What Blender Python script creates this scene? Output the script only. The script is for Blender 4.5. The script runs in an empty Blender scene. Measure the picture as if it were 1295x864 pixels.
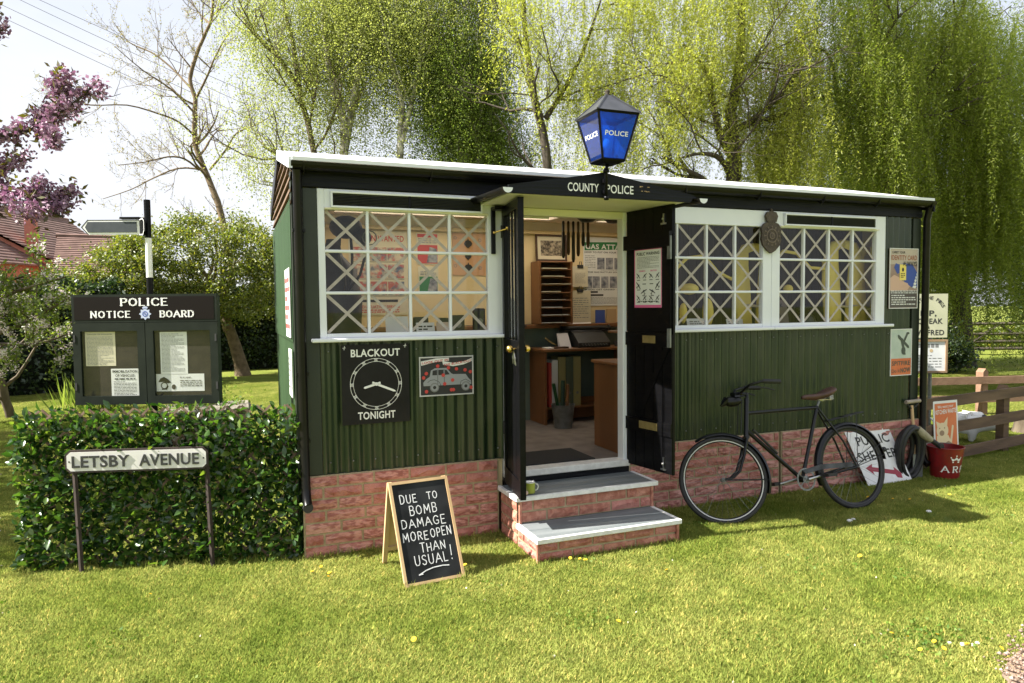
import bpy, math, random
import numpy as np
from mathutils import Matrix, Vector
R = math.radians
random.seed(7)
C = bpy.context.scene.collection
S = bpy.context.scene

# ------------------------------------------------------------------ camera
cam = bpy.data.cameras.new("camera")
cam.sensor_width = 36.0
cam.lens = 883.47 / 1295 * 36.0
cam.clip_start = 0.05
cam.clip_end = 600
cam_o = bpy.data.objects.new("camera", cam)
C.objects.link(cam_o)
S.camera = cam_o
pitch, roll, yaw = .05114, -.010366, .3759
fw = Vector((math.sin(yaw) * math.cos(pitch), math.cos(yaw) * math.cos(pitch), -math.sin(pitch)))
rt = Vector((math.cos(yaw), -math.sin(yaw), 0))
up = rt.cross(fw)
rt2 = math.cos(roll) * rt + math.sin(roll) * up
up2 = -math.sin(roll) * rt + math.cos(roll) * up
cam_o.matrix_world = Matrix(((rt2.x, up2.x, -fw.x, -.3861), (rt2.y, up2.y, -fw.y, -4.8769), (rt2.z, up2.z, -fw.z, 1.7), (0, 0, 0, 1)))

# ------------------------------------------------------------------ sky, sun, exposure
SUN_DIR = Vector((-1.0, .13, 1.0)).normalized()      # towards the sun
W = bpy.data.worlds.new("World")
S.world = W
W.use_nodes = True
nt = W.node_tree
nt.nodes.clear()
out = nt.nodes.new("ShaderNodeOutputWorld")
bg = nt.nodes.new("ShaderNodeBackground")
sky = nt.nodes.new("ShaderNodeTexSky")
sky.sky_type = 'NISHITA'
sky.sun_disc = False
sky.sun_elevation = math.asin(SUN_DIR.z)
sky.sun_rotation = math.atan2(SUN_DIR.x, SUN_DIR.y)
sky.air_density = 1.0
sky.dust_density = 2.5
sky.ozone_density = 1.0
bg.inputs['Strength'].default_value = .068
tc = nt.nodes.new("ShaderNodeTexCoord")
mp = nt.nodes.new("ShaderNodeMapping")
mp.inputs['Scale'].default_value = (1, 1, 3.2)
ns = nt.nodes.new("ShaderNodeTexNoise")
ns.inputs['Scale'].default_value = 1.7
ns.inputs['Detail'].default_value = 7
ns.inputs['Roughness'].default_value = .55
cr = nt.nodes.new("ShaderNodeValToRGB")
cr.color_ramp.elements[0].position = .36
cr.color_ramp.elements[0].color = (.58, .58, .58, 1)
cr.color_ramp.elements[1].position = .62
cr.color_ramp.elements[1].color = (.92, .92, .92, 1)
mx = nt.nodes.new("ShaderNodeMixRGB")
mx.inputs['Color2'].default_value = (4.75, 4.85, 5.15, 1)
nt.links.new(tc.outputs['Generated'], mp.inputs['Vector'])
nt.links.new(mp.outputs['Vector'], ns.inputs['Vector'])
nt.links.new(ns.outputs['Fac'], cr.inputs['Fac'])
nt.links.new(cr.outputs['Color'], mx.inputs['Fac'])
nt.links.new(sky.outputs['Color'], mx.inputs['Color1'])
nt.links.new(mx.outputs['Color'], bg.inputs['Color'])
nt.links.new(bg.outputs['Background'], out.inputs['Surface'])
sl = bpy.data.lights.new("sun", 'SUN')
sl.energy = 5.0
sl.angle = R(.53)
sl.color = (1, .945, .86)
so = bpy.data.objects.new("sun", sl)
C.objects.link(so)
so.rotation_euler = SUN_DIR.to_track_quat('Z', 'Y').to_euler()
S.view_settings.view_transform = 'Standard'
S.view_settings.look = 'None'
S.view_settings.exposure = 1.68
S.view_settings.gamma = 1
S.cycles.max_bounces = 8
S.cycles.transparent_max_bounces = 16
S.cycles.use_denoising = True

# ------------------------------------------------------------------ helpers: materials
def lin(c):
    return tuple((v / 12.92 if v <= .04045 else ((v + .055) / 1.055) ** 2.4) for v in c)

def pm(name, c1, c2=None, scale=8, rough=.6, bump=0, bscale=60, metal=0, spec=.5, detail=5, coat=0, stretch=(1, 1, 1), lo=.35, hi=.65, c3=None, s3=2, w3=.4):
    m = bpy.data.materials.new(name)
    m.use_nodes = True
    t = m.node_tree
    b = t.nodes['Principled BSDF']
    b.inputs['Roughness'].default_value = rough
    b.inputs['Metallic'].default_value = metal
    b.inputs['Specular IOR Level'].default_value = spec
    b.inputs['Coat Weight'].default_value = coat
    tcn = t.nodes.new("ShaderNodeTexCoord")
    mpn = t.nodes.new("ShaderNodeMapping")
    mpn.inputs['Scale'].default_value = stretch
    geo = t.nodes.new("ShaderNodeNewGeometry")
    t.links.new(geo.outputs['Position'], mpn.inputs['Vector'])
    if c2 is None:
        b.inputs['Base Color'].default_value = (*c1, 1)
    else:
        n = t.nodes.new("ShaderNodeTexNoise")
        n.inputs['Scale'].default_value = scale
        n.inputs['Detail'].default_value = detail
        t.links.new(mpn.outputs['Vector'], n.inputs['Vector'])
        r = t.nodes.new("ShaderNodeValToRGB")
        r.color_ramp.elements[0].position = lo
        r.color_ramp.elements[1].position = hi
        r.color_ramp.elements[0].color = (*c1, 1)
        r.color_ramp.elements[1].color = (*c2, 1)
        t.links.new(n.outputs['Fac'], r.inputs['Fac'])
        last = r.outputs['Color']
        if c3 is not None:
            n3 = t.nodes.new("ShaderNodeTexNoise")
            n3.inputs['Scale'].default_value = s3
            n3.inputs['Detail'].default_value = 4
            t.links.new(mpn.outputs['Vector'], n3.inputs['Vector'])
            r3 = t.nodes.new("ShaderNodeValToRGB")
            r3.color_ramp.elements[0].position = .45
            r3.color_ramp.elements[1].position = .6
            r3.color_ramp.elements[1].color = (w3, w3, w3, 1)
            r3.color_ramp.elements[0].color = (0, 0, 0, 1)
            t.links.new(n3.outputs['Fac'], r3.inputs['Fac'])
            mxx = t.nodes.new("ShaderNodeMixRGB")
            mxx.inputs['Color2'].default_value = (*c3, 1)
            t.links.new(r3.outputs['Color'], mxx.inputs['Fac'])
            t.links.new(last, mxx.inputs['Color1'])
            last = mxx.outputs['Color']
        t.links.new(last, b.inputs['Base Color'])
    if bump:
        nb = t.nodes.new("ShaderNodeTexNoise")
        nb.inputs['Scale'].default_value = bscale
        nb.inputs['Detail'].default_value = 4
        t.links.new(mpn.outputs['Vector'], nb.inputs['Vector'])
        bp = t.nodes.new("ShaderNodeBump")
        bp.inputs['Strength'].default_value = bump
        bp.inputs['Distance'].default_value = .01
        t.links.new(nb.outputs['Fac'], bp.inputs['Height'])
        t.links.new(bp.outputs['Normal'], b.inputs['Normal'])
    return m

def leafmat(name, cols, trans=.45, rough=.5, gloss=.06, tcol=1.25, tint=(1.05, 1.15, .45)):
    """leaves: colour differs from leaf to leaf; light passes through them"""
    m = bpy.data.materials.new(name)
    m.use_nodes = True
    t = m.node_tree
    t.nodes.clear()
    o = t.nodes.new("ShaderNodeOutputMaterial")
    g = t.nodes.new("ShaderNodeNewGeometry")
    r = t.nodes.new("ShaderNodeValToRGB")
    el = r.color_ramp.elements
    while len(el) < len(cols):
        el.new(.5)
    for i, c in enumerate(cols):
        el[i].position = i / max(1, len(cols) - 1)
        el[i].color = (*c, 1)
    t.links.new(g.outputs['Random Per Island'], r.inputs['Fac'])
    d = t.nodes.new("ShaderNodeBsdfDiffuse")
    tr = t.nodes.new("ShaderNodeBsdfTranslucent")
    gl = t.nodes.new("ShaderNodeBsdfGlossy")
    gl.inputs['Roughness'].default_value = rough
    gl.inputs['Color'].default_value = (.9, .95, .9, 1)
    mul = t.nodes.new("ShaderNodeMixRGB")
    mul.blend_type = 'MULTIPLY'
    mul.inputs['Fac'].default_value = 1
    mul.inputs['Color2'].default_value = (tcol * tint[0], tcol * tint[1], tcol * tint[2], 1)
    t.links.new(r.outputs['Color'], mul.inputs['Color1'])
    t.links.new(r.outputs['Color'], d.inputs['Color'])
    t.links.new(mul.outputs['Color'], tr.inputs['Color'])
    m1 = t.nodes.new("ShaderNodeMixShader")
    m1.inputs['Fac'].default_value = trans
    t.links.new(d.outputs[0], m1.inputs[1])
    t.links.new(tr.outputs[0], m1.inputs[2])
    m2 = t.nodes.new("ShaderNodeMixShader")
    m2.inputs['Fac'].default_value = gloss
    t.links.new(m1.outputs[0], m2.inputs[1])
    t.links.new(gl.outputs[0], m2.inputs[2])
    t.links.new(m2.outputs[0], o.inputs['Surface'])
    return m

def glassmat(name, tint=(1, 1, 1), f0=1.45, rough=.02, gcol=1.0):
    m = bpy.data.materials.new(name)
    m.use_nodes = True
    t = m.node_tree
    t.nodes.clear()
    o = t.nodes.new("ShaderNodeOutputMaterial")
    tr = t.nodes.new("ShaderNodeBsdfTransparent")
    tr.inputs['Color'].default_value = (*tint, 1)
    gl = t.nodes.new("ShaderNodeBsdfGlossy")
    gl.inputs['Roughness'].default_value = rough
    gl.inputs['Color'].default_value = (gcol, gcol, gcol, 1)
    g_ = t.nodes.new("ShaderNodeNewGeometry")
    dt = t.nodes.new("ShaderNodeVectorMath"); dt.operation = 'DOT_PRODUCT'
    t.links.new(g_.outputs['Incoming'], dt.inputs[0]); t.links.new(g_.outputs['Normal'], dt.inputs[1])
    def mth(op, a, b=None):
        n = t.nodes.new("ShaderNodeMath"); n.operation = op
        for i, v in enumerate((a, b)):
            if v is None: continue
            if isinstance(v, (int, float)): n.inputs[i].default_value = v
            else: t.links.new(v, n.inputs[i])
        return n.outputs[0]
    r0 = ((f0 - 1) / (f0 + 1)) ** 2 * .8
    fr = mth('ADD', mth('MULTIPLY', mth('POWER', mth('SUBTRACT', 1, mth('ABSOLUTE', dt.outputs['Value'])), 5), 1 - r0), r0)
    mx_ = t.nodes.new("ShaderNodeMixShader")
    t.links.new(fr, mx_.inputs['Fac'])
    t.links.new(tr.outputs[0], mx_.inputs[1])
    t.links.new(gl.outputs[0], mx_.inputs[2])
    t.links.new(mx_.outputs[0], o.inputs['Surface'])
    return m

M = {}
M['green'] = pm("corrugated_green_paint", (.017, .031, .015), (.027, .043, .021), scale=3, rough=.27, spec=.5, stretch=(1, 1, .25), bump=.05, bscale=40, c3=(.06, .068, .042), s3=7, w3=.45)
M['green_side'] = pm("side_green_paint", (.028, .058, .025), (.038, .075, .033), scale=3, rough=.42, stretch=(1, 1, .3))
M['green_board'] = pm("green_board_paint", (.015, .022, .013), (.022, .03, .018), scale=5, rough=.5)
M['black'] = pm("black_gloss_paint", (.0025, .0025, .003), (.005, .005, .006), scale=20, rough=.36, spec=.16, bump=.12, bscale=35, stretch=(.4, .4, 3))
M['blackwood'] = pm("black_painted_timber", (.003, .0035, .005), (.007, .008, .011), scale=12, rough=.5, spec=.2, bump=.5, bscale=25, stretch=(.25, 1, 2.5))
M['gutter'] = pm("black_plastic_gutter", (.004, .004, .004), (.008, .007, .006), scale=6, rough=.3, spec=.25)
M['white'] = pm("white_gloss_paint", (.75, .77, .81), (.79, .81, .84), scale=4, rough=.4, bump=.06, bscale=20)
M['roof'] = pm("white_roof_sheet", (.78, .78, .78), (.84, .84, .84), scale=6, rough=.45)
M['cream'] = pm("cream_paint", (.74, .70, .58), (.79, .75, .64), scale=4, rough=.5)
M['mortar'] = pm("tan_mortar", (.34, .27, .165), (.43, .35, .22), scale=25, rough=.9, bump=.5, bscale=140)
M['brickA'] = pm("red_brick_face", (.42, .17, .14), (.6, .31, .26), scale=11, rough=.85, bump=.9, bscale=45, stretch=(.6, .6, 1.6), c3=(.2, .05, .04), s3=34, w3=.7)
M['brickB'] = pm("pink_brick_face", (.46, .2, .165), (.62, .34, .29), scale=9, rough=.85, bump=.9, bscale=45, stretch=(.6, .6, 1.6), c3=(.24, .06, .05), s3=30, w3=.65)
M['brickC'] = pm("dark_red_brick_face", (.34, .11, .085), (.5, .22, .18), scale=12, rough=.85, bump=.9, bscale=70, c3=(.5, .24, .2), s3=22, w3=.5)
M['sbrickA'] = pm("orange_red_brick_face", (.38, .15, .1), (.52, .25, .18), scale=11, rough=.85, bump=.6, bscale=70, c3=(.24, .07, .045), s3=30, w3=.5)
M['tread'] = pm("grey_painted_tread", (.13, .15, .155), (.19, .21, .215), scale=6, rough=.6, bump=.2, bscale=40, stretch=(.3, 2, 2))
M['ventblack'] = pm('black_vent_slats', (.018, .018, .02), (.028, .028, .03), scale=20, rough=.35)
M['whitewood'] = pm("chipped_white_timber", (.68, .68, .66), (.78, .78, .76), scale=18, rough=.6, bump=.3, bscale=40, c3=(.3, .25, .2), s3=30, w3=.14)
M['glass'] = glassmat("window_glass", (.96, .97, .96), 1.5)
M['tape'] = pm("buff_window_tape", (.38, .335, .30), (.46, .41, .37), scale=30, rough=.8)
M['brass'] = pm("brass", (.75, .52, .16), None, rough=.25, metal=1)
M['dullbrass'] = pm("dull_brass_plate", (.3, .23, .09), (.38, .3, .12), scale=30, rough=.5, metal=.6)
M['steel'] = pm("steel", (.55, .55, .55), None, rough=.3, metal=1)
M['galv'] = pm("galvanised_steel", (.16, .17, .16), (.24, .25, .24), scale=18, rough=.5, metal=.5)
M['letterwhite'] = pm("white_lettering", (.82, .82, .8), None, rough=.5)
M['signblack'] = pm("black_sign_face", (.010, .009, .0095), (.015, .014, .0145), scale=9, rough=.5, spec=.2)
M['ink'] = pm("black_ink", (.03, .03, .03), None, rough=.7)
M['greyink'] = pm("grey_ink", (.2, .2, .2), None, rough=.7)
M['paper'] = pm("white_paper", (.72, .72, .7), (.78, .78, .76), scale=5, rough=.8)
M['oldpaper'] = pm("cream_paper", (.66, .6, .44), (.72, .66, .5), scale=5, rough=.8)
M['redink'] = pm("red_ink", (.55, .06, .05), None, rough=.7)
M['pinkink'] = pm("pink_ink", (.7, .12, .3), None, rough=.7)
M['blueink'] = pm("blue_ink", (.05, .09, .35), None, rough=.7)
M['greenink'] = pm("green_ink", (.03, .2, .06), None, rough=.7)
M['orangeink'] = pm("orange_ink", (.62, .16, .06), (.66, .2, .08), scale=10, rough=.7)
M['wood'] = pm("varnished_brown_wood", (.16, .065, .022), (.26, .115, .042), scale=3, rough=.4, stretch=(1, 1, .15), detail=8)
M['woodh'] = pm("varnished_brown_boards", (.17, .07, .024), (.27, .12, .045), scale=4, rough=.4, stretch=(.15, 1, 1), detail=8)
M['darkwood'] = pm("dark_wood", (.05, .024, .012), (.085, .04, .02), scale=5, rough=.5)
M['plywood'] = pm("bare_pale_timber", (.5, .33, .16), (.62, .43, .23), scale=5, rough=.7, stretch=(1, 1, .2))
M['fence'] = pm("brown_fence_timber", (.085, .052, .032), (.16, .1, .06), scale=6, rough=.85, bump=.4, bscale=40, stretch=(.3, .3, 2))
M['fence2'] = pm("sun_tinted_fence_timber", (.2, .115, .07), (.28, .17, .11), scale=6, rough=.85, bump=.4, bscale=40)  # paler copy of the fence timber: sunlight put into the colour
M['rubber'] = pm("black_rubber", (.012, .012, .013), (.02, .02, .02), scale=20, rough=.6)
M['bikeblack'] = pm("black_bike_enamel", (.005, .0055, .007), (.008, .009, .011), scale=9, rough=.28, spec=.3, coat=.12)
M['leather'] = pm("brown_saddle_leather", (.06, .028, .02), (.09, .04, .03), scale=14, rough=.45)
M['chalkboard'] = pm("chalkboard_black", (.012, .013, .014), (.028, .03, .032), scale=5, rough=.85, spec=.15, detail=8)
M['chalk'] = pm("white_chalk", (.7, .7, .7), (.85, .85, .85), scale=60, rough=.95)
M['redpaint'] = pm("red_bucket_paint", (.19, .007, .010), (.25, .012, .014), scale=8, rough=.35, c3=(.1, .02, .02), s3=30, w3=.4)
M['inwall'] = pm("cream_interior_paint", (.72, .56, .3), (.78, .62, .36), scale=3, rough=.75)
M['ingreen'] = pm("grey_green_interior_paint", (.1, .14, .11), (.13, .17, .14), scale=3, rough=.7)
M['inceil'] = pm("pinkish_white_ceiling_paint", (.76, .66, .56), (.8, .71, .61), scale=3, rough=.75)
M['indark'] = pm("dark_brown_lining", (.035, .026, .024), (.06, .045, .04), scale=4, rough=.8, stretch=(6, 6, .5))
M['infloor'] = pm("worn_floor", (.12, .10, .09), (.18, .155, .14), scale=7, rough=.8)
M['bark'] = pm("grey_brown_bark", (.08, .06, .038), (.15, .12, .08), scale=9, rough=.95, bump=.8, bscale=30, stretch=(1, 1, .35))
M['barklight'] = pm("tan_bark", (.11, .08, .045), (.2, .145, .085), scale=9, rough=.95, bump=.6, bscale=30)
M['barkdark'] = pm("dark_bark", (.035, .028, .02), (.075, .06, .042), scale=9, rough=.95, bump=.8, bscale=30, stretch=(1, 1, .35))
M['birchbark'] = pm("white_birch_bark", (.5, .47, .4), (.62, .58, .5), scale=5, rough=.8, c3=(.08, .07, .06), s3=7, w3=.8)
M['stone'] = pm("weathered_stone", (.16, .14, .11), (.27, .25, .2), scale=14, rough=.95, bump=.8, bscale=50)
M['halftone'] = pm('printed_photograph', (.06, .07, .11), (.5, .5, .52), scale=17, rough=.7, detail=3, lo=.3, hi=.7)
M['colourprint'] = pm('printed_colour_artwork', (.08, .12, .2), (.66, .56, .42), scale=16, rough=.7, detail=4, lo=.34, hi=.6, c3=(.55, .09, .07), s3=22, w3=.85)
M['yellow'] = pm("pale_yellow_card", (.8, .62, .12), (.84, .68, .17), scale=5, rough=.7)
M['blueglass'] = glassmat("blue_lantern_glass", (.12, .42, 1.0), 1.5, gcol=.8)
t = M['blueglass'].node_tree
trn, mx2 = t.nodes.new("ShaderNodeBsdfTranslucent"), t.nodes.new("ShaderNodeMixShader")
trn.inputs['Color'].default_value = (.02, .2, .7, 1)
mx2.inputs['Fac'].default_value = .55
last = [n for n in t.nodes if n.type == 'BSDF_TRANSPARENT'][0]
tgt = [n for n in t.nodes if n.type == 'MIX_SHADER' and n is not mx2][0]
t.links.new(last.outputs[0], mx2.inputs[1]); t.links.new(trn.outputs[0], mx2.inputs[2]); t.links.new(mx2.outputs[0], tgt.inputs[1])
M['rooftile'] = pm("brown_roof_tile", (.13, .075, .06), (.2, .12, .10), scale=3, rough=.85)
M['housebrick'] = pm("pink_house_brick", (.42, .15, .11), (.5, .2, .15), scale=6, rough=.9)

# ------------------------------------------------------------------ helpers: objects
WM = {}      # world matrices of the things and parts

def tag(o, label=None, cat=None, group=None, kind=None):
    if label: o['label'] = label
    if cat: o['category'] = cat
    if group: o['group'] = group
    if kind: o['kind'] = kind
    return o

def thing(name, label, cat, loc=(0, 0, 0), rz=0, group=None, rx=0, ry=0):
    o = bpy.data.objects.new(name, None)
    o.empty_display_size = .1
    C.objects.link(o)
    o.location = loc
    o.rotation_euler = (rx, ry, rz)
    WM[o] = Matrix.LocRotScale(Vector(loc), o.rotation_euler, None)
    return tag(o, label, cat, group)

class MB:
    def __init__(s):
        s.v, s.f = [], []
    def add(s, vs, fs):
        k = len(s.v)
        s.v += [tuple(v) for v in vs]
        s.f += [tuple(i + k for i in f) for f in fs]
        return s
    def box(s, x0, x1, y0, y1, z0, z1):
        return s.add([(x, y, z) for x in (x0, x1) for y in (y0, y1) for z in (z0, z1)],
                     [(0, 1, 3, 2), (4, 6, 7, 5), (0, 4, 5, 1), (2, 3, 7, 6), (0, 2, 6, 4), (1, 5, 7, 3)])
    def bbox(s, x0, x1, y0, y1, z0, z1, b=.004):
        """box with chamfered edges"""
        b = min(b, (x1 - x0) * .45, (y1 - y0) * .45, (z1 - z0) * .45)
        vs, idx = [], {}
        X, Y, Z = (x0, x1), (y0, y1), (z0, z1)
        for i in (0, 1):
            for j in (0, 1):
                for k in (0, 1):
                    sx, sy, sz = (1 - 2 * i), (1 - 2 * j), (1 - 2 * k)
                    for a in range(3):
                        p = [X[i] + sx * b, Y[j] + sy * b, Z[k] + sz * b]
                        p[a] = (X[i], Y[j], Z[k])[a]
                        idx[i, j, k, a] = len(vs)
                        vs.append(tuple(p))
        fs = []
        g = lambda i, j, k, a: idx[i, j, k, a]
        for i in (0, 1):
            fs.append((g(i, 0, 0, 0), g(i, 1, 0, 0), g(i, 1, 1, 0), g(i, 0, 1, 0)))
            fs.append((g(0, i, 0, 1), g(1, i, 0, 1), g(1, i, 1, 1), g(0, i, 1, 1)))
            fs.append((g(0, 0, i, 2), g(1, 0, i, 2), g(1, 1, i, 2), g(0, 1, i, 2)))
        for i in (0, 1):
            for j in (0, 1):
                fs.append((g(i, j, 0, 0), g(i, j, 1, 0), g(i, j, 1, 1), g(i, j, 0, 1)))
                fs.append((g(i, 0, j, 0), g(i, 1, j, 0), g(i, 1, j, 2), g(i, 0, j, 2)))
                fs.append((g(0, i, j, 1), g(1, i, j, 1), g(1, i, j, 2), g(0, i, j, 2)))
                for k in (0, 1):
                    fs.append((g(i, j, k, 0), g(i, j, k, 1), g(i, j, k, 2)))
        return s.add(vs, fs)
    def prism(s, poly, ax, a0, a1):
        """poly in the two other axes (in xyz order), extruded along axis ax from a0 to a1"""
        n = len(poly)
        def P(p, a):
            q = list(p)
            q.insert(ax, a)
            return tuple(q)
        vs = [P(p, a0) for p in poly] + [P(p, a1) for p in poly]
        return s.add(vs, [tuple(range(n))[::-1], tuple(range(n, 2 * n))] + [(i, (i + 1) % n, n + (i + 1) % n, n + i) for i in range(n)])
    def tube(s, pts, r, n=8, cap=True, closed=False, sx=1, up=None):
        pts = [Vector(p) for p in pts]
        m = len(pts)
        rs = r if isinstance(r, (list, tuple)) else [r] * m
        k = len(s.v)
        prev = None
        for i, p in enumerate(pts):
            if closed:
                d = pts[(i + 1) % m] - pts[i - 1]
            else:
                d = pts[min(i + 1, m - 1)] - pts[max(i - 1, 0)]
            if d.length < 1e-9: d = Vector((0, 0, 1))
            d.normalize()
            if prev is None:
                a = Vector(up) if up else (Vector((0, 0, 1)) if abs(d.z) < .9 else Vector((1, 0, 0)))
                prev = a
            u = (prev - d * prev.dot(d))
            if u.length < 1e-6: u = d.orthogonal()
            u.normalize()
            w = d.cross(u)
            prev = u
            for j in range(n):
                a = 2 * math.pi * j / n
                s.v.append(tuple(p + (u * math.cos(a) * sx + w * math.sin(a)) * rs[i]))
        for i in range(m if closed else m - 1):
            i2 = (i + 1) % m
            for j in range(n):
                s.f.append((k + i * n + j, k + i2 * n + j, k + i2 * n + (j + 1) % n, k + i * n + (j + 1) % n))
        if cap and not closed:
            s.f.append(tuple(k + j for j in range(n)))
            s.f.append(tuple(k + (m - 1) * n + j for j in range(n))[::-1])
        return s
    def lathe(s, prof, n=20, c=(0, 0, 0), ax=2):
        """prof: (radius, height) pairs round axis ax through c"""
        k = len(s.v)
        for (r, h) in prof:
            for j in range(n):
                a = 2 * math.pi * j / n
                p = [r * math.cos(a), r * math.sin(a)]
                p.insert(ax, h)
                s.v.append((c[0] + p[0], c[1] + p[1], c[2] + p[2]))
        for i in range(len(prof) - 1):
            for j in range(n):
                s.f.append((k + i * n + j, k + i * n + (j + 1) % n, k + (i + 1) * n + (j + 1) % n, k + (i + 1) * n + j))
        if prof[0][0] > 1e-5: s.f.append(tuple(k + j for j in range(n))[::-1])
        if prof[-1][0] > 1e-5: s.f.append(tuple(k + (len(prof) - 1) * n + j for j in range(n)))
        return s
    def ball(s, c, r, n=10, m=7, sz=1):
        prof = [(max(1e-6, r * math.sin(math.pi * i / m)), -r * sz * math.cos(math.pi * i / m)) for i in range(m + 1)]
        return s.lathe(prof, n, c)

def mesh_of(name, mb, mat, smooth=False, mt=None):
    me = bpy.data.meshes.new(name)
    vs = mb.v if mt is None else [tuple(mt @ Vector(v)) for v in mb.v]
    me.from_pydata(vs, [], mb.f)
    me.validate()
    if mat: me.materials.append(mat)
    if smooth: me.polygons.foreach_set("use_smooth", [True] * len(me.polygons))
    me.update()
    return me

def fix_normals(me):
    import bmesh
    b = bmesh.new()
    b.from_mesh(me)
    bmesh.ops.recalc_face_normals(b, faces=b.faces)
    b.to_mesh(me)
    b.free()

def obj(name, mb, mat, parent=None, smooth=False, local=False, label=None, cat=None, group=None, kind=None, fixn=True, ang=None):
    """mb is in world coordinates unless local; the mesh is stored in the parent's frame"""
    mt = None
    if parent is not None and not local:
        mt = WM[parent].inverted()
    me = mesh_of(name, mb, mat, smooth, mt)
    if fixn and len(me.polygons) < 60000: fix_normals(me)
    if ang is not None:
        me.polygons.foreach_set("use_smooth", [True] * len(me.polygons))
        try: me.set_sharp_from_angle(angle=R(ang))
        except Exception: pass
    o = bpy.data.objects.new(name, me)
    C.objects.link(o)
    if parent is not None:
        o.parent = parent
        WM[o] = WM[parent].copy()
    else:
        if not local and cat and mb.v:      # put the origin of a one-mesh thing at its base
            lo = [min(v[i] for v in mb.v) for i in range(3)]
            hi = [max(v[i] for v in mb.v) for i in range(3)]
            org = Vector(((lo[0] + hi[0]) / 2, (lo[1] + hi[1]) / 2, lo[2]))
            me.transform(Matrix.Translation(-org))
            o.location = org
            WM[o] = Matrix.Translation(org)
        else:
            WM[o] = Matrix.Identity(4)
    return tag(o, label, cat, group, kind)

def inst(name, me, parent, loc, rot=(0, 0, 0), sc=(1, 1, 1)):
    """another object on shared mesh data; loc is in the parent's frame"""
    o = bpy.data.objects.new(name, me)
    C.objects.link(o)
    o.location = loc
    o.rotation_euler = rot
    o.scale = sc
    if parent is not None: o.parent = parent
    return o

def np_obj(name, V, F, mat, parent=None, kind=None, label=None, cat=None, smooth=False, local=False):
    """V (n,3), F (m,k) with one face size k"""
    V = np.asarray(V, np.float32)
    F = np.asarray(F, np.int32)
    if parent is not None and not local:
        A = np.array(WM[parent].inverted())
        V = V @ A[:3, :3].T.astype(np.float32) + A[:3, 3].astype(np.float32)
    me = bpy.data.meshes.new(name)
    k = F.shape[1]
    me.vertices.add(len(V))
    me.vertices.foreach_set("co", V.ravel())
    me.loops.add(F.size)
    me.loops.foreach_set("vertex_index", F.ravel())
    me.polygons.add(len(F))
    me.polygons.foreach_set("loop_start", np.arange(0, F.size, k, dtype=np.int32))
    if smooth: me.polygons.foreach_set("use_smooth", np.ones(len(F), bool))
    me.update(calc_edges=True)
    me.materials.append(mat)
    o = bpy.data.objects.new(name, me)
    C.objects.link(o)
    if parent is not None:
        o.parent = parent
        WM[o] = WM[parent].copy()
    else: WM[o] = Matrix.Identity(4)
    return tag(o, label, cat, None, kind)

# ------------------------------------------------------------------ helpers: lettering and print on a flat face
_tc = {}
def text_geo(s, bold=0.0):
    key = (s, bold)
    if key not in _tc:
        cu = bpy.data.curves.new("t", 'FONT')
        cu.body = s
        cu.size = 1
        cu.offset = bold
        cu.resolution_u = 3
        cu.space_character = 1.0 + bold * 3
        o = bpy.data.objects.new("t", cu)
        me = bpy.data.meshes.new_from_object(o)
        vs = [tuple(v.co) for v in me.vertices]
        fs = [tuple(p.vertices) for p in me.polygons]
        bpy.data.objects.remove(o)
        bpy.data.curves.remove(cu)
        bpy.data.meshes.remove(me)
        _tc[key] = (vs, fs)
    return _tc[key]

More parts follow.
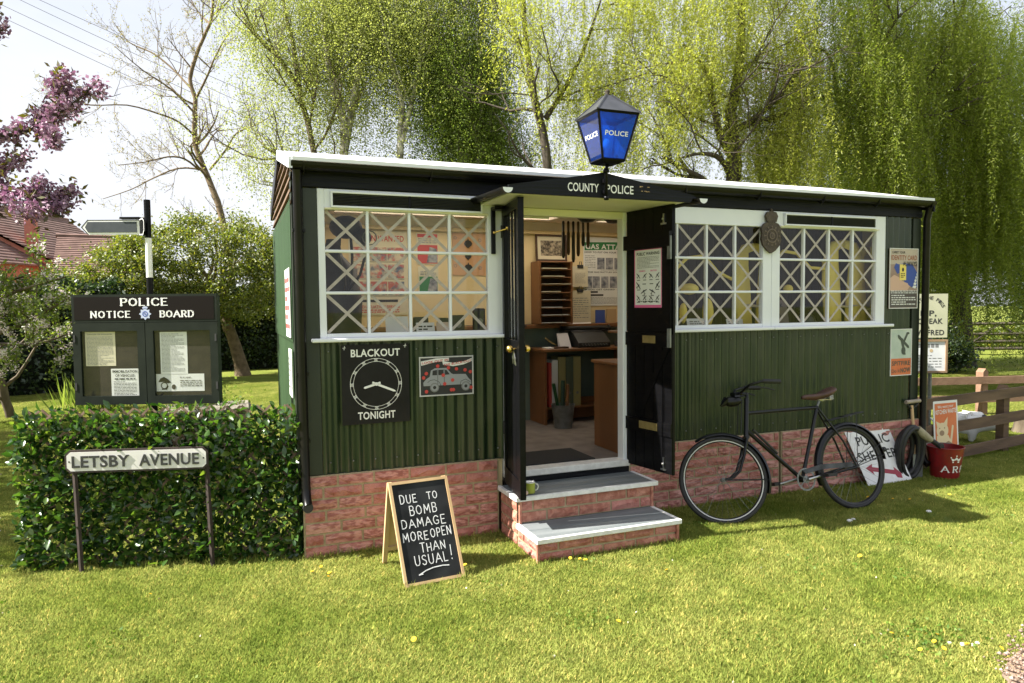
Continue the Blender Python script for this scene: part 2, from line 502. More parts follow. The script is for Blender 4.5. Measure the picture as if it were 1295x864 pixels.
GL = {  # a plain stroke alphabet on a unit box: (width, strokes)
 'A': (.8, [[(0, 0), (.4, 1), (.8, 0)], [(.15, .36), (.65, .36)]]),
 'B': (.62, [[(.08, 0), (.08, 1)], [(.08, 1), (.4, 1), (.55, .88), (.55, .66), (.4, .54), (.08, .54)], [(.4, .54), (.6, .42), (.6, .14), (.42, 0), (.08, 0)]]),
 'C': (.74, [[(.7, .82), (.55, .97), (.36, 1), (.14, .84), (.06, .5), (.14, .16), (.36, 0), (.55, .03), (.7, .18)]]),
 'D': (.74, [[(.08, 0), (.08, 1)], [(.08, 1), (.36, 1), (.6, .84), (.68, .5), (.6, .16), (.36, 0), (.08, 0)]]),
 'E': (.62, [[(.08, 0), (.08, 1)], [(.08, 1), (.58, 1)], [(.08, .52), (.48, .52)], [(.08, 0), (.6, 0)]]),
 'G': (.78, [[(.7, .82), (.55, .97), (.36, 1), (.14, .84), (.06, .5), (.14, .16), (.36, 0), (.6, .04), (.7, .16), (.7, .44), (.46, .44)]]),
 'H': (.72, [[(.08, 0), (.08, 1)], [(.64, 0), (.64, 1)], [(.08, .5), (.64, .5)]]),
 'I': (.26, [[(.13, 0), (.13, 1)]]),
 'L': (.56, [[(.08, 1), (.08, 0)], [(.08, 0), (.54, 0)]]),
 'M': (.86, [[(.06, 0), (.12, 1)], [(.12, 1), (.43, .3), (.74, 1)], [(.74, 1), (.8, 0)]]),
 'N': (.74, [[(.08, 0), (.08, 1)], [(.08, 1), (.66, 0)], [(.66, 0), (.66, 1)]]),
 'O': (.8, [[(.4, 1), (.16, .86), (.06, .5), (.16, .14), (.4, 0), (.64, .14), (.74, .5), (.64, .86), (.4, 1)]]),
 'P': (.6, [[(.08, 0), (.08, 1)], [(.08, 1), (.4, 1), (.56, .88), (.56, .6), (.4, .47), (.08, .47)]]),
 'R': (.66, [[(.08, 0), (.08, 1)], [(.08, 1), (.4, 1), (.56, .88), (.56, .62), (.4, .5), (.08, .5)], [(.3, .5), (.62, 0)]]),
 'S': (.6, [[(.54, .84), (.42, .98), (.2, .98), (.07, .84), (.09, .64), (.3, .52), (.5, .4), (.55, .2), (.42, .02), (.2, .01), (.05, .16)]]),
 'T': (.68, [[(.34, 0), (.34, 1)], [(.02, 1), (.66, 1)]]),
 'U': (.74, [[(.08, 1), (.08, .26), (.2, .04), (.37, 0), (.54, .04), (.66, .26), (.66, 1)]]),
 '!': (.3, [[(.15, 1), (.13, .3)], [(.12, .08), (.13, .02)]]),
 'Y': (.7, [[(.02, 1), (.35, .5), (.68, 1)], [(.35, .5), (.35, 0)]]),
 ' ': (.5, []),
}

class Face:
    """a flat printed face: a to the right, b up, n out of it"""
    def __init__(s, o, a, b):
        s.o, s.a, s.b = Vector(o), Vector(a).normalized(), Vector(b).normalized()
        s.n = s.a.cross(s.b)
    def P(s, a, b, c=0):
        return tuple(s.o + s.a * a + s.b * b + s.n * c)
    def rect(s, mb, a0, a1, b0, b1, c=.0012):
        return mb.add([s.P(a0, b0, c), s.P(a1, b0, c), s.P(a1, b1, c), s.P(a0, b1, c)], [(0, 1, 2, 3)])
    def block(s, mb, a0, a1, b0, b1, c0, c1):
        vs = [s.P(a, b, c) for a in (a0, a1) for b in (b0, b1) for c in (c0, c1)]
        return mb.add(vs, [(0, 1, 3, 2), (4, 6, 7, 5), (0, 4, 5, 1), (2, 3, 7, 6), (0, 2, 6, 4), (1, 5, 7, 3)])
    def poly(s, mb, pts, c=.0012):
        return mb.add([s.P(a, b, c) for a, b in pts], [tuple(range(len(pts)))])
    def slab(s, mb, pts, c0, c1):
        n = len(pts)
        return mb.add([s.P(a, b, c0) for a, b in pts] + [s.P(a, b, c1) for a, b in pts],
                      [tuple(range(n))[::-1], tuple(range(n, 2 * n))] + [(i, (i + 1) % n, n + (i + 1) % n, n + i) for i in range(n)])
    def disc(s, mb, a, b, r, c=.0012, n=18, sb=1):
        return s.poly(mb, [(a + r * math.cos(2 * math.pi * i / n), b + sb * r * math.sin(2 * math.pi * i / n)) for i in range(n)], c)
    def ring(s, mb, a, b, r0, r1, c=.0012, n=48, a0=0, a1=360):
        full = abs(a1 - a0) >= 360
        k = len(mb.v)
        for i in range(n + (0 if full else 1)):
            t = R(a0 + (a1 - a0) * i / n)
            mb.v.append(s.P(a + r0 * math.cos(t), b + r0 * math.sin(t), c))
            mb.v.append(s.P(a + r1 * math.cos(t), b + r1 * math.sin(t), c))
        m = n if full else n + 1
        for i in range(n):
            j = (i + 1) % m
            mb.f.append((k + 2 * i, k + 2 * i + 1, k + 2 * j + 1, k + 2 * j))
        return mb
    def line(s, mb, pts, w, c=.0012, wh=None):
        for (p, q) in zip(pts[:-1], pts[1:]):
            d = Vector((q[0] - p[0], q[1] - p[1]))
            if d.length < 1e-7: continue
            ww = w if wh is None else wh + (w - wh) * abs(d.y) / d.length
            d.normalize()
            e = Vector((-d.y, d.x)) * ww / 2
            x = d * ww * .3
            s.poly(mb, [(p[0] - x.x - e.x, p[1] - x.y - e.y), (q[0] + x.x - e.x, q[1] + x.y - e.y), (q[0] + x.x + e.x, q[1] + x.y + e.y), (p[0] - x.x + e.x, p[1] - x.y + e.y)], c)
        return mb
    def text(s, mb, t, a0, a1, b0, h, c=.0015, bold=.012, tilt=0, depth=0):
        """t fitted between a0 and a1 on the line b0, capitals h high"""
        vs, fs = text_geo(t, bold)
        if not vs: return mb
        x0, x1 = min(v[0] for v in vs), max(v[0] for v in vs)
        caps = .73
        sx, sy = (a1 - a0) / (x1 - x0), h / caps
        T = lambda v, cc: s.P(a0 + (v[0] - x0) * sx, b0 + v[1] * sy + tilt * (v[0] - x0) * sx, cc)
        mb.add([T(v, c + depth) for v in vs], fs)
        if depth:
            cnt = {}
            for f in fs:
                for i in range(len(f)):
                    e = (f[i], f[(i + 1) % len(f)])
                    cnt[e] = cnt.get(e, 0) + 1
            for (i, j) in cnt:
                if (j, i) not in cnt:
                    mb.add([T(vs[i], c), T(vs[j], c), T(vs[j], c + depth), T(vs[i], c + depth)], [(0, 1, 2, 3)])
        return mb
    def strokes(s, mb, t, a0, a1, b0, h, w, c=.0015, serif=0, thin=None, jit=0, gap=.16):
        tot = sum(GL[ch][0] + gap for ch in t) - gap
        sx = (a1 - a0) / tot
        x = 0
        for ch in t:
            wd, sts = GL[ch]
            dy = random.uniform(-jit, jit) * .6
            hh = h * (1 + random.uniform(-jit, jit))
            for st in sts:
                pts = [(a0 + (x + p[0]) * sx, b0 + p[1] * hh + dy * h) for p in st]
                if jit: pts = [(p[0] + random.uniform(-jit, jit) * h * .12, p[1] + random.uniform(-jit, jit) * h * .12) for p in pts]
                s.line(mb, pts, w, c, thin)
                if serif:
                    for e, f in ((0, 1), (-1, -2)):
                        p, q = st[e], st[f]
                        if p[1] in (0, 1) and abs(q[1] - p[1]) > abs(q[0] - p[0]) * .9 and len(st) <= 3:
                            X, Y = a0 + (x + p[0]) * sx, b0 + p[1] * hh
                            yy = (Y, Y + serif * .35) if p[1] == 0 else (Y - serif * .35, Y)
                            s.rect(mb, X - serif, X + serif, yy[0], yy[1], c + .0002)
            x += wd + gap
        return mb
    def lines(s, mb, a0, a1, b0, b1, rows, h=.45, c=.0012, fill=.9, rng=random):
        """rows of small print"""
        dh = (b1 - b0) / rows
        for i in range(rows):
            a = a0
            end = a0 + (a1 - a0) * (1 if rng.random() < .7 else rng.uniform(.5, .95))
            bb = b1 - (i + .7) * dh
            while a < end:
                w = rng.uniform(.6, 2.6) * dh
                if a + w > end: w = end - a
                if w > dh * .3: s.rect(mb, a, a + w, bb, bb + dh * h, c)
                a += w + dh * .4
        return mb
# ------------------------------------------------------------------ the hut
HL, HD, FZ = 5.85, 2.2, .45       # length, depth, floor height
hut = thing("police_hut", "dark green corrugated iron police hut with white roof edge, taped windows and brick-faced base", "hut", (2.9, 1.1, 0))

def brick_meshes(tagname, mats, n=3, length=.235, height=.068, depth=.016):
    out_ = []
    for k in range(n):
        mb = MB()
        nx, nz = 4, 2
        g = {}
        for i in range(nx + 1):
            for j in range(nz + 1):
                edge = i in (0, nx) or j in (0, nz)
                x = (i / nx - .5) * length + (0 if i in (0, nx) else random.uniform(-.012, .012))
                z = (j / nz - .5) * height + (0 if j in (0, nz) else random.uniform(-.014, .014))
                y = -depth * .35 + random.uniform(-.002, .001) if edge else -depth - random.uniform(-.007, .005)
                g[i, j] = len(mb.v)
                mb.v.append((x, y, z))
        for i in range(nx):
            for j in range(nz):
                mb.f.append((g[i, j], g[i + 1, j], g[i + 1, j + 1], g[i, j + 1]))
        ring = [g[i, 0] for i in range(nx + 1)] + [g[nx, j] for j in range(1, nz + 1)] + [g[i, nz] for i in range(nx - 1, -1, -1)] + [g[0, j] for j in range(nz - 1, 0, -1)]
        k0 = len(mb.v)
        for r_ in ring:
            v = mb.v[r_]
            mb.v.append((v[0], .004, v[2]))
        m_ = len(ring)
        for q in range(m_):
            mb.f.append((ring[q], k0 + q, k0 + (q + 1) % m_, ring[(q + 1) % m_]))
        me = mesh_of("brick", mb, mats[k % len(mats)])
        out_.append(me)
    return out_

BM = brick_meshes("w", [M['brickA'], M['brickB'], M['brickC']], 9)
SBM = brick_meshes("s", [M['sbrickA'], M['brickC'], M['sbrickA']], 6)

def brick_panel(name, parent, fa, a0, a1, b0, b1, rows, meshes, L=.25, depth=.02, seed=1, label=None):
    """mortar sheet with separate stone-faced bricks standing proud of it"""
    rng = random.Random(seed)
    mb = MB()
    fa.block(mb, a0, a1, b0, b1, -depth, 0)
    p = obj(name, mb, M['mortar'], parent, label=label)
    ploc = Vector(WM[p].translation)
    rz = math.atan2(fa.a.y, fa.a.x)
    dh = (b1 - b0) / rows
    for r_ in range(rows):
        a = a0 + .004
        first = True
        off = (.5 if r_ % 2 else .92) + rng.uniform(-.08, .08)
        while a < a1 - .02:
            w = L * (off if first else rng.uniform(.93, 1.07))
            first = False
            if a + w > a1 - .03: w = a1 - .004 - a
            bl = w - .016
            loc = Vector(fa.P(a + w / 2, b0 + (r_ + .5) * dh, 0)) - ploc
            inst("brick", rng.choice(meshes), p, loc, (0, 0, rz), (bl / .235 * rng.choice((1, -1)), 1, (dh - .016) / .068))
            a += w
    return p

FR = Face((0, 0, 0), (1, 0, 0), (0, 0, 1))         # the front wall, y = 0
# base panels
pf = Face((0, -.035, 0), (1, 0, 0), (0, 0, 1))
brick_panel("brick_panel", hut, pf, 0, 1.405, .0, .56, 7, BM, seed=3)
brick_panel("brick_panel", hut, pf, 2.53, 4.06, .0, .56, 7, BM, seed=5)
brick_panel("brick_panel", hut, pf, 4.085, 5.79, .0, .56, 7, BM, seed=6)
ps = Face((-.0, 2.2, 0), (0, -1, 0), (0, 0, 1))
mb = MB().box(.02, 5.8, -.01, 2.18, .02, .3)
obj("base_frame", mb, M['darkwood'], hut)

# corrugated sheets
def corr(x0, x1, z0, z1, at, axis='x', pitch=.0762, amp=.0135, sgn=-1):
    n = max(8, int((x1 - x0) / pitch * 10))
    mb = MB()
    for i in range(n + 1):
        x = x0 + (x1 - x0) * i / n
        y = at + sgn * amp * (1 + math.cos(2 * math.pi * x / pitch)) * .9
        for z in (z0, z1):
            mb.v.append((x, y, z) if axis == 'x' else (y, x, z))
    for i in range(n):
        mb.f.append((2 * i, 2 * i + 2, 2 * i + 3, 2 * i + 1))
    return mb
for (x0, x1, z0, z1) in ((.14, .8, .555, 1.47), (.8, 1.455, .555, 1.47), (2.52, 3.6, .555, 1.47), (3.6, 4.7, .555, 1.47), (4.7, 5.68, .555, 1.47), (5.32, 5.68, 1.45, 2.5)):
    obj("corrugated_sheet", corr(x0, x1 + (.04 if x1 in (.8, 3.6, 4.7) else 0), z0, z1, -.0025 * (x1 in (.8, 3.6)) - .004 * (z1 > 2)), M['green'], hut, smooth=True, fixn=False)
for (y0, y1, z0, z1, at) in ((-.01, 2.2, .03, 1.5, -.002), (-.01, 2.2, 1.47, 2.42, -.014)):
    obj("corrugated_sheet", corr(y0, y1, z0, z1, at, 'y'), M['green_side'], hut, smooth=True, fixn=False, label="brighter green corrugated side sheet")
obj("corrugated_sheet", corr(-.01, 2.2, .05, 2.5, 5.775, 'y', sgn=1), M['green'], hut, smooth=True, fixn=False)
# roofing nails in the sheets
mb = MB()
for x in [x_ * .1524 + .19 for x_ in range(36)]:
    for z in (1.40, .64):
        if 1.42 < x < 2.55 or x > 5.66: continue
        mb.ball((x, -.021, z), .006, 6, 4)
o = obj("nails", mb, M['galv'], hut, smooth=True, kind="stuff")
# corner boards
for (x0, x1) in ((.045, .138), (5.682, 5.78)):
    obj("corner_board", MB().bbox(x0, x1, -.024, .0, .562, 2.498), M['green_board'], hut)
obj("corner_board", MB().bbox(-.03, .04, -.03, .05, .562, 2.6), M['green_board'], hut)
# carcass: back wall, sides, lining, floor, ceiling
wl = MB()
wl.box(.0, 5.78, 2.14, 2.2, .05, 2.62)
obj("back_wall", wl, M['green_side'], hut)
obj("floor", MB().box(.03, 5.8, .02, 2.14, .38, FZ), M['infloor'], hut)
lin_ = MB()
lin_.box(.04, .06, .03, 2.14, FZ, 2.6)
lin_.box(5.74, 5.765, .03, 2.14, FZ, 2.6)
lin_.box(3.98, 4.02, .75, 2.14, FZ, 2.6)
obj("end_lining", lin_, M['inwall'], hut)
lf = MB()
lf.box(.05, 1.45, .005, .035, .3, 1.465)
lf.box(2.53, 5.8, .005, .035, .3, 1.465)
lf.box(.05, 5.8, .005, .035, 2.5, 2.64)
lf.box(.05, .14, .005, .035, 1.465, 2.5)
lf.box(5.33, 5.8, .005, .035, 1.465, 2.5)
obj("front_lining", lf, M['inwall'], hut)
obj("back_lining", MB().box(.06, 3.98, 2.12, 2.139, 1.5, 2.5), M['inwall'], hut)
obj("back_lining", MB().box(.06, 3.98, 2.121, 2.139, FZ, 1.5), M['ingreen'], hut, label="grey-green painted lower lining boards")
obj("back_lining", MB().box(.06, 3.98, 2.105, 2.139, 2.5, 2.62), M['inceil'], hut)
mb = MB()
for i in range(14):
    mb.bbox(4.02 + i * .125, 4.02 + i * .125 + .119, 2.11, 2.139, FZ, 2.62, .006)
obj("back_lining", mb, M['indark'], hut, label="dark brown vertical lining boards")
obj("end_lining", MB().box(4.021, 4.03, .76, 2.13, FZ, 2.6), M['indark'], hut)
obj("ceiling", MB().box(.06, 5.77, .036, 1.25, 2.60, 2.612).box(.06, .5, 1.25, 2.12, 2.60, 2.612).box(3.7, 5.77, 1.25, 2.12, 2.60, 2.612).box(.5, 3.7, 1.9, 2.12, 2.60, 2.612), M['inceil'], hut)
obj("cornice", MB().bbox(.06, 3.97, 2.085, 2.12, 2.47, 2.51), M['inwall'], hut)
obj("dado_rail", MB().bbox(.06, 3.97, 1.98, 2.12, 1.455, 1.495), M['woodh'], hut)
mb = MB()
sc_ = obj("added_dark_screen", MB().box(2.96, 5.76, .64, .655, FZ, 2.598), M['indark'], hut)  # added screen: keeps the view through the right windows dark
for i in range(28):
    obj("plank", MB().bbox(2.962 + i * .1, 3.058 + i * .1, .618, .639, FZ, 2.597, .008), M['indark'], sc_)
# roof
mb = MB()
prof = [(-.135, 2.655), (-.135, 2.672), (1.1, 2.965), (2.335, 2.672), (2.335, 2.655), (1.1, 2.947)]
mb.prism(prof[:3] + prof[5:], 0, -.02, 5.80)
back = lambda y: [(y[0], 2.965 - (y[0] - 1.1) * .237), (y[1], 2.965 - (y[1] - 1.1) * .237), (y[1], 2.947 - (y[1] - 1.1) * .237), (y[0], 2.947 - (y[0] - 1.1) * .237)]
mb.prism(back((1.1, 1.25)), 0, -.02, 5.80).prism(back((1.9, 2.335)), 0, -.02, 5.80).prism(back((1.25, 1.9)), 0, -.02, .5).prism(back((1.25, 1.9)), 0, 3.7, 5.80)
obj("roof", mb, M['roof'], hut)
tl = bpy.data.materials.new("added_rooflight_sheet")
tl.use_nodes = True
t_ = tl.node_tree
t_.nodes.clear()
o_, q_ = t_.nodes.new("ShaderNodeOutputMaterial"), t_.nodes.new("ShaderNodeBsdfTranslucent")
q_.inputs['Color'].default_value = (.95, .86, .72, 1)
t_.links.new(q_.outputs[0], o_.inputs['Surface'])
pb_ = back((1.25, 1.9))
obj("added_rooflight", MB().add([(.5, pb_[0][0], pb_[0][1]), (3.7, pb_[0][0], pb_[0][1]), (3.7, pb_[1][0], pb_[1][1]), (.5, pb_[1][0], pb_[1][1])], [(0, 1, 2, 3)]), tl, hut, label="unseen translucent panel added in the rear roof slope to light the room")  # added panel, out of view: lets daylight in to brighten the interior
mb = MB().box(-.02, 5.80, -.146, -.136, 2.650, 2.674)
obj("roof_edge_strip", mb, M['white'], hut)
# barge boards on the left gable: white flashing in front, black behind
mb = MB().prism([(-.137, 2.60), (-.137, 2.672), (1.1, 2.967), (1.1, 2.89)], 0, -.045, -.021)
obj("barge_board", mb, M['white'], hut, label="white painted front barge board")
mb = MB()
mb.prism([(1.1, 2.85), (1.1, 2.968), (2.35, 2.672), (2.35, 2.55)], 0, -.045, -.021)
obj("barge_board", mb, M['black'], hut)
mb = MB().prism([(-.137, 2.55), (-.137, 2.672), (1.1, 2.967), (1.1, 2.86)], 0, 5.80, 5.82)
obj("barge_board", mb, M['black'], hut)
mb = MB().prism([(-.09, 2.53), (1.1, 2.84), (2.3, 2.53), (2.3, 2.36), (-.09, 2.36)], 0, -.004, .02)
obj("gable_backing", mb, M['blackwood'], hut)
z = 2.385
while z < 2.86:
    hw = min(1.13, (2.9 - z - .04) / .31 * 1.1 if z > 2.5 else 1.13)
    if hw < .1: break
    y0, y1 = 1.1 - hw, 1.1 + hw
    mb = MB().add([(-.012, y0, z + .085), (-.036, y0, z), (-.016, y0, z), (-.008, y0, z + .085), (-.012, y1, z + .085), (-.036, y1, z), (-.016, y1, z), (-.008, y1, z + .085)],
                  [(0, 1, 2, 3), (7, 6, 5, 4), (0, 4, 5, 1), (1, 5, 6, 2), (2, 6, 7, 3), (3, 7, 4, 0)])
    obj("gable_slat", mb, M['fence'], hut)
    z += .078
# black eaves board, gutter and downpipes
mb = MB().bbox(0, 5.79, -.032, .0, 2.502, 2.632, .005)
obj("eaves_board", mb, M['blackwood'], hut)
def gutter_mb(p0, p1, r, n=9, th=.004):
    p0, p1 = Vector(p0), Vector(p1)
    d = (p1 - p0).normalized()
    s_ = d.cross(Vector((0, 0, 1))).normalized()
    u_ = s_.cross(d).normalized()
    mb = MB()
    for p in (p0, p1):
        for rr in (r, r - th):
            for i in range(n):
                a = math.pi + math.pi * i / (n - 1)
                mb.v.append(tuple(p + s_ * math.cos(a) * rr + u_ * math.sin(a) * rr))
    for k in range(n - 1):
        mb.f += [(k, k + 1, 2 * n + k + 1, 2 * n + k), (n + k, n + k + 1, 3 * n + k + 1, 3 * n + k), (k, k + 1, n + k + 1, n + k), (2 * n + k, 2 * n + k + 1, 3 * n + k + 1, 3 * n + k)]
    mb.f += [(0, n, 3 * n, 2 * n), (n - 1, 2 * n - 1, 4 * n - 1, 3 * n - 1)]
    return mb
gt = obj("gutter", gutter_mb((-.03, -.098, 2.646), (5.83, -.098, 2.646), .052), M['gutter'], hut, smooth=False)
for x in (.05, .9, 3.0, 3.75, 4.45, 5.1, 5.78):
    mb = MB().tube([(x, -.148, 2.635), (x, -.14, 2.6), (x, -.098, 2.573), (x, -.055, 2.6), (x, -.04, 2.64)], .007, 6)
    obj("gutter_bracket", mb, M['gutter'], gt)
dp = obj("downpipe", MB().tube([(.01, -.1, 2.6), (.012, -.075, 2.5), (.014, -.072, 1.0), (.018, -.072, .50), (.02, -.1, .42), (.022, -.14, .385)], .03, 14), M['gutter'], hut, ang=40)
obj("outlet", MB().lathe([(.033, -.005), (.034, .012), (.028, .012), (.026, -.004)], 14, (0.022, -.147, .38), 1), M['ink'], dp)
for z in (2.2, 1.25, .8):
    obj("pipe_clip", MB().box(-.025, .055, -.08, -.03, z, z + .02), M['gutter'], dp)
dp = obj("downpipe", MB().tube([(5.80, -.1, 2.6), (5.805, -.065, 2.48), (5.805, -.06, 1.0), (5.805, -.06, .22), (5.805, -.09, .15), (5.805, -.13, .12)], .032, 14), M['gutter'], hut, ang=40)

# ---- windows
def window(x0, n, pitch, z0, z1, frame_boxes, sill, vent, extra_left=0):
    rows = 3
    dz = (z1 - z0) / rows
    mb = MB()
    for b in frame_boxes:
        mb.bbox(b[0], b[1], b[4] if len(b) > 4 else -.022, .03, b[2], b[3], .003)
    w = obj("window", mb, M['white'], hut, label="white window with glazing bars, paper tape crosses on every pane")
    x1 = x0 + n * pitch
    for i in range(0, n + 1):
        if i in (0, n): continue
        obj("muntin", MB().bbox(x0 + i * pitch - .010, x0 + i * pitch + .010, -.016, .02, z0, z1, .004), M['white'], w)
    for j in range(1, rows):
        obj("muntin", MB().bbox(x0, x1, -.0175, .0185, z0 + j * dz - .010, z0 + j * dz + .010, .004), M['white'], w)
    pm_ = mesh_of("pane", MB().add([(-pitch / 2 + .004, 0, -dz / 2 + .004), (pitch / 2 - .004, 0, -dz / 2 + .004), (pitch / 2 - .004, 0, dz / 2 - .004), (-pitch / 2 + .004, 0, dz / 2 - .004)], [(0, 1, 2, 3)]), M['glass'])
    ww, hh = pitch / 2 - .012, dz / 2 - .012
    t1 = MB()
    tf = Face((0, 0, 0), (1, 0, 0), (0, 0, 1))
    for sg in (1, -1):
        d = Vector((sg * ww, hh)).normalized()
        e = Vector((-d.y, d.x)) * .0125
        q = [(-sg * ww - e.x, -hh - e.y), (sg * ww - e.x, hh - e.y), (sg * ww + e.x, hh + e.y), (-sg * ww + e.x, -hh + e.y)]
        tf.poly(t1, [(max(-ww - .006, min(ww + .006, a)), max(-hh - .006, min(hh + .006, b))) for a, b in q], .0036 + (.0006 if sg > 0 else 0))
    tm = mesh_of("tape_cross", t1, M['tape'])
    pl = Vector(WM[w].translation)
    for i in range(n):
        for j in range(rows):
            c = Vector((x0 + (i + .5) * pitch, .004, z0 + (j + .5) * dz)) - pl
            inst("pane", pm_, w, c)
            inst("tape_cross", tm, w, c, (0, random.uniform(-.02, .02), 0))
    obj("sill", MB().bbox(*sill, .006), M['white'], w)
    return w
def vent(w, x0, x1, z0, z1):
    """black louvred vent in a raised white surround, two sections"""
    mb = MB()
    t = .014
    mb.bbox(x0 - t, x1 + t, -.05, -.023, z0 - t, z0, .002).bbox(x0 - t, x1 + t, -.05, -.023, z1, z1 + t, .002)
    mb.bbox(x0 - t, x0, -.0495, -.023, z0, z1, .002).bbox(x1, x1 + t, -.0495, -.023, z0, z1, .002)
    o = obj("vent_surround", mb, M['white'], hut)
    obj("vent_backing", MB().box(x0, x1, -.03, -.024, z0, z1), M['ink'], o)
    xm = (x0 + x1) / 2
    obj("vent_post", MB().bbox(xm - .008, xm + .008, -.05, -.031, z0, z1, .002), M['black'], o)
    n = 8
    for (a, b) in ((x0, xm - .008), (xm + .008, x1)):
        for i in range(n):
            z = z0 + (i + .2) * (z1 - z0) / n
            mb = MB().add([(a, -.046, z - .003), (b, -.046, z - .003), (b, -.032, z + .008), (a, -.032, z + .008), (a, -.0455, z - .005), (b, -.0455, z - .005), (b, -.031, z + .006), (a, -.031, z + .006)],
                          [(0, 1, 2, 3), (4, 7, 6, 5), (0, 4, 5, 1), (2, 6, 7, 3)])
            obj("slat", mb, M['ventblack'], o)
wz0, wz1 = 1.516, 2.365
wL = window(.18, 4, .2935, wz0, wz1, [(.14, .186, 1.49, 2.498), (1.348, 1.456, 1.49, 2.498, -.0225), (.186, 1.348, 2.36, 2.498, -.021), (.186, 1.348, 1.49, 1.522, -.021)], (.08, 1.456, -.075, -.024, 1.466, 1.492), None)
obj("drip_strip", MB().bbox(.186, 1.35, -.034, -.0225, 2.362, 2.374, .002), M['cream'], wL)
vent(wL, .24, 1.29, 2.385, 2.468)
wA = window(2.708, 4, .2935, wz0, wz1, [(2.55, 2.714, 1.49, 2.498, -.0225), (3.876, 3.97, 1.49, 2.498, -.0225), (2.714, 3.876, 2.36, 2.498, -.021), (2.714, 3.876, 1.49, 1.522, -.021)], (2.53, 3.97, -.075, -.024, 1.466, 1.492), None)
wB = window(4.056, 4, .2885, wz0, wz1, [(3.972, 4.062, 1.49, 2.498, -.0225), (5.204, 5.318, 1.49, 2.498, -.0225), (4.062, 5.204, 2.36, 2.498, -.021), (4.062, 5.204, 1.49, 1.522, -.021)], (3.972, 5.39, -.0755, -.024, 1.4655, 1.492), None)
vent(wB, 4.11, 5.16, 2.39, 2.468)
obj("drip_strip", MB().bbox(4.062, 5.23, -.034, -.0225, 2.366, 2.378, .002), M['cream'], wB)

# ---- doorway
mb = MB().bbox(1.458, 1.492, -.03, .05, .43, 2.43, .004)
obj("door_post", mb, M['white'], hut)
mb = MB().bbox(2.478, 2.514, -.03, .06, .43, 2.43, .004)
obj("door_post", mb, M['white'], hut)
obj("door_header", MB().bbox(1.458, 2.514, -.028, .04, 2.375, 2.43, .004), M['cream'], hut)
obj("door_header", MB().bbox(1.28, 2.66, -.026, .035, 2.436, 2.50, .004), M['cream'], hut)
obj("threshold", MB().bbox(1.46, 2.53, -.05, .08, .405, .456, .006), M['whitewood'], hut)
obj("kick_board", MB().bbox(1.46, 2.535, -.03, .0, .30, .404, .003), M['blackwood'], hut)

# canopy over the door
cn = obj("canopy_fascia", MB().prism([(1.265, 2.425), (2.66, 2.425), (2.69, 2.475), (1.97, 2.592), (1.265, 2.478)], 1, -.668, -.645), M['blackwood'], hut)
F = Face((1.265, -.6685, 0), (1, 0, 0), (0, 0, 1))
mb = MB()
F.text(mb, "COUNTY", 1.683 - 1.265, 1.915 - 1.265, 2.458, .058, c=.0015, bold=.012)
obj("lettering", mb, M['letterwhite'], cn)
mb = MB()
F.text(mb, "POLICE", 1.975 - 1.265, 2.185 - 1.265, 2.458, .058, c=.0015, bold=.012)
obj("lettering", mb, M['letterwhite'], cn)
mb = MB()
for i in range(9):
    a = random.uniform(2.22, 2.33) - 1.265
    b = 2.478 + random.choice((0, .034)) + random.uniform(-.004, .004)
    F.rect(mb, a, a + random.uniform(.008, .03), b, b + random.uniform(.002, .005))
obj("chipped_patch", mb, M['plywood'], cn)
mb = MB()
mb.add([(1.25, -.644, 2.47), (1.97, -.644, 2.60), (2.72, -.644, 2.47), (1.25, 0, 2.47), (1.97, 0, 2.60), (2.72, 0, 2.47),
        (1.25, -.644, 2.455), (1.97, -.644, 2.585), (2.72, -.644, 2.455), (1.25, 0, 2.455), (1.97, 0, 2.585), (2.72, 0, 2.455)],
       [(0, 1, 4, 3), (1, 2, 5, 4), (6, 9, 10, 7), (7, 10, 11, 8), (0, 3, 9, 6), (2, 8, 11, 5), (0, 6, 7, 1), (1, 7, 8, 2)])
obj("canopy_roof", mb, M['blackwood'], hut)
obj("canopy_soffit", MB().box(1.29, 2.65, -.643, -.029, 2.432, 2.442), M['cream'], hut)
for i, (x, a, b) in enumerate(((1.245, 2.455, 2.475), (2.745, 2.452, 2.475))):
    g_ = obj("canopy_gutter", gutter_mb((x, -.70, a), (x, -.02, b), .036), M['gutter'], hut)
    s_ = MB()
    Face((x - .034, -.701, a - .002), (1, 0, 0), (0, 0, 1)).poly(s_, [(.034 + .034 * math.cos(math.pi + math.pi * k / 10), .034 * math.sin(math.pi + math.pi * k / 10)) for k in range(11)], 0)
    obj("end_cap", s_, M['white'], g_)
obj("bracket_board", MB().bbox(1.37, 1.40, -.05, -.026, 2.08, 2.40, .003), M['black'], hut)
obj("bracket_board", MB().bbox(1.37, 1.455, -.12, -.026, 2.395, 2.42, .003), M['black'], hut)

# left leaf of the door: glazed top, panelled bottom, seen nearly edge on
hl = Vector((1.473, -.035, 0))
al = Vector((-.088, -.53, 0))
DL = Face(hl, al, (0, 0, 1))
dw = al.length
z0, z1 = .385, 2.42
mb = MB()
for (a0, a1, b0, b1) in ((0, .055, z0, z1), (dw - .055, dw, z0, z1), (.055, dw - .055, z0, z0 + .12), (.055, dw - .055, z1 - .07, z1), (.055, dw - .055, 1.36, 1.46)):
    DL.block(mb, a0, a1, b0, b1, -.022, .018)
DLo = obj("door", mb, M['black'], hut, label="black glazed door leaf folded back to the left")
mb = MB()
for i in range(4):
    w_ = (dw - .11) / 4
    DL.block(mb, .055 + i * w_ + .002, .055 + (i + 1) * w_ - .002, z0 + .12, 1.36, -.01, .008)
obj("door_panel", mb, M['black'], DLo)
mb = MB()
DL.rect(mb, .055, dw - .055, 1.46, z1 - .07, 0)
obj("pane", mb, M['glass'], DLo)
mb = MB()
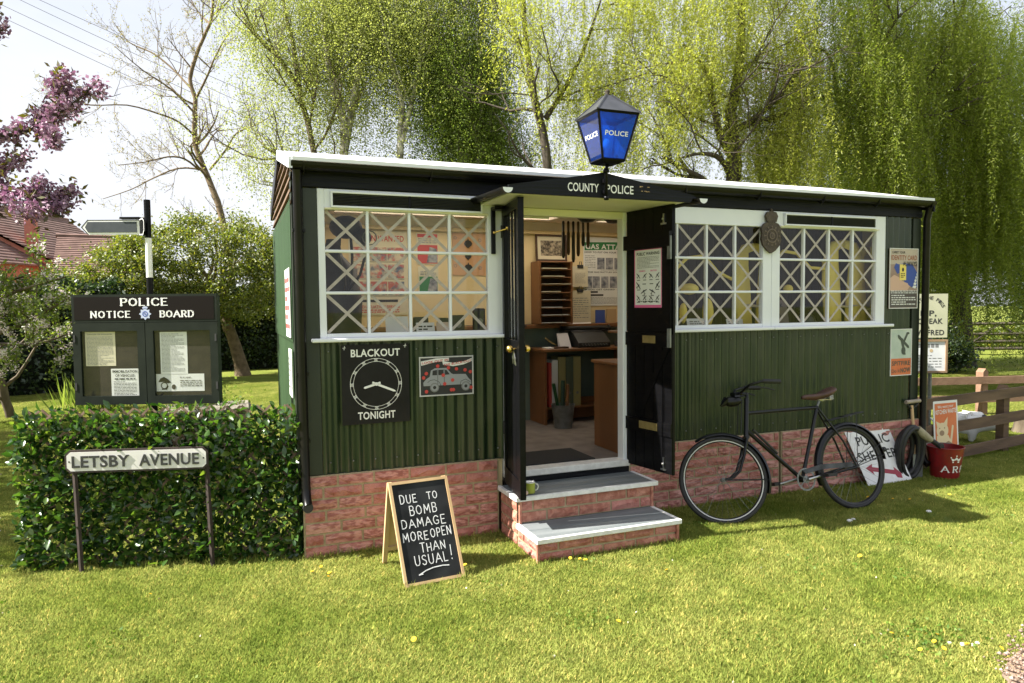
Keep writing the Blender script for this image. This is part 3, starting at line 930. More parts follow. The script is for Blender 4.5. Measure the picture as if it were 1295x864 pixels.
for a in (.16, .26, .36): DL.block(mb, a, a + .012, 1.46, z1 - .07, -.008, .006)
obj("glazing_bar", mb, M['black'], DLo)
mb = MB()
kp = Vector(DL.P(dw - .1, 1.405, 0))
for sg in (1, -1):
    mb.tube([kp + DL.n * .018 * sg, kp + DL.n * .045 * sg], .008, 8)
    mb.ball(kp + DL.n * .06 * sg, .026, 12, 8)
    obj("knob", mb, M['brass'], DLo, smooth=True)
    mb = MB()
mb = MB()
for i, (dz, da) in enumerate(((0, 0), (.004, .008), (-.006, -.006))):
    p = kp + DL.n * .03 + Vector((0, da, dz - .02))
    mb.tube([p, p + Vector((0, da * 2, -.035)), p + Vector((.004, da * 3, -.085))], .004, 6)
    mb.lathe([(.004, -.002), (.014, -.002), (.014, .002), (.004, .002)], 10, tuple(p + Vector((0, da * 2, -.04))), 0)
obj("key", mb, M['steel'], DLo)
for z in (2.2, .75):
    mb = MB()
    DL.block(mb, -.02, .03, z, z + .09, .018, .026)
    obj("hinge", mb, M['ink'], DLo)
mb = MB().tube([(1.385, -.06, 2.235), (1.40, -.075, 2.24), (1.45, -.10, 2.255), (1.463, -.12, 2.262)], .006, 8).ball((1.385, -.06, 2.235), .013, 8, 6).ball((1.463, -.12, 2.265), .014, 8, 6)
obj("door_hook", mb, M['brass'], hut, smooth=True)

# right leaf: black boarded stable door in three sections
hr = Vector((2.517, -.032, 0))
ar = Vector((.085, -.50, 0))
DR = Face(hr, ar, (0, 0, 1))
dw = ar.length
mb = MB()
DR.block(mb, 0, dw, .425, 2.43, -.024, -.004)
DRo = obj("door", mb, M['black'], hut, label="black boarded stable door leaf standing open on the right")
for (b0, b1) in ((.43, 1.475), (2.215, 2.428)):
    for i in range(5):
        w_ = dw / 5
        mb = MB()
        DR.slab(mb, [(i * w_ + .003, b0), ((i + 1) * w_ - .003, b0), ((i + 1) * w_ - .003, b1), (i * w_ + .003, b1)], -.004, .006)
        obj("plank", mb, M['black'], DRo)
mb = MB()
DR.block(mb, .008, dw - .012, 1.49, 2.13, -.004, .012)
obj("door_panel", mb, M['black'], DRo)
for (b0, b1, c1) in ((.71, .81, .017), (1.38, 1.485, .017), (2.125, 2.235, .035)):
    mb = MB()
    DR.block(mb, -.008, dw - .004, b0, b1, .0065, c1)
    obj("rail", mb, M['black'], DRo)
mb = MB()
DR.slab(mb, [(.10, .811), (.16, .811), (dw - .02, 1.379), (dw - .08, 1.379)], .0065, .014)
obj("brace", mb, M['black'], DRo)
mb = MB()
DR.block(mb, .2, .34, 1.405, 1.462, .0175, .021)
obj("letter_plate", mb, M['dullbrass'], DRo)
mb = MB()
DR.block(mb, .16, .36, .738, .795, .0175, .021)
obj("letter_plate", mb, M['dullbrass'], DRo)
for (b, sz) in ((.50, .05), (2.33, .04)):
    mb = MB()
    DR.block(mb, dw - .09, dw - .078, b - sz, b + sz, .0065, .016)
    DR.block(mb, dw - .115, dw - .06, b - sz, b - sz + .012, .0065, .014)
    mb.ball(DR.P(dw - .084, b, .02), .01, 8, 6)
    obj("bolt", mb, M['steel'], DRo)
mb = MB()
DR.block(mb, dw - .03, dw + .002, 2.03, 2.2, .0125, .03)
DR.block(mb, dw - .03, dw + .002, 1.38, 1.52, .0175, .03)
obj("hinge", mb, M['galv'], DRo)

# ------------------------------------------------------------------ steps
steps = thing("door_steps", "two grey painted steps with brick-faced sides and chipped white edges below the door", "steps", (1.98, -.38, 0))
def tread(x0, x1, y0, y1, z, n):
    w_ = (y1 - y0 - .02) / n
    t = obj("tread_edge", MB().bbox(x0, x1, y0 - .004, y0 + .022, z - .033, z + .001, .004).bbox(x0, x0 + .028, y0 + .0225, y1, z - .033, z + .0012, .004).bbox(x1 - .028, x1, y0 + .0225, y1, z - .033, z + .0008, .004), M['whitewood'], steps)
    for i in range(n):
        obj("tread_plank", MB().bbox(x0 + .03, x1 - .03, y0 + .024 + i * w_, y0 + .024 + (i + 1) * w_ - .005, z - .03, z - .001, .003), M['tread'], steps)
tread(1.395, 2.56, -.405, -.04, .36, 3)
tread(1.405, 2.535, -.745, -.372, .165, 2)
brick_panel("brick_panel", steps, Face((1.425, -.372, 0), (1, 0, 0), (0, 0, 1)), 0, 1.1, .165, .326, 2, SBM, seed=21)
brick_panel("brick_panel", steps, Face((1.425, -.715, 0), (1, 0, 0), (0, 0, 1)), 0, 1.09, .0, .131, 2, SBM, seed=22)
brick_panel("brick_panel", steps, Face((1.425, -.04, 0), (0, -1, 0), (0, 0, 1)), 0, .331, .0, .326, 4, SBM, seed=23)
brick_panel("brick_panel", steps, Face((1.425, -.374, 0), (0, -1, 0), (0, 0, 1)), 0, .339, .0, .131, 2, SBM, seed=24)
brick_panel("brick_panel", steps, Face((2.525, -.37, 0), (0, 1, 0), (0, 0, 1)), 0, .33, .0, .326, 4, SBM, seed=25)
brick_panel("brick_panel", steps, Face((2.515, -.715, 0), (0, 1, 0), (0, 0, 1)), 0, .339, .0, .131, 2, SBM, seed=26)
for (x, y, z0_, z1_) in ((1.428, -.392, .165, .326), (2.508, -.392, .166, .326), (1.41, -.736, 0, .131), (2.5, -.736, 0, .131)):
    obj("corner_strip", MB().bbox(x, x + .02, y - .0, y + .02, z0_, z1_, .003), M['sbrickA'], steps)
obj("step_frame", MB().box(1.446, 2.503, -.35, -.045, .0, .3).box(1.446, 2.493, -.69, -.36, .0, .12), M['darkwood'], steps)
# ------------------------------------------------------------------ lantern
ln = thing("police_lantern", "blue glass police lantern with black frame on a post above the door canopy", "lantern", (1.955, -.72, 2.40))
mb = MB().tube([(1.955, -.70, 2.415), (1.955, -.70, 2.60), (1.955, -.72, 2.645)], .011, 10).lathe([(.0, -.012), (.017, -.01), (.017, .012), (.011, .014)], 10, (1.955, -.70, 2.415)).lathe([(.018, 0), (.022, .012), (.014, .03)], 10, (1.955, -.70, 2.585))
obj("post", mb, M['black'], ln, smooth=True)
mb = MB().box(1.94, 1.97, -.70, -.667, 2.52, 2.545).box(1.94, 1.97, -.70, -.667, 2.45, 2.47)
obj("bracket", mb, M['black'], ln)
cx, cy = 1.955, -.72
lz0, lz1, hb, ht = 2.655, 2.948, .082, .148
cor = lambda s, z: [(cx - s, cy - s, z), (cx + s, cy - s, z), (cx + s, cy + s, z), (cx - s, cy + s, z)]
fr = MB()
b_, t_ = cor(hb, lz0), cor(ht, lz1)
for i in range(4):
    fr.tube([b_[i], t_[i]], .009, 4)
    fr.tube([b_[i], b_[(i + 1) % 4]], .010, 4)
    fr.tube([t_[i], t_[(i + 1) % 4]], .011, 4)
fr.add(cor(hb, lz0 - .006) + cor(hb * .6, lz0 - .02), [(0, 1, 5, 4), (1, 2, 6, 5), (2, 3, 7, 6), (3, 0, 4, 7), (4, 5, 6, 7), (0, 3, 2, 1)])
obj("frame", fr, M['black'], ln)
for i in range(4):
    j = (i + 1) % 4
    k = .94
    q = [Vector(b_[i]), Vector(b_[j]), Vector(t_[j]), Vector(t_[i])]
    pn = MB().add(q, [(0, 1, 2, 3)])
    p_ = obj("pane", pn, M['blueglass'], ln, fixn=False)
    if i in (0, 3):
        if i == 3: q = [Vector(b_[3]), Vector(b_[0]), Vector(t_[0]), Vector(t_[3])]
        f_ = Face((q[0] + q[1]) / 2, q[1] - q[0], ((q[2] + q[3]) - (q[0] + q[1])))
        H_ = (((q[2] + q[3]) - (q[0] + q[1])) / 2).length
        mb = MB()
        f_.text(mb, "POLICE", -.085, .085, H_ * .50, .031, c=.003, bold=.02)
        obj("lettering", mb, M['letterwhite'], p_)
rf = MB()
r0, r1, r2 = cor(ht + .012, lz1 + .004), cor(.068, 3.04), cor(.022, 3.088)
rf.add(r0 + r1 + r2, [(0, 1, 5, 4), (1, 2, 6, 5), (2, 3, 7, 6), (3, 0, 4, 7), (4, 5, 9, 8), (5, 6, 10, 9), (6, 7, 11, 10), (7, 4, 8, 11), (8, 9, 10, 11), (3, 2, 1, 0)])
for i in range(4): rf.tube([r0[i], r1[i], r2[i]], .007, 5)
obj("cap", rf, pm("lantern_cap_paint", (.03, .032, .038), (.05, .052, .06), rough=.35), ln)
obj("finial", MB().lathe([(.02, 3.085), (.024, 3.092), (.01, 3.1), (.018, 3.112), (.016, 3.122), (.003, 3.132)], 10, (cx, cy, 0)), M['barkdark'], ln, smooth=True)
mb = MB().ball((cx, cy, 2.77), .034, 12, 8, 1.2)
obj("bulb", mb, M['paper'], ln, smooth=True)
obj("lamp_holder", MB().lathe([(.03, 2.66), (.03, 2.72), (.016, 2.735)], 10, (cx, cy, 0)), M['galv'], ln)

# ------------------------------------------------------------------ plaque of a crown over a shield
pq = thing("crest_plaque", "dark cast iron crest plaque with crown hanging between the right windows", "plaque", (3.94, -.04, 2.13))
F = Face((3.94, -.032, 2.30), (1, 0, 0), (0, 0, 1))
mb = MB()
sh = [(0, -.17), (.045, -.145), (.09, -.10), (.108, -.05), (.1, .0), (.108, .045), (.075, .085), (.03, .1), (-.03, .1), (-.075, .085), (-.108, .045), (-.1, 0), (-.108, -.05), (-.09, -.10), (-.045, -.145)]
F.slab(mb, sh, 0, .022)
castiron = pm("brown_cast_iron", (.06, .045, .035), (.1, .075, .055), scale=25, rough=.6, metal=.3, bump=.6, bscale=90)
obj("shield", mb, castiron, pq)
mb = MB()
F.ring(mb, 0, -.02, .05, .062, .028, 24)
F.ring(mb, 0, -.02, .018, .03, .03, 16)
F.disc(mb, 0, -.02, .012, .032)
for k in range(12):
    a = R(30 * k)
    F.disc(mb, .08 * math.cos(a), -.02 + .08 * math.sin(a), .009, .0275, 8)
    F.line(mb, [(.062 * math.cos(a), -.02 + .062 * math.sin(a)), (.074 * math.cos(a), -.02 + .074 * math.sin(a))], .006, .0265)
obj("ornament", mb, pm("worn_brown_relief", (.12, .09, .07), (.17, .13, .1), scale=30, rough=.6, metal=.3), pq)
mb = MB()
F.slab(mb, [(-.05, .1), (.05, .1), (.066, .15), (.048, .182), (.016, .19), (0, .2), (-.016, .19), (-.048, .182), (-.066, .15)], .004, .026)
mb.ball(F.P(0, .205, .014), .012, 8, 6)
obj("crown", mb, castiron, pq)

# ------------------------------------------------------------------ signs and posters on the front wall
def board(name, label, cat, face, w, h, matf, t=.006, border=None, bw=.012, rx=0):
    th = thing(name, label, cat, face.P(w / 2, 0, 0))
    mb = MB()
    face.block(mb, 0, w, 0, h, -t, 0)
    o = obj("panel", mb, matf, th)
    if border:
        mb = MB()
        face.block(mb, 0, w, 0, bw, 0, .003); face.block(mb, 0, w, h - bw, h, 0, .003)
        face.block(mb, 0, bw, bw, h - bw, 0, .003); face.block(mb, w - bw, w, bw, h - bw, 0, .003)
        obj("border", mb, border, th)
    return th, o

# blackout clock board
F = Face((.272, -.04, .893), (1, 0, 0), (0, 0, 1))
ck, _ = board("blackout_clock_board", "square black board with white clock dial reading BLACKOUT TONIGHT", "sign", F, .468, .55, M['signblack'])
mb = MB()
F.text(mb, "BLACKOUT", .065, .405, .468, .052, bold=.022)
obj("lettering", mb, M['letterwhite'], ck)
mb = MB()
F.text(mb, "TONIGHT", .105, .365, .034, .052, bold=.022)
obj("lettering", mb, M['letterwhite'], ck)
mb = MB()
F.ring(mb, .235, .275, .1765, .1795)
F.ring(mb, .235, .275, .1555, .158)
for k in range(12):
    a = R(30 * k)
    c, s_ = math.cos(a), math.sin(a)
    P2 = lambda u, v: (.235 + (.167 + u) * c - v * s_, .275 + (.167 + u) * s_ + v * c)
    F.line(mb, [P2(-.007, -.013), P2(-.007, .013), P2(.007, -.013), P2(.007, .013), P2(-.007, -.013)], .0028)
obj("lettering", mb, M['letterwhite'], ck)
mb = MB()
def hand(ang, L, w):
    c, s_ = math.cos(R(ang)), math.sin(R(ang))
    Q = lambda u, v: (.235 + u * c - v * s_, .275 + u * s_ + v * c)
    F.slab(mb, [Q(-.03, -w / 2), Q(-.03, w / 2), Q(L * .9, w / 2), Q(L, w * .2), Q(L, -w * .2), Q(L * .9, -w / 2)], .003, .006)
hand(-23, .145, .015)
hand(196, .09, .015)
F.disc(mb, .235, .275, .012, .008)
obj("clock_hand", mb, M['letterwhite'], ck)
mb = MB()
for (a, b) in ((.02, .53), (.44, .535)):
    F.line(mb, [(a, b - .012), (a + .004, b + .012)], .004)
    F.line(mb, [(a - .008, b), (a + .01, b + .002)], .004)
obj("scuff", mb, M['paper'], ck)

# motor car poster
F = Face((.815, -.03, 1.058), (1, 0, 0), (0, 0, 1))
pc, _ = board("motor_car_poster", "framed poster of a grey motor car with red dots, headed LOOK OUT", "poster", F, .405, .284, M['ink'], border=pm("grey_poster_edge", (.5, .5, .5), (.58, .58, .57), rough=.6), bw=.009)
carm = pm("printed_grey", (.3, .31, .33), None, rough=.7)
mb = MB()
body = [(.03, .075), (.028, .1), (.05, .125), (.075, .14), (.085, .185), (.115, .2), (.2, .2), (.235, .16), (.25, .152), (.345, .15), (.365, .12), (.385, .1), (.388, .075)]
F.poly(mb, body, .002)
obj("printed_car", mb, carm, pc)
mb = MB()
for a in (.11, .345):
    F.disc(mb, a, .062, .034, .0032)
mb2 = MB()
for a in (.11, .345):
    F.disc(mb2, a, .062, .026, .0040)
mb3 = MB()
for a in (.11, .345):
    F.disc(mb3, a, .062, .012, .0046)
for q in ([(.095, .15), (.098, .183), (.13, .188), (.13, .15)], [(.14, .15), (.14, .188), (.178, .188), (.178, .15)], [(.188, .15), (.188, .186), (.2, .186), (.225, .152)]):
    F.poly(mb3, q, .0028)
F.line(mb3, [(.135, .07), (.135, .19)], .003, .0029); F.line(mb3, [(.183, .07), (.183, .19)], .003, .0029)
F.line(mb3, [(.06, .1), (.08, .115), (.11, .118), (.145, .1), (.16, .07), (.3, .07), (.31, .1), (.345, .112), (.38, .09)], .003, .003)
obj("print", mb, M['greyink'], pc)
obj("print", mb2, carm, pc)
obj("print", mb3, M['ink'], pc)
mb = MB()
for (a, b) in ((.05, .165), (.03, .135), (.135, .215), (.215, .2), (.275, .19), (.34, .18), (.38, .165), (.175, .148), (.245, .11), (.185, .085), (.05, .035), (.235, .04), (.25, .04), (.385, .05)):
    mb = MB()
    F.disc(mb, a, b, .013, .0052 + a * .0005, 12)
    obj("red_dot", mb, M['redink'], pc)
mb = MB()
F.poly(mb, [(.015, .222), (.12, .245), (.22, .25), (.22, .272), (.12, .27), (.012, .252)], .0025)
F.poly(mb, [(.175, .224), (.25, .21), (.33, .22), (.392, .242), (.392, .264), (.33, .242), (.25, .235), (.17, .25)], .0032)
obj("banner", mb, M['paper'], pc)
mb = MB()
F.text(mb, "LOOK OUT IN", .02, .215, .232, .016, c=.0042, bold=.02, tilt=.1)
F.text(mb, "THE BLACK-OUT", .18, .388, .212, .016, c=.0045, bold=.02, tilt=.13)
obj("lettering", mb, M['redink'], pc)

# identity card poster
F = Face((5.365, -.03, 1.635), (1, 0, 0), (0, 0, 1))
pi_, _ = board("identity_card_poster", "tall poster of a hand holding a buff card, reading CARRY YOUR IDENTITY CARD ALWAYS", "poster", F, .375, .572, pm("brown_poster_ground", (.3, .2, .16), (.42, .32, .27), scale=5, rough=.6), border=M['paper'], bw=.007)
mb = MB(); F.rect(mb, .01, .365, .01, .17, .001)
obj("print", mb, pm("dark_poster_base", (.09, .075, .07), None), pi_)
mb = MB(); F.rect(mb, .01, .365, .42, .562, .001)
obj("print", mb, pm("buff_poster_top", (.5, .42, .34), None), pi_)
mb = MB()
F.poly(mb, [(.365, .2), (.365, .34), (.3, .42), (.2, .43), (.12, .42), (.08, .43), (.06, .39), (.1, .33), (.14, .34), (.2, .25), (.3, .2)], .002)
obj("print", mb, M['blueink'], pi_)
mb = MB()
for k in range(5): F.poly(mb, [(.30 + k * .013, .20 + k * .03), (.34 + k * .005, .19 + k * .03), (.36, .215 + k * .03), (.315 + k * .01, .22 + k * .03)], .0028)
obj("print", mb, M['paper'], pi_)
mb = MB()
F.poly(mb, [(.01, .17), (.01, .29), (.06, .32), (.12, .30), (.17, .26), (.24, .24), (.25, .22), (.19, .2), (.22, .175)], .0022)
for k in range(4): F.poly(mb, [(.14 + k * .02, .2 + k * .008), (.23 + k * .01, .168 + k * .012), (.24 + k * .01, .178 + k * .012), (.15 + k * .02, .215 + k * .008)], .0026)
obj("print", mb, pm("printed_skin", (.62, .4, .3), None), pi_)
mb = MB(); F.rect(mb, .13, .215, .27, .42, .0035)
obj("print", mb, M['yellow'], pi_)
mb = MB()
F.text(mb, "CARRY YOUR", .03, .2, .522, .024, c=.0025, bold=.015)
F.text(mb, "ALWAYS", .17, .355, .405, .045, c=.0042, bold=.02)
F.disc(mb, .172, .37, .014, .0045, 10, 1.4); F.lines(mb, .145, .2, .29, .34, 3, c=.0045)
obj("lettering", mb, M['ink'], pi_)
mb = MB(); F.text(mb, "IDENTITY CARD", .02, .355, .462, .046, c=.0025, bold=.02)
obj("lettering", mb, pm("rust_ink", (.32, .1, .05), None), pi_)
mb = MB()
F.lines(mb, .03, .35, .03, .135, 5, c=.0022); F.lines(mb, .02, .36, .14, .175, 2, c=.0032)
obj("lettering", mb, M['paper'], pi_)

# aeroplane poster
F = Face((5.395, -.03, .992), (1, 0, 0), (0, 0, 1))
pp, _ = board("aeroplane_poster", "small poster of a fighter plane over an orange base, reading SPITFIRE Do it NOW", "poster", F, .28, .448, pm("pale_blue_green_print", (.42, .5, .44), (.58, .64, .56), scale=6, rough=.7), border=M['paper'], bw=.007)
mb = MB(); F.rect(mb, .008, .272, .008, .165, .001)
obj("print", mb, M['orangeink'], pp)
planeink = pm("dark_green_ink", (.07, .085, .07), None)
mb = MB()
F.poly(mb, [(.09, .385), (.105, .395), (.24, .285), (.245, .262), (.225, .262), (.1, .36)], .002)
F.poly(mb, [(.13, .34), (.16, .36), (.2, .2), (.175, .2)], .0025)
F.poly(mb, [(.16, .33), (.185, .32), (.23, .4), (.215, .415)], .0027)
F.disc(mb, .225, .405, .022, .0022, 10, .5)
F.disc(mb, .17, .24, .028, .0022, 12, 1.4)
obj("print", mb, planeink, pp)
mb = MB()
F.text(mb, "SPITFIRE", .02, .26, .1, .042, c=.0025, bold=.02)
F.text(mb, "Do it", .02, .125, .028, .036, c=.0025, bold=.005, tilt=.05)
F.text(mb, "NOW", .135, .265, .028, .045, c=.0025, bold=.03, tilt=.05)
obj("lettering", mb, planeink, pp)

# aircraft recognition poster on the right door leaf
FF = Face(Vector(hr) + DR.n * .014 + Vector((0, 0, 1.675)), ar, (0, 0, 1))
class Sh(Face):
    pass
FF.o = FF.o + FF.a * .105
pw, _ = board("public_warning_poster", "narrow white poster with pink edge and rows of aircraft silhouettes on the black door", "poster", FF, .30, .445, M['paper'], t=.001, border=M['pinkink'], bw=.004)
mb = MB(); FF.rect(mb, .005, .295, .005, .02, .0042)
FF.text(mb, "GERMAN", .05, .12, .275, .012, bold=.02); FF.text(mb, "BRITISH", .18, .25, .275, .012, bold=.02)
obj("print", mb, M['pinkink'], pw)
mb = MB()
FF.text(mb, "PUBLIC WARNING", .025, .275, .4, .024, bold=.02)
FF.lines(mb, .04, .26, .04, .055, 1, c=.0015)
def plane(a, b, s, ang):
    c, s_ = math.cos(R(ang)), math.sin(R(ang))
    T = lambda u, v: (a + (u * c - v * s_) * s, b + (u * s_ + v * c) * s)
    FF.poly(mb, [T(-1, -.12), T(1, -.12), T(1, .04), T(0, .2), T(-1, .04)], .0018)
    FF.poly(mb, [T(-.1, .35), T(.1, .35), T(.07, -.8), T(-.07, -.8)], .0021)
    FF.poly(mb, [T(-.35, -.72), T(.35, -.72), T(.3, -.62), T(-.3, -.62)], .0024)
for row, (b, n) in enumerate(((.245, 4), (.17, 2), (.125, 2), (.075, 4))):
    for k in range(n):
        a = (.045 + k * .07) if n == 4 else ((.045, .255) if row == 1 else (.105, .2))[k]
        plane(a, b, .028 if n == 4 else .036, (-45, 40, -40, 45)[k] if n == 4 else (-50, 50)[k] * (1 if row == 1 else -.5))
        FF.rect(mb, a - .018, a + .018, b - .036, b - .031)
FF.rect(mb, .09, .13, .178, .184); FF.rect(mb, .17, .21, .178, .184)
obj("lettering", mb, M['ink'], pw)
mb = MB(); FF.lines(mb, .03, .27, .3, .39, 9, h=.35)
obj("lettering", mb, M['greyink'], pw)

# posters on the left side wall
for k, (y1, y0, z0_, z1_) in enumerate(((.42, -.0, 1.50, 1.97), (.22, -.02, 1.10, 1.42))):
    F = Face((-.05, y1, z0_), (0, -1, 0), (0, 0, 1))
    ps_, _ = board("side_wall_poster", ("white poster with red print high on the green side wall", "lower white notice on the green side wall beside the downpipe")[k], "poster", F, y1 - y0, z1_ - z0_, M['paper'])
    mb = MB(); F.lines(mb, .03, y1 - y0 - .03, .04, z1_ - z0_ - .05, 6, h=.5)
    obj("print", mb, (M['redink'], M['greyink'])[k], ps_)

# ------------------------------------------------------------------ mug on the top step
mg = thing("mug", "green and white enamel mug on the top step below the open glazed door", "mug", (1.535, -.33, .362))
gm = pm("olive_green_enamel", (.3, .34, .05), (.36, .4, .07), rough=.3)
mb = MB().lathe([(.032, 0), (.036, .004), (.036, .078), (.033, .078), (.032, .008), (0.001, .006)], 18, (1.535, -.33, .362))
obj("cup", mb, gm, mg, ang=40)
mb = MB().tube([(1.571, -.33, .428), (1.592, -.335, .42), (1.597, -.336, .40), (1.588, -.335, .382), (1.571, -.33, .376)], .005, 6)
obj("handle", mb, M['paper'], mg, smooth=True)
obj("rim", MB().lathe([(.0365, .076), (.0375, .079), (.0365, .082), (.0325, .082), (.0325, .077)], 18, (1.535, -.33, .362)), M['paper'], mg, smooth=True)
eg = MB().ball((1.485, -.375, .378), .017, 10, 7, .9)
tag(obj("pebble", eg, pm("pinkish_pebble", (.6, .42, .36), None, rough=.6), smooth=True), "small pinkish pebble beside the mug on the top step", "pebble")

# ------------------------------------------------------------------ pavement board with chalk writing
ab = thing("pavement_board", "chalkboard A-board on the lawn reading DUE TO BOMB DAMAGE MORE OPEN THAN USUAL!", "sign board", (.70, -.6, 0))
o0 = Vector((.515, -.80, .01)); a_ = Vector((.40, .036, 0)); tp = Vector((.47, -.57, .60))
bdir = (tp - o0).normalized()
a_ = a_.normalized()
F = Face(o0, a_, bdir)
w_, h_ = .392, (tp - o0).length
mb = MB(); F.block(mb, .018, w_ - .018, .018, h_ - .018, -.012, -.002)
obj("board", mb, M['chalkboard'], ab)
for (a0, a1, b0, b1) in ((0, .018, 0, h_), (w_ - .018, w_, 0, h_), (.018, w_ - .018, 0, .018), (.018, w_ - .018, h_ - .018, h_)):
    mb = MB(); F.block(mb, a0, a1, b0, b1, -.016, .004)
    obj("frame_rail", mb, M['plywood'], ab)
bt = tp - F.n * .02
B2 = Face(Vector((.47, -.33, .01)), a_, (bt - Vector((.47, -.33, .01))))
hh = (bt - Vector((.47, -.33, .01))).length
for (a0, a1, b0, b1) in ((0, .03, 0, hh), (w_ - .03, w_, 0, hh), (.03, w_ - .03, .1, .13), (.03, w_ - .03, hh - .04, hh - .01)):
    mb = MB(); B2.block(mb, a0, a1, b0, b1, -.01, .012)
    obj("back_leg", mb, M['plywood'], ab)
mb = MB(); B2.block(mb, .03, w_ - .03, .13, hh - .04, -.004, .0)
obj("back_board", mb, M['plywood'], ab)
random.seed(12)
mb = MB()
for (t, a0, a1, b, h) in (("DUE", .055, .165, .495, .052), ("TO", .235, .305, .505, .045), ("BOMB", .105, .285, .418, .055), ("DAMAGE", .04, .33, .342, .052), ("MORE", .035, .20, .262, .052), ("OPEN", .215, .355, .268, .052), ("THAN", .135, .30, .188, .052), ("USUAL", .085, .30, .112, .055), ("!", .315, .345, .112, .085)):
    F.strokes(mb, t, a0, a1, b, h, .0053, c=-.0008, jit=.07, gap=.22)
F.line(mb, [(.10, .058), (.15, .078), (.2, .088), (.26, .09), (.3, .085)], .006, -.0008)
F.line(mb, [(.10, .058), (.125, .06)], .006, -.0004)
obj("chalk_lettering", mb, M['chalk'], ab)

# ------------------------------------------------------------------ street name sign
ns_ = thing("street_name_sign", "black and white cast street sign reading LETSBY AVENUE on two iron posts before the hedge", "sign", (-1.0, .22, 0))
o0 = Vector((-1.43, .29, .657)); e0 = Vector((-.58, .055, .657))
F = Face(o0, e0 - o0, (0, 0, 1))
w_ = (e0 - o0).length; h_ = .148
oct_ = lambda m: [(m, .03 + m * .4), (.03 + m * .4, m), (w_ - .03 - m * .4, m), (w_ - m, .03 + m * .4), (w_ - m, h_ - .03 - m * .4), (w_ - .03 - m * .4, h_ - m), (.03 + m * .4, h_ - m), (m, h_ - .03 - m * .4)]
ironm = pm("rusty_black_iron", (.03, .02, .018), (.05, .034, .03), scale=20, rough=.7)
mb = MB(); F.slab(mb, oct_(0), -.012, 0)
obj("rim", mb, ironm, ns_)
mb = MB(); F.slab(mb, oct_(.013), -.006, .003)
obj("plate", mb, pm("cream_white_sign_enamel", (.68, .66, .64), (.76, .74, .72), scale=8, rough=.45), ns_)
mb = MB()
F.text(mb, "LETSBY", .045, .395, .037, .076, c=.0035, bold=.02, depth=.005)
rl_ = pm("dark_grey_raised_letters", (.04, .04, .04), None, rough=.5)
obj("lettering", mb, rl_, ns_)
mb = MB()
F.text(mb, "AVENUE", .455, .825, .037, .076, c=.0035, bold=.02, depth=.005)
F.disc(mb, .028, .074, .006, .004, 8); F.disc(mb, w_ - .028, .074, .006, .004, 8)
obj("lettering", mb, rl_, ns_)
for (u, lean) in ((.045, .0), (w_ - .02, 0)):
    p = F.P(u, 0, -.02)
    mb = MB().tube([(p[0] + .02 * (1 if u < .1 else 1), p[1] - .01, -.02), (p[0], p[1], .78)], .015, 4)
    obj("post", mb, ironm, ns_)

# ------------------------------------------------------------------ police notice board
nb = thing("notice_board", "dark green glazed double notice board headed POLICE NOTICE BOARD above the leafy screen", "notice board", (-.97, .50, 0))
o0 = Vector((-1.425, .665, 1.05)); e0 = Vector((-.505, .315, 1.05))
F = Face(o0, e0 - o0, (0, 0, 1))
w_ = (e0 - o0).length
DG = pm("dark_green_board_paint", (.008, .012, .008), (.014, .019, .013), scale=9, rough=.5, spec=.22)
mb = MB(); F.block(mb, .004, w_ - .004, 0, .745, -.06, -.025)
obj("case", mb, DG, nb)
mb = MB(); F.block(mb, 0, w_, .565, .755, -.024, .006)
hd = obj("header", mb, DG, nb)
mb = MB(); F.block(mb, .018, w_ - .018, .582, .738, .0062, .008)
obj("header_panel", mb, pm("black_brown_header", (.007, .004, .0035), None, rough=.4, spec=.2), hd)
ls = MB()
F.strokes(ls, "POLICE", .335, .655, .678, .048, .0125, c=.010, serif=.0095, thin=.005, gap=.17)
F.strokes(ls, "NOTICE", .13, .40, .598, .042, .0105, c=.010, serif=.008, thin=.0045, gap=.2)
F.strokes(ls, "BOARD", .60, .83, .598, .042, .0105, c=.010, serif=.008, thin=.0045, gap=.2)
obj("lettering", ls, M['letterwhite'], hd)
mb = MB()
star = []
for k in range(16):
    a = R(22.5 * k + 90)
    r_ = .045 if k % 2 == 0 else .032
    star.append((.5 + r_ * .93 * math.cos(a), .620 + r_ * .93 * math.sin(a)))
F.poly(mb, star, .0092)
F.slab(mb, [(.487, .652), (.513, .652), (.519, .664), (.508, .672), (.492, .672), (.481, .664)], .0085, .0095)
obj("badge", mb, pm("pale_blue_badge", (.45, .5, .66), None, rough=.5), hd)
mb = MB(); F.ring(mb, .5, .620, .013, .019, .0102, 20); F.disc(mb, .5, .620, .006, .0104, 10); F.line(mb, [(.488, .659), (.512, .659)], .003, .0104)
obj("badge_ring", mb, M['blueink'], hd)
hw = w_ / 2
backm = pm("brown_cork_backing", (.028, .021, .016), (.045, .034, .026), scale=12, rough=.9)
mb = MB(); F.block(mb, .03, w_ - .03, .03, .56, -.0245, -.020)
obj("backing", mb, backm, nb)
for (a0, a1) in ((.0, hw - .002), (hw + .002, w_)):
    mb = MB()
    F.block(mb, a0, a0 + .052, 0, .562, -.019, .006); F.block(mb, a1 - .052, a1, 0, .562, -.019, .006)
    F.block(mb, a0 + .052, a1 - .052, 0, .058, -.019, .006); F.block(mb, a0 + .052, a1 - .052, .505, .562, -.019, .006)
    d_ = obj("door", mb, DG, nb)
    mb = MB(); F.rect(mb, a0 + .052, a1 - .052, .058, .505, -.005)
    obj("pane", mb, M['glass'], d_)
for (a, z_) in ((.012, .1), (.012, .43), (w_ - .012, .1), (w_ - .012, .43)):
    mb = MB(); F.block(mb, a - .006, a + .006, z_, z_ + .05, .0065, .010)
    obj("hinge", mb, M['ink'], nb)
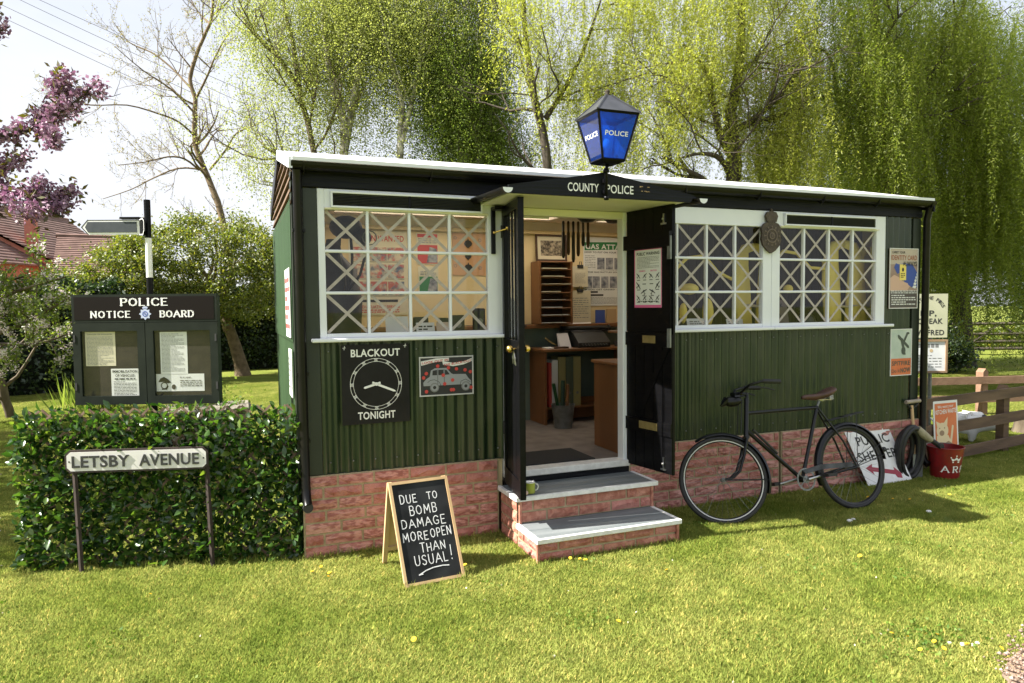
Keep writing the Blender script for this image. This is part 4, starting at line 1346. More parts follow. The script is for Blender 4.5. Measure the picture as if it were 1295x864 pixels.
def sheet(label, a0, a1, b0, b1, m, draw):
    t = thing("pinned_notice", label, "notice", F.P((a0 + a1) / 2, b0, -.018))
    mb = MB(); F.rect(mb, a0, a1, b0, b1, -.0185)
    obj("paper", mb, m, t, fixn=False)
    draw(t)
def d1(t):
    m_ = MB(); F.text(m_, "DANGER OF INVASION", .085, .255, .478, .010, c=-.017, bold=.01); F.lines(m_, .08, .26, .27, .47, 22, c=-.0172, h=.35)
    obj("print", m_, M['greyink'], t)
def d2(t):
    m_ = MB(); F.text(m_, "IMMOBILISATION", .248, .418, .218, .018, c=-.0165, bold=.02); F.text(m_, "OF VEHICLES", .268, .398, .19, .018, c=-.0165, bold=.02)
    F.lines(m_, .262, .404, .165, .182, 1, c=-.0165, h=.5); F.lines(m_, .255, .41, .06, .16, 10, c=-.0165, h=.35)
    obj("print", m_, M['ink'], t)
def d3(t):
    m_ = MB(); F.lines(m_, .59, .745, .22, .485, 30, c=-.0172, h=.35)
    obj("print", m_, M['greyink'], t)
def d4(t):
    m_ = MB(); F.text(m_, "It is said..", .71, .79, .175, .013, c=-.0168, bold=.012)
    F.lines(m_, .71, .86, .115, .165, 4, c=-.0168, h=.4)
    F.poly(m_, [(.56, .15), (.575, .175), (.6, .185), (.625, .17), (.65, .145), (.625, .14), (.6, .15)], -.0168)
    F.ring(m_, .6, .125, .018, .024, -.0166, 16); F.disc(m_, .665, .115, .014, -.0168, 12, 1.3); F.line(m_, [(.585, .1), (.615, .1), (.625, .12)], .008, -.0166)
    obj("print", m_, M['barkdark'], t)
sheet("upper left printed notice with small type behind the notice board glass", .07, .275, .265, .50, M['oldpaper'], d1)
sheet("white notice headed IMMOBILISATION OF VEHICLES in the left door of the notice board", .238, .43, .045, .245, M['paper'], d2)
sheet("tall closely printed white sheet behind the right glass of the notice board", .58, .765, .2, .495, M['paper'], d3)
sheet("wide white card with a steel helmet drawing in the right door of the notice board", .54, .875, .085, .205, M['paper'], d4)

# ------------------------------------------------------------------ finger post behind the notice board
fp = thing("finger_post", "black and white banded finger post with a dark pointing arm above the notice board", "signpost", (-.93, .53, 0))
for (z0_, z1_, m) in ((0, 1.92, 'black'), (1.92, 2.19, 'letterwhite'), (2.19, 2.45, 'black')):
    obj("post", MB().lathe([(.021, z0_), (.021, z1_)], 12, (-.93, .53, 0)), M[m], fp, ang=40, label={'letterwhite': "white band of the post"}.get(m))
F = Face((-1.345, .64, 2.212), (.39, -.135, 0), (0, 0, 1))
mb = MB(); F.slab(mb, [(0, .05), (.045, 0), (.395, 0), (.395, .1), (.045, .1)], -.012, 0)
arm = obj("arm", mb, M['letterwhite'], fp)
mb = MB(); F.slab(mb, [(.045, .014), (.37, .014), (.37, .086), (.045, .086), (.025, .05)], .0005, .003)
obj("name_panel", mb, pm("dark_slate_panel", (.035, .045, .055), (.05, .06, .07), scale=20, rough=.6), arm)
mb = MB(); F.line(mb, [(.045, 0.001), (0.002, .05), (.045, .099)], .007, .0006); F.line(mb, [(.045, .097), (.395, .097)], .006, .0006)
obj("edge_line", mb, M['ink'], arm)
F2 = Face((-1.0, .56, 2.20), (.12, -.28, 0), (0, 0, 1))
mb = MB(); F2.slab(mb, [(-.02, .055), (.0, .01), (.12, .0), (.15, .03), (.15, .1), (.12, .12), (0, .11)], -.01, 0)
obj("arm", mb, M['black'], fp, label="second arm pointing towards the hut")
mb = MB(); F2.line(mb, [(.0, .015), (.118, .006), (.143, .034), (.143, .096), (.118, .114), (0, .105), (-.015, .055), (0, .015)], .006, .001)
obj("edge_line", mb, M['paper'], fp)
mb = MB(); F.block(mb, .26, .39, .105, .118, -.03, .01)
obj("bracket", mb, M['black'], fp)
mb = MB().box(-.955, -.905, .505, .545, 1.15, 1.22).box(-.955, -.905, .505, .545, 1.6, 1.67)
obj("clamp", mb, M['black'], fp)
# ------------------------------------------------------------------ bicycle (own frame: x along the bicycle, y across, z up; it leans on the wall)
bk = thing("bicycle", "old black roadster bicycle with brown saddle leaning on the green hut wall", "bicycle", (3.74, -.615, 0), rz=-R(2.5), rx=-R(13))
def V(x, z, y=0): return Vector((x - 3.75, y, z))
def bo(name, mb, m, parent=bk, **k): return obj(name, mb, m, parent, local=True, **k)
HR = .345
FA, RA, BB = V(3.12, HR), V(4.345, HR), V(3.83, .285)
HT, HB, ST = V(3.405, .965), V(3.352, .665), V(4.09, .862)
ST2 = V(4.115, .90)
fr = MB()
fr.tube([V(3.385, .845), V(4.085, .852)], .0145, 10)
fr.tube([V(3.362, .71), BB], .0165, 10)
fr.tube([ST, BB], .015, 10)
fr.tube([HT, HB], .019, 12)
for s_ in (1, -1):
    fr.tube([V(4.085, .845, .012 * s_), V(4.26, .56, .045 * s_), RA + Vector((0, .06 * s_, 0))], .0085, 8)
    fr.tube([BB + Vector((.02, .02 * s_, 0)), V(4.05, .30, .045 * s_), RA + Vector((0, .06 * s_, -.005))], .010, 8)
fr.lathe([(.025, -.038), (.025, .038)], 14, tuple(BB), 1)
bo("frame", fr, M['bikeblack'], ang=40)
STEER = -R(22)
piv = V(3.30, .5)
def steer(p):
    """turn about the steering axis"""
    ax = (HT - HB).normalized()
    return HB + Matrix.Rotation(STEER, 3, ax) @ (Vector(p) - HB)
fk = MB()
for s_ in (1, -1):
    fk.tube([steer(V(3.345, .65, .045 * s_)), steer(V(3.30, .52, .05 * s_)), steer(V(3.245, .40, .053 * s_)), steer(V(3.19, .355, .056 * s_)), steer(FA + Vector((0, .058 * s_, 0)))], [.013, .012, .0105, .009, .008], 8)
fk.tube([steer(V(3.347, .655, -.055)), steer(V(3.347, .655, .055))], .016, 8)
fk.tube([steer(HB), steer(HT + Vector((.008, 0, .04)))], .011, 8)
for s_ in (1, -1):
    fk.tube([steer(V(3.30, .69, .06 * s_)), steer(V(3.35, .95, .055 * s_))], .004, 6)
bo("fork", fk, M['bikeblack'], ang=40)
whitem = pm("pale_tyre_wall", (.55, .55, .53), None, rough=.6)
rimm = pm("black_rim", (.02, .02, .02), None, rough=.3)
def wheel(c, f):
    n = 48
    ringp = lambda r, y=0: [f(c + Vector((r * math.cos(2 * math.pi * i / n), y, r * math.sin(2 * math.pi * i / n)))) for i in range(n)]
    t = bo("wheel", MB().tube(ringp(HR - .019), .019, 8, closed=True), M['rubber'], label=None, ang=60)
    bo("rim", MB().tube(ringp(HR - .043), .010, 6, closed=True), rimm, t, ang=60)
    mbw = MB()
    k = n
    for s_ in (-1, 1):
        a_, b_ = ringp(HR - .036, .016 * s_), ringp(HR - .044, .014 * s_)
        j0 = len(mbw.v)
        mbw.v += [tuple(p) for p in a_] + [tuple(p) for p in b_]
        for i in range(n): mbw.f.append((j0 + i, j0 + (i + 1) % n, j0 + n + (i + 1) % n, j0 + n + i))
    bo("tyre_wall", mbw, whitem if c.x < 0 else rimm, t)
    hb = MB().tube([f(c + Vector((0, -.055, 0))), f(c + Vector((0, .055, 0)))], .009, 8)
    hb.tube([f(c + Vector((0, -.03, 0))), f(c + Vector((0, .03, 0)))], .017, 10)
    bo("hub", hb, M['galv'], t, ang=40)
    sp = MB()
    for i in range(32):
        a = 2 * math.pi * i / 32
        s_ = 1 if i % 2 else -1
        a2 = a + (.9 if (i // 2) % 2 else -.9)
        sp.tube([f(c + Vector((.018 * math.cos(a2), .028 * s_, .018 * math.sin(a2)))), f(c + Vector(((HR - .05) * math.cos(a), 0, (HR - .05) * math.sin(a))))], .0011, 3, cap=False)
    bo("spokes", sp, M['galv'], t, kind="stuff")
    return t
wheel(FA, steer)
wheel(RA, lambda p: p)
def mudguard(c, f, a0, a1):
    mbm = MB()
    n = 28
    rr = HR + .018
    prof = [(-.032, -.016), (-.024, -.002), (-.01, .005), (.01, .005), (.024, -.002), (.032, -.016)]
    for i in range(n + 1):
        a = R(a0 + (a1 - a0) * i / n)
        for (y, dr) in prof:
            mbm.v.append(tuple(f(c + Vector(((rr + dr) * math.cos(a), y, (rr + dr) * math.sin(a))))))
    m_ = len(prof)
    for i in range(n):
        for j in range(m_ - 1):
            mbm.f.append((i * m_ + j, i * m_ + j + 1, (i + 1) * m_ + j + 1, (i + 1) * m_ + j))
    return bo("mudguard", mbm, M['bikeblack'], smooth=True)
g1 = mudguard(FA, steer, 118, -22)
g2 = mudguard(RA, lambda p: p, 200, 5)
mb = MB()
for s_ in (1, -1):
    mb.tube([steer(FA + Vector((0, .06 * s_, 0))), steer(FA + Vector(((HR + .01) * math.cos(R(-5)), .03 * s_, (HR + .01) * math.sin(R(-5)))))], .004, 6)
bo("stay", mb, M['bikeblack'], g1)
mb = MB()
for s_ in (1, -1):
    for a in (28, 12):
        mb.tube([RA + Vector((0, .06 * s_, 0)), RA + Vector(((HR + .01) * math.cos(R(a)), .03 * s_, (HR + .01) * math.sin(R(a))))], .0035, 6)
bo("stay", mb, M['bikeblack'], g2)
ref = V(4.335, HR) + Vector(((HR + .035) * math.cos(R(17)), 0, (HR + .035) * math.sin(R(17))))
mb = MB().tube([ref, ref + Vector((.03, 0, .002))], .022, 10)
bo("rear_lamp", mb, M['rubber'])
# handlebar, rod brakes, grips
top = steer(HT + Vector((.008, 0, .04)))
hbp = MB()
stem = top + Vector((.0, 0, -.012))
hbp.tube([top - Vector((0, 0, .08)), stem], .012, 8)
fwv = (steer(HB + Vector((-1, 0, 0))) - steer(HB)).normalized()
sdv = fwv.cross(Vector((0, 0, 1))).normalized()       # towards one side
fwd = stem + fwv * .06 + Vector((0, 0, .015))
hbp.tube([stem, fwd], .011, 8)
for s_ in (1, -1):
    q0 = fwd
    q1 = fwd + sdv * s_ * .12 + fwv * .015 + Vector((0, 0, .0))
    q2 = fwd + sdv * s_ * .22 - fwv * .03 + Vector((0, 0, .045))
    q3 = fwd + sdv * s_ * .26 - fwv * .11 + Vector((0, 0, .06))
    q4 = fwd + sdv * s_ * .27 - fwv * .24 + Vector((0, 0, .045))
    hbp.tube([q0, q1, (q1 + q2) / 2 + Vector((0, 0, .004)), q2, q3, q4], .011, 8)
hb_o = bo("handlebar", hbp, M['bikeblack'], ang=50)
for s_ in (1, -1):
    q3 = fwd + sdv * s_ * .262 - fwv * .12 + Vector((0, 0, .061))
    q4 = fwd + sdv * s_ * .27 - fwv * .25 + Vector((0, 0, .044))
    bo("grip", MB().tube([q3, q4], .017, 10), M['rubber'], hb_o, ang=50)
    b0 = fwd + sdv * s_ * .24 - fwv * .04 + Vector((0, 0, .02))
    b1 = fwd + sdv * s_ * .25 - fwv * .13 + Vector((0, 0, .012))
    b2 = fwd + sdv * s_ * .255 - fwv * .20 + Vector((0, 0, -.015))
    bo("brake_lever", MB().tube([b0, b1, b2], .0055, 6), M['rubber'], hb_o, ang=60)
mb = MB()
lp = top + fwv * .09 + Vector((0, 0, -.055))
mb.tube([lp - fwv * .04, lp + fwv * .0, lp + fwv * .05, lp + fwv * .075], [.018, .04, .043, .036], 14)
lo_ = bo("lamp", mb, M['bikeblack'], ang=40)
bo("lamp_hood", MB().tube([lp + fwv * .07 + Vector((0, 0, .012)), lp + fwv * .13 + Vector((0, 0, -.03))], [.04, .008], 10), M['bikeblack'], lo_)
bo("lamp_bracket", MB().tube([lp + Vector((0, 0, .03)), top - Vector((0, 0, .01))], .008, 6).box(lp.x - .03, lp.x + .02, lp.y - .03, lp.y + .03, lp.z + .03, lp.z + .07), M['bikeblack'], lo_)
# saddle
def saddle():
    secs = [(-.135, .012, .008, .0), (-.10, .022, .016, .004), (-.05, .035, .022, .0), (.0, .055, .026, -.002), (.05, .082, .03, .004), (.09, .098, .032, .014), (.125, .09, .026, .022), (.14, .05, .014, .024)]
    mbs = MB()
    m_ = 12
    for (x, w, h, dz) in secs:
        for j in range(m_):
            a = 2 * math.pi * j / m_
            yy, zz = math.cos(a) * w, math.sin(a)
            zz = zz * .012 if zz > 0 else zz * h * 1.3
            mbs.v.append((x, yy, zz + dz - (abs(yy) / .1) ** 2 * .008))
    for i in range(len(secs) - 1):
        for j in range(m_):
            mbs.f.append((i * m_ + j, i * m_ + (j + 1) % m_, (i + 1) * m_ + (j + 1) % m_, (i + 1) * m_ + j))
    mbs.f += [tuple(range(m_)), tuple(range((len(secs) - 1) * m_, len(secs) * m_))]
    return mbs
mb = saddle()
sc = V(4.10, .955)
mb.v = [(v[0] * 1.12 + sc.x, v[1] + sc.y, v[2] * 1.25 + sc.z + v[0] * .12) for v in mb.v]
sd = bo("saddle", mb, M['leather'], smooth=True)
bo("seat_post", MB().tube([ST, ST2, V(4.10, .93)], .012, 8), M['galv'], ang=40)
for s_ in (1, -1):
    hel = [V(4.205, .905, .045 * s_) + Vector((math.cos(t * .9) * .018, math.sin(t * .9) * .018, t * .0016)) for t in range(36)]
    bo("spring", MB().tube(hel, .0035, 5), M['steel'], sd)
mb = MB().tube([V(3.985, .93), V(4.205, .905, .045)], .004, 5).tube([V(3.985, .93), V(4.205, .905, -.045)], .004, 5)
bo("saddle_rail", mb, M['steel'], sd)
# rack
mb = MB()
for s_ in (1, -1):
    mb.tube([V(4.16, .735, .035 * s_), V(4.52, .785, .045 * s_)], .005, 6)
    mb.tube([V(4.44, .775, .045 * s_), RA + Vector((.01, .062 * s_, .01))], .003, 6)
mb.tube([V(4.16, .735, .035), V(4.16, .735, -.035)], .005, 6).tube([V(4.52, .785, .045), V(4.52, .785, -.045)], .005, 6).tube([V(4.35, .762, .045), V(4.35, .762, -.045)], .004, 6)
bo("rack", mb, M['bikeblack'])
# chain case, cranks and pedals
cg = MB()
pts = [(3.80, .36), (4.0, .392), (4.30, .385), (4.33, .36), (4.30, .345), (4.0, .352), (3.83, .33)]
cg.prism([(p[0] - 3.75, p[1]) for p in pts], 1, -.052, -.040)
bo("chain_guard", cg, pm("worn_grey_chain_guard", (.012, .012, .013), (.08, .085, .09), scale=9, rough=.35, metal=.5))
cw = MB()
n = 40
for (r0, r1) in ((.088, .075), (.03, .0)):
    j0 = len(cw.v)
    for i in range(n):
        a = 2 * math.pi * i / n
        rr = r0 + (.004 if i % 2 and r0 > .05 else 0)
        cw.v += [(BB.x + rr * math.cos(a), -.046, BB.z + rr * math.sin(a)), (BB.x + r1 * math.cos(a), -.046, BB.z + r1 * math.sin(a))]
    for i in range(n):
        j = (i + 1) % n
        cw.f.append((j0 + 2 * i, j0 + 2 * i + 1, j0 + 2 * j + 1, j0 + 2 * j))
for k in range(5):
    a = 2 * math.pi * k / 5
    cw.tube([(BB.x, -.046, BB.z), (BB.x + .08 * math.cos(a), -.046, BB.z + .08 * math.sin(a))], .004, 4)
bo("chainring", cw, M['galv'])
cwt = MB().tube([BB + Vector((0, -.035, 0)), BB + Vector((0, -.075, 0))], .014, 10)
for s_ in (1, -1):
    ce = BB + Vector((s_ * .165, -.07 * s_, s_ * .022))
    mb = MB().tube([BB + Vector((0, -.07 * s_, 0)), ce], [.012, .009], 8)
    c_ = bo("crank", mb, M['steel'], ang=50)
    pe = ce + Vector((0, -.05 * s_, 0))
    mb = MB().box(pe.x - .045, pe.x + .045, pe.y - .042, pe.y + .042, pe.z - .012, pe.z + .012)
    bo("pedal", mb, M['rubber'], c_)
bo("pump", MB().tube([V(3.40, .71, -.03), V(3.60, .51, -.03)], .011, 8), M['rubber'])

# ------------------------------------------------------------------ PUBLIC SHELTER board
lean = Vector((0, .12, .55)).normalized()
def lean_board(name, label, cat, o, a, lean, w, h, t, m):
    th = thing(name, label, cat, (o[0] + a[0] * w / 2, o[1] + a[1] * w / 2, o[2]))
    f = Face(o, a, lean)
    mb = MB(); f.block(mb, 0, w, 0, h, -t, 0)
    obj("panel", mb, m, th)
    return th, f
chip = pm("chipped_white_enamel", (.74, .74, .74), (.8, .8, .8), scale=9, rough=.4, c3=(.3, .16, .1), s3=18, w3=.12)
ds = Vector((.575, .02, .05)).normalized()
th, F = lean_board("shelter_sign", "chipped white enamel PUBLIC SHELTER sign with red arrow propped behind the bicycle", "sign", (4.985, -.175, 0), (1, .02, .025), Vector((-.20, .16, .60)).normalized(), .56, .545, .006, chip)
mb = MB()
F.text(mb, "PUBLIC", .09, .50, .395, .09, bold=.015)
F.text(mb, "SHELTER", .03, .53, .245, .09, bold=.015)
obj("lettering", mb, M['ink'], th)
mb = MB()
def T(u, v):
    c, s_ = math.cos(R(-14)), math.sin(R(-14))
    return (.27 + u * c - v * s_, .125 + u * s_ + v * c)
F.poly(mb, [T(-.22, 0), T(-.13, .055), T(-.14, .022), T(.12, .022), T(.12, .055), T(.2, .0), T(.2, -.05), T(.14, -.05), T(.12, -.022), T(-.14, -.022), T(-.13, -.055)])
obj("arrow", mb, pm("dark_red_paint", (.32, .03, .06), None, rough=.5), th)

# ------------------------------------------------------------------ stirrup pump hose and spade handle
hs = thing("hose_coil", "coil of black rubber hose with canvas end hanging beside the red bucket", "hose", (5.57, -.12, 0))
for k, (dy, dx, r_, lab) in enumerate(((0, -.02, .235, None), (.03, .0, .215, None), (-.03, -.03, .24, None), (.012, .015, .19, None), (-.02, -.035, .20, None), (.04, -.045, .175, None), (-.045, -.01, .225, None), (.05, -.02, .20, None))):
    pts = []
    for i in range(40):
        a = 2 * math.pi * i / 40
        pts.append((5.57 + dx + r_ * .62 * math.cos(a) * (1 + .03 * math.sin(3 * a + k)), -.12 + dy * .8 + .04 * (math.sin(a) - 1) * -.5 - .02, .265 + r_ * 1.05 * math.sin(a)))
    obj("hose_loop", MB().tube(pts, (.021), 8, closed=True), M['rubber'], hs, ang=60)
canv = pm("khaki_canvas", (.26, .23, .15), (.36, .32, .22), scale=20, rough=.9)
mb = MB().tube([(5.60, -.17, .50), (5.66, -.18, .44), (5.74, -.20, .38)], [.03, .04, .03], 10)
obj("canvas_sleeve", mb, canv, hs, ang=60)
mb = MB().tube([(5.73, -.20, .39), (5.80, -.22, .34), (5.82, -.24, .31)], .024, 10).lathe([(.026, -.01), (.032, -.005), (.032, .01)], 10, (5.82, -.25, .32), 1)
obj("nozzle", mb, M['rubber'], hs)
spd = thing("spade", "wooden T-handled spade standing behind the hose coil", "spade", (5.66, -.07, 0))
obj("shaft", MB().tube([(5.665, -.1, .2), (5.66, -.055, .70)], .014, 8), M['plywood'], spd, ang=50)
obj("handle", MB().tube([(5.575, -.06, .735), (5.76, -.06, .74)], .019, 10), pm("worn_grey_handle_wood", (.3, .25, .19), (.38, .32, .26), scale=12), spd, ang=50)
obj("yoke", MB().tube([(5.58, -.06, .735), (5.62, -.06, .69), (5.66, -.057, .665), (5.71, -.06, .69), (5.755, -.06, .74)], .008, 6), M['ink'], spd)
obj("blade", MB().box(5.60, 5.73, -.13, -.124, .0, .24), M['galv'], spd)

# ------------------------------------------------------------------ red bucket
bc = thing("fire_bucket", "dark red fire bucket with white crown and A R P letters at the hut corner", "bucket", (5.95, -.19, 0))
bx, by = 5.95, -.19
mb = MB().lathe([(.001, .012), (.11, .012), (.112, .0), (.118, .0), (.160, .30), (.156, .30), (.114, .02), (.001, .018)], 32, (bx, by, 0))
obj("pail", mb, M['redpaint'], bc, ang=35)
obj("rim", MB().tube([(bx + .161 * math.cos(t / 32 * 2 * math.pi), by + .161 * math.sin(t / 32 * 2 * math.pi), .302) for t in range(32)], .005, 6, closed=True), M['redpaint'], bc)
mb = MB().tube([(bx + .16 * math.cos(R(a)), by + .16 * math.sin(R(a)), .305) for a in range(20, 201, 15)], .004, 6)
obj("bail", mb, M['galv'], bc)
mb = MB()
def onb(th_, z, c=.0025):       # point on the pail's side
    r_ = .118 + (.160 - .118) * z / .30 + c
    return (bx + r_ * math.sin(th_), by - r_ * math.cos(th_), z)
tmp = Face((0, 0, 0), (1, 0, 0), (0, 0, 1))
def wrap(m2, th0):
    for f in m2.f:
        mb.add([onb(th0 + m2.v[i][0] / .14, m2.v[i][2]) for i in f], [tuple(range(len(f)))])
m2 = MB(); tmp.strokes(m2, "A", -.10, -.035, .075, .058, .013, serif=.011, thin=.006); wrap(m2, -.42)
m2 = MB(); tmp.strokes(m2, "R", -.0, .055, .075, .058, .013, serif=.011, thin=.006); wrap(m2, -.42)
m2 = MB(); tmp.strokes(m2, "P", .085, .14, .075, .058, .013, serif=.011, thin=.006); wrap(m2, -.42)
m2 = MB()
tmp.rect(m2, -.034, .034, .170, .182); tmp.poly(m2, [(-.036, .186), (.036, .186), (.047, .216), (.02, .204), (0, .226), (-.02, .204), (-.047, .216)]); 
tmp.disc(m2, 0, .237, .007, 0, 8); tmp.disc(m2, -.047, .222, .006, 0, 8); tmp.disc(m2, .047, .222, .006, 0, 8)
wrap(m2, -.25)
obj("lettering", mb, M['letterwhite'], bc)

# ------------------------------------------------------------------ pig poster on the fence
th, F = lean_board("kitchen_waste_poster", "orange poster of a pig with white border leaning on the near fence behind the bucket", "poster", (6.13, .05, .14), (1, .0, 0), Vector((0, .06, 1)).normalized(), .35, .55, .006, M['paper'])
mb = MB(); F.rect(mb, .02, .33, .03, .525)
obj("print", mb, M['orangeink'], th)
mb = MB()
F.text(mb, "We want your", .06, .29, .475, .03, c=.0022, bold=.01, tilt=.04)
F.text(mb, "KITCHEN WASTE", .03, .325, .415, .045, c=.0022, bold=.02, tilt=.04)
obj("lettering", mb, M['paper'], th)
mb = MB()
F.disc(mb, .12, .25, .085, .002, 18, .95); F.poly(mb, [(.035, .2), (.04, .04), (.25, .04), (.26, .1), (.2, .2)], .0022)
F.poly(mb, [(.045, .29), (.03, .35), (.09, .325)], .0024); F.poly(mb, [(.14, .325), (.2, .385), (.19, .3)], .0024)
F.poly(mb, [(.22, .12), (.26, .3), (.285, .29), (.25, .12)], .0024)
obj("print", mb, pm("printed_pig_cream", (.72, .58, .38), None), th)
mb = MB()
F.disc(mb, .11, .225, .035, .003, 14, .8); F.disc(mb, .08, .275, .008, .003, 8); F.disc(mb, .15, .275, .008, .003, 8)
F.poly(mb, [(.05, .04), (.09, .1), (.2, .14), (.28, .1), (.29, .04)], .0034)
obj("print", mb, pm("printed_brown", (.3, .2, .13), None), th)
mb = MB(); F.disc(mb, .19, .075, .055, .0042, 14, .7)
obj("print", mb, M['paper'], th)

# ------------------------------------------------------------------ fences
def fence_post(parent, x, y, h, w=.085, m=None, rz=0):
    c, s_ = math.cos(rz), math.sin(rz)
    mb = MB()
    hw = w / 2
    q = [(-hw, -hw), (hw, -hw), (hw, hw), (-hw, hw)]
    T_ = lambda u, v, z: (x + u * c - v * s_, y + u * s_ + v * c, z)
    mb.add([T_(u, v, -.05) for u, v in q] + [T_(u, v, h - .05) for u, v in q] + [T_(0, -hw, h), T_(0, hw, h)],
           [(3, 2, 1, 0), (0, 1, 5, 4), (1, 2, 6, 5), (2, 3, 7, 6), (3, 0, 4, 7), (4, 5, 8), (5, 6, 9, 8), (6, 7, 9), (7, 4, 8, 9)])
    return obj("post", mb, m or M['fence'], parent)
def rail(parent, p, q, z, h, m, t=.03, off=.045):
    p, q = Vector((*p, 0)), Vector((*q, 0))
    d = (q - p).normalized()
    nrm = Vector((d.y, -d.x, 0))
    mb = MB()
    n = 4
    for i in range(n + 1):
        c = p + (q - p) * i / n + Vector((0, 0, z + random.uniform(-.006, .006) * (0 < i < n)))
        for (b, o_) in ((-h / 2, off), (h / 2, off), (h / 2, off + t), (-h / 2, off + t)):
            mb.v.append(tuple(c + nrm * o_ + Vector((0, 0, b))))
    for i in range(n):
        for j in range(4):
            mb.f.append((i * 4 + j, i * 4 + (j + 1) % 4, i * 4 + 4 + (j + 1) % 4, i * 4 + 4 + j))
    mb.f += [(0, 1, 2, 3), (n * 4, n * 4 + 3, n * 4 + 2, n * 4 + 1)]
    return obj("rail", mb, m, parent)
fn = thing("rail_fence", "brown three-rail timber fence running right from the hut corner", "fence", (7.6, .30, 0))
P0, P1 = (6.0, .14), (10.6, .36 + .42)
dirf = (Vector(P1) - Vector(P0)).normalized()
for k in range(3):
    x = 6.05 + k * 1.56
    y = .14 + (x - 6.0) * (P1[1] - P0[1]) / (P1[0] - P0[0])
    fence_post(fn, x, y + .0, .76 if k else .70, .09)
for z_ in (.665, .395, .115):
    rail(fn, P0, P1, z_, .11, M['fence'])
fn2 = thing("rail_fence", "timber fence tinted pinkish as if sunlit at the far side of the pig pen", "fence", (9.9, 2.1, 0))
P0, P1 = (6.0, 3.15), (11.6, 1.75)
for k in range(4):
    x = 6.5 + k * 1.7
    y = P0[1] + (x - P0[0]) * (P1[1] - P0[1]) / (P1[0] - P0[0])
    fence_post(fn2, x, y, .70, .11, M['fence2'])
for z_ in (.53, .26):
    rail(fn2, P0, P1, z_, .11, M['fence2'], off=.055)

# ------------------------------------------------------------------ two signs on a post behind the fence
sp_ = thing("pen_sign", "cream board about the pigs lettered PIP, SQUEAK & WILFRED behind the hut corner", "sign", (7.78, 1.34, 0))
F = Face((7.50, 1.46, 1.245), (.44, -.18, 0), (0, 0, 1))
mb = MB(); F.block(mb, 0, .47, 0, .55, -.012, 0)
obj("panel", mb, pm("cream_green_board", (.44, .45, .31), (.5, .5, .36), scale=5, rough=.7), sp_)
mb = MB()
arc = "MEET THE PIGS"
for i, ch in enumerate(arc):
    a = R(158 - i * 136 / (len(arc) - 1))
    if ch == ' ': continue
    px_, py_ = .235 + .19 * math.cos(a), .33 + .17 * math.sin(a)
    t_ = Face(F.P(px_, py_, 0), F.a * math.sin(a) - F.b * math.cos(a) * .9, F.a * math.cos(a) + F.b * math.sin(a))
    t_.text(mb, ch, -.015, .015, -.02, .045, bold=.02)
F.text(mb, "PIP,", .13, .33, .275, .07, bold=.02)
F.text(mb, "SQUEAK", .05, .41, .175, .068, bold=.02)
F.text(mb, "&", .2, .25, .112, .05, bold=.02)
F.text(mb, "WILFRED", .04, .43, .032, .068, bold=.02)
obj("lettering", mb, M['ink'], sp_)
mb = MB().tube([(7.80, 1.405, 0), (7.80, 1.405, 1.3)], .024, 8)
obj("post", mb, M['galv'], sp_, ang=40)
sp2 = thing("framed_notice", "white notice in a brown wooden frame below the cream pen sign", "notice", (7.74, 1.36, .80))
F = Face((7.50, 1.455, .80), (.44, -.18, 0), (0, 0, 1))
mb = MB(); F.block(mb, .015, .455, .02, .40, -.01, 0)
obj("panel", mb, pm("white_weathered_notice", (.6, .62, .64), (.74, .75, .75), scale=4, rough=.3), sp2)
mb = MB(); F.block(mb, 0, .47, 0, .025, -.01, .012); F.block(mb, 0, .47, .395, .42, -.01, .012); F.block(mb, 0, .025, .025, .395, -.01, .012); F.block(mb, .445, .47, .025, .395, -.01, .012)
obj("frame", mb, pm("tan_frame_wood", (.25, .16, .09), (.32, .21, .12), scale=8), sp2)
mb = MB()
for k in range(5): F.rect(mb, .1 + k * .055, .14 + k * .055, .32, .365, .001)
obj("print", mb, M['greyink'], sp2)
mb = MB()
F.disc(mb, .2, .285, .022, .0012); F.disc(mb, .27, .28, .022, .0012)
obj("print", mb, pm("tan_print", (.5, .38, .22), None), sp2)
mb = MB(); F.lines(mb, .06, .4, .06, .24, 5, h=.25)
obj("print", mb, M['greyink'], sp2)

# ------------------------------------------------------------------ model pigs and a stump in the pen
pigw = pm("white_painted_pig", (.7, .7, .7), (.78, .78, .78), scale=5, rough=.5)
def skinned(name, verts, edges, radii, mat_, parent, sub=2):
    me = bpy.data.meshes.new(name)
    me.from_pydata([tuple(v) for v in verts], edges, [])
    o = bpy.data.objects.new(name, me)
    C.objects.link(o)
    sk = o.modifiers.new("skin", 'SKIN')
    ss = o.modifiers.new("sub", 'SUBSURF')
    ss.levels = sub; ss.render_levels = sub
    for i, r_ in enumerate(radii):
        me.skin_vertices[0].data[i].radius = (r_, r_)
    me.skin_vertices[0].data[0].use_root = True
    bpy.context.view_layer.update()
    dg = bpy.context.evaluated_depsgraph_get()
    m2_ = bpy.data.meshes.new_from_object(o.evaluated_get(dg))
    m2_.materials.clear(); m2_.materials.append(mat_)
    m2_.polygons.foreach_set("use_smooth", [True] * len(m2_.polygons))
    bpy.data.objects.remove(o)
    r_ = bpy.data.objects.new(name, m2_)
    C.objects.link(r_)
    r_.parent = parent
    WM[r_] = WM[parent].copy()
    return r_
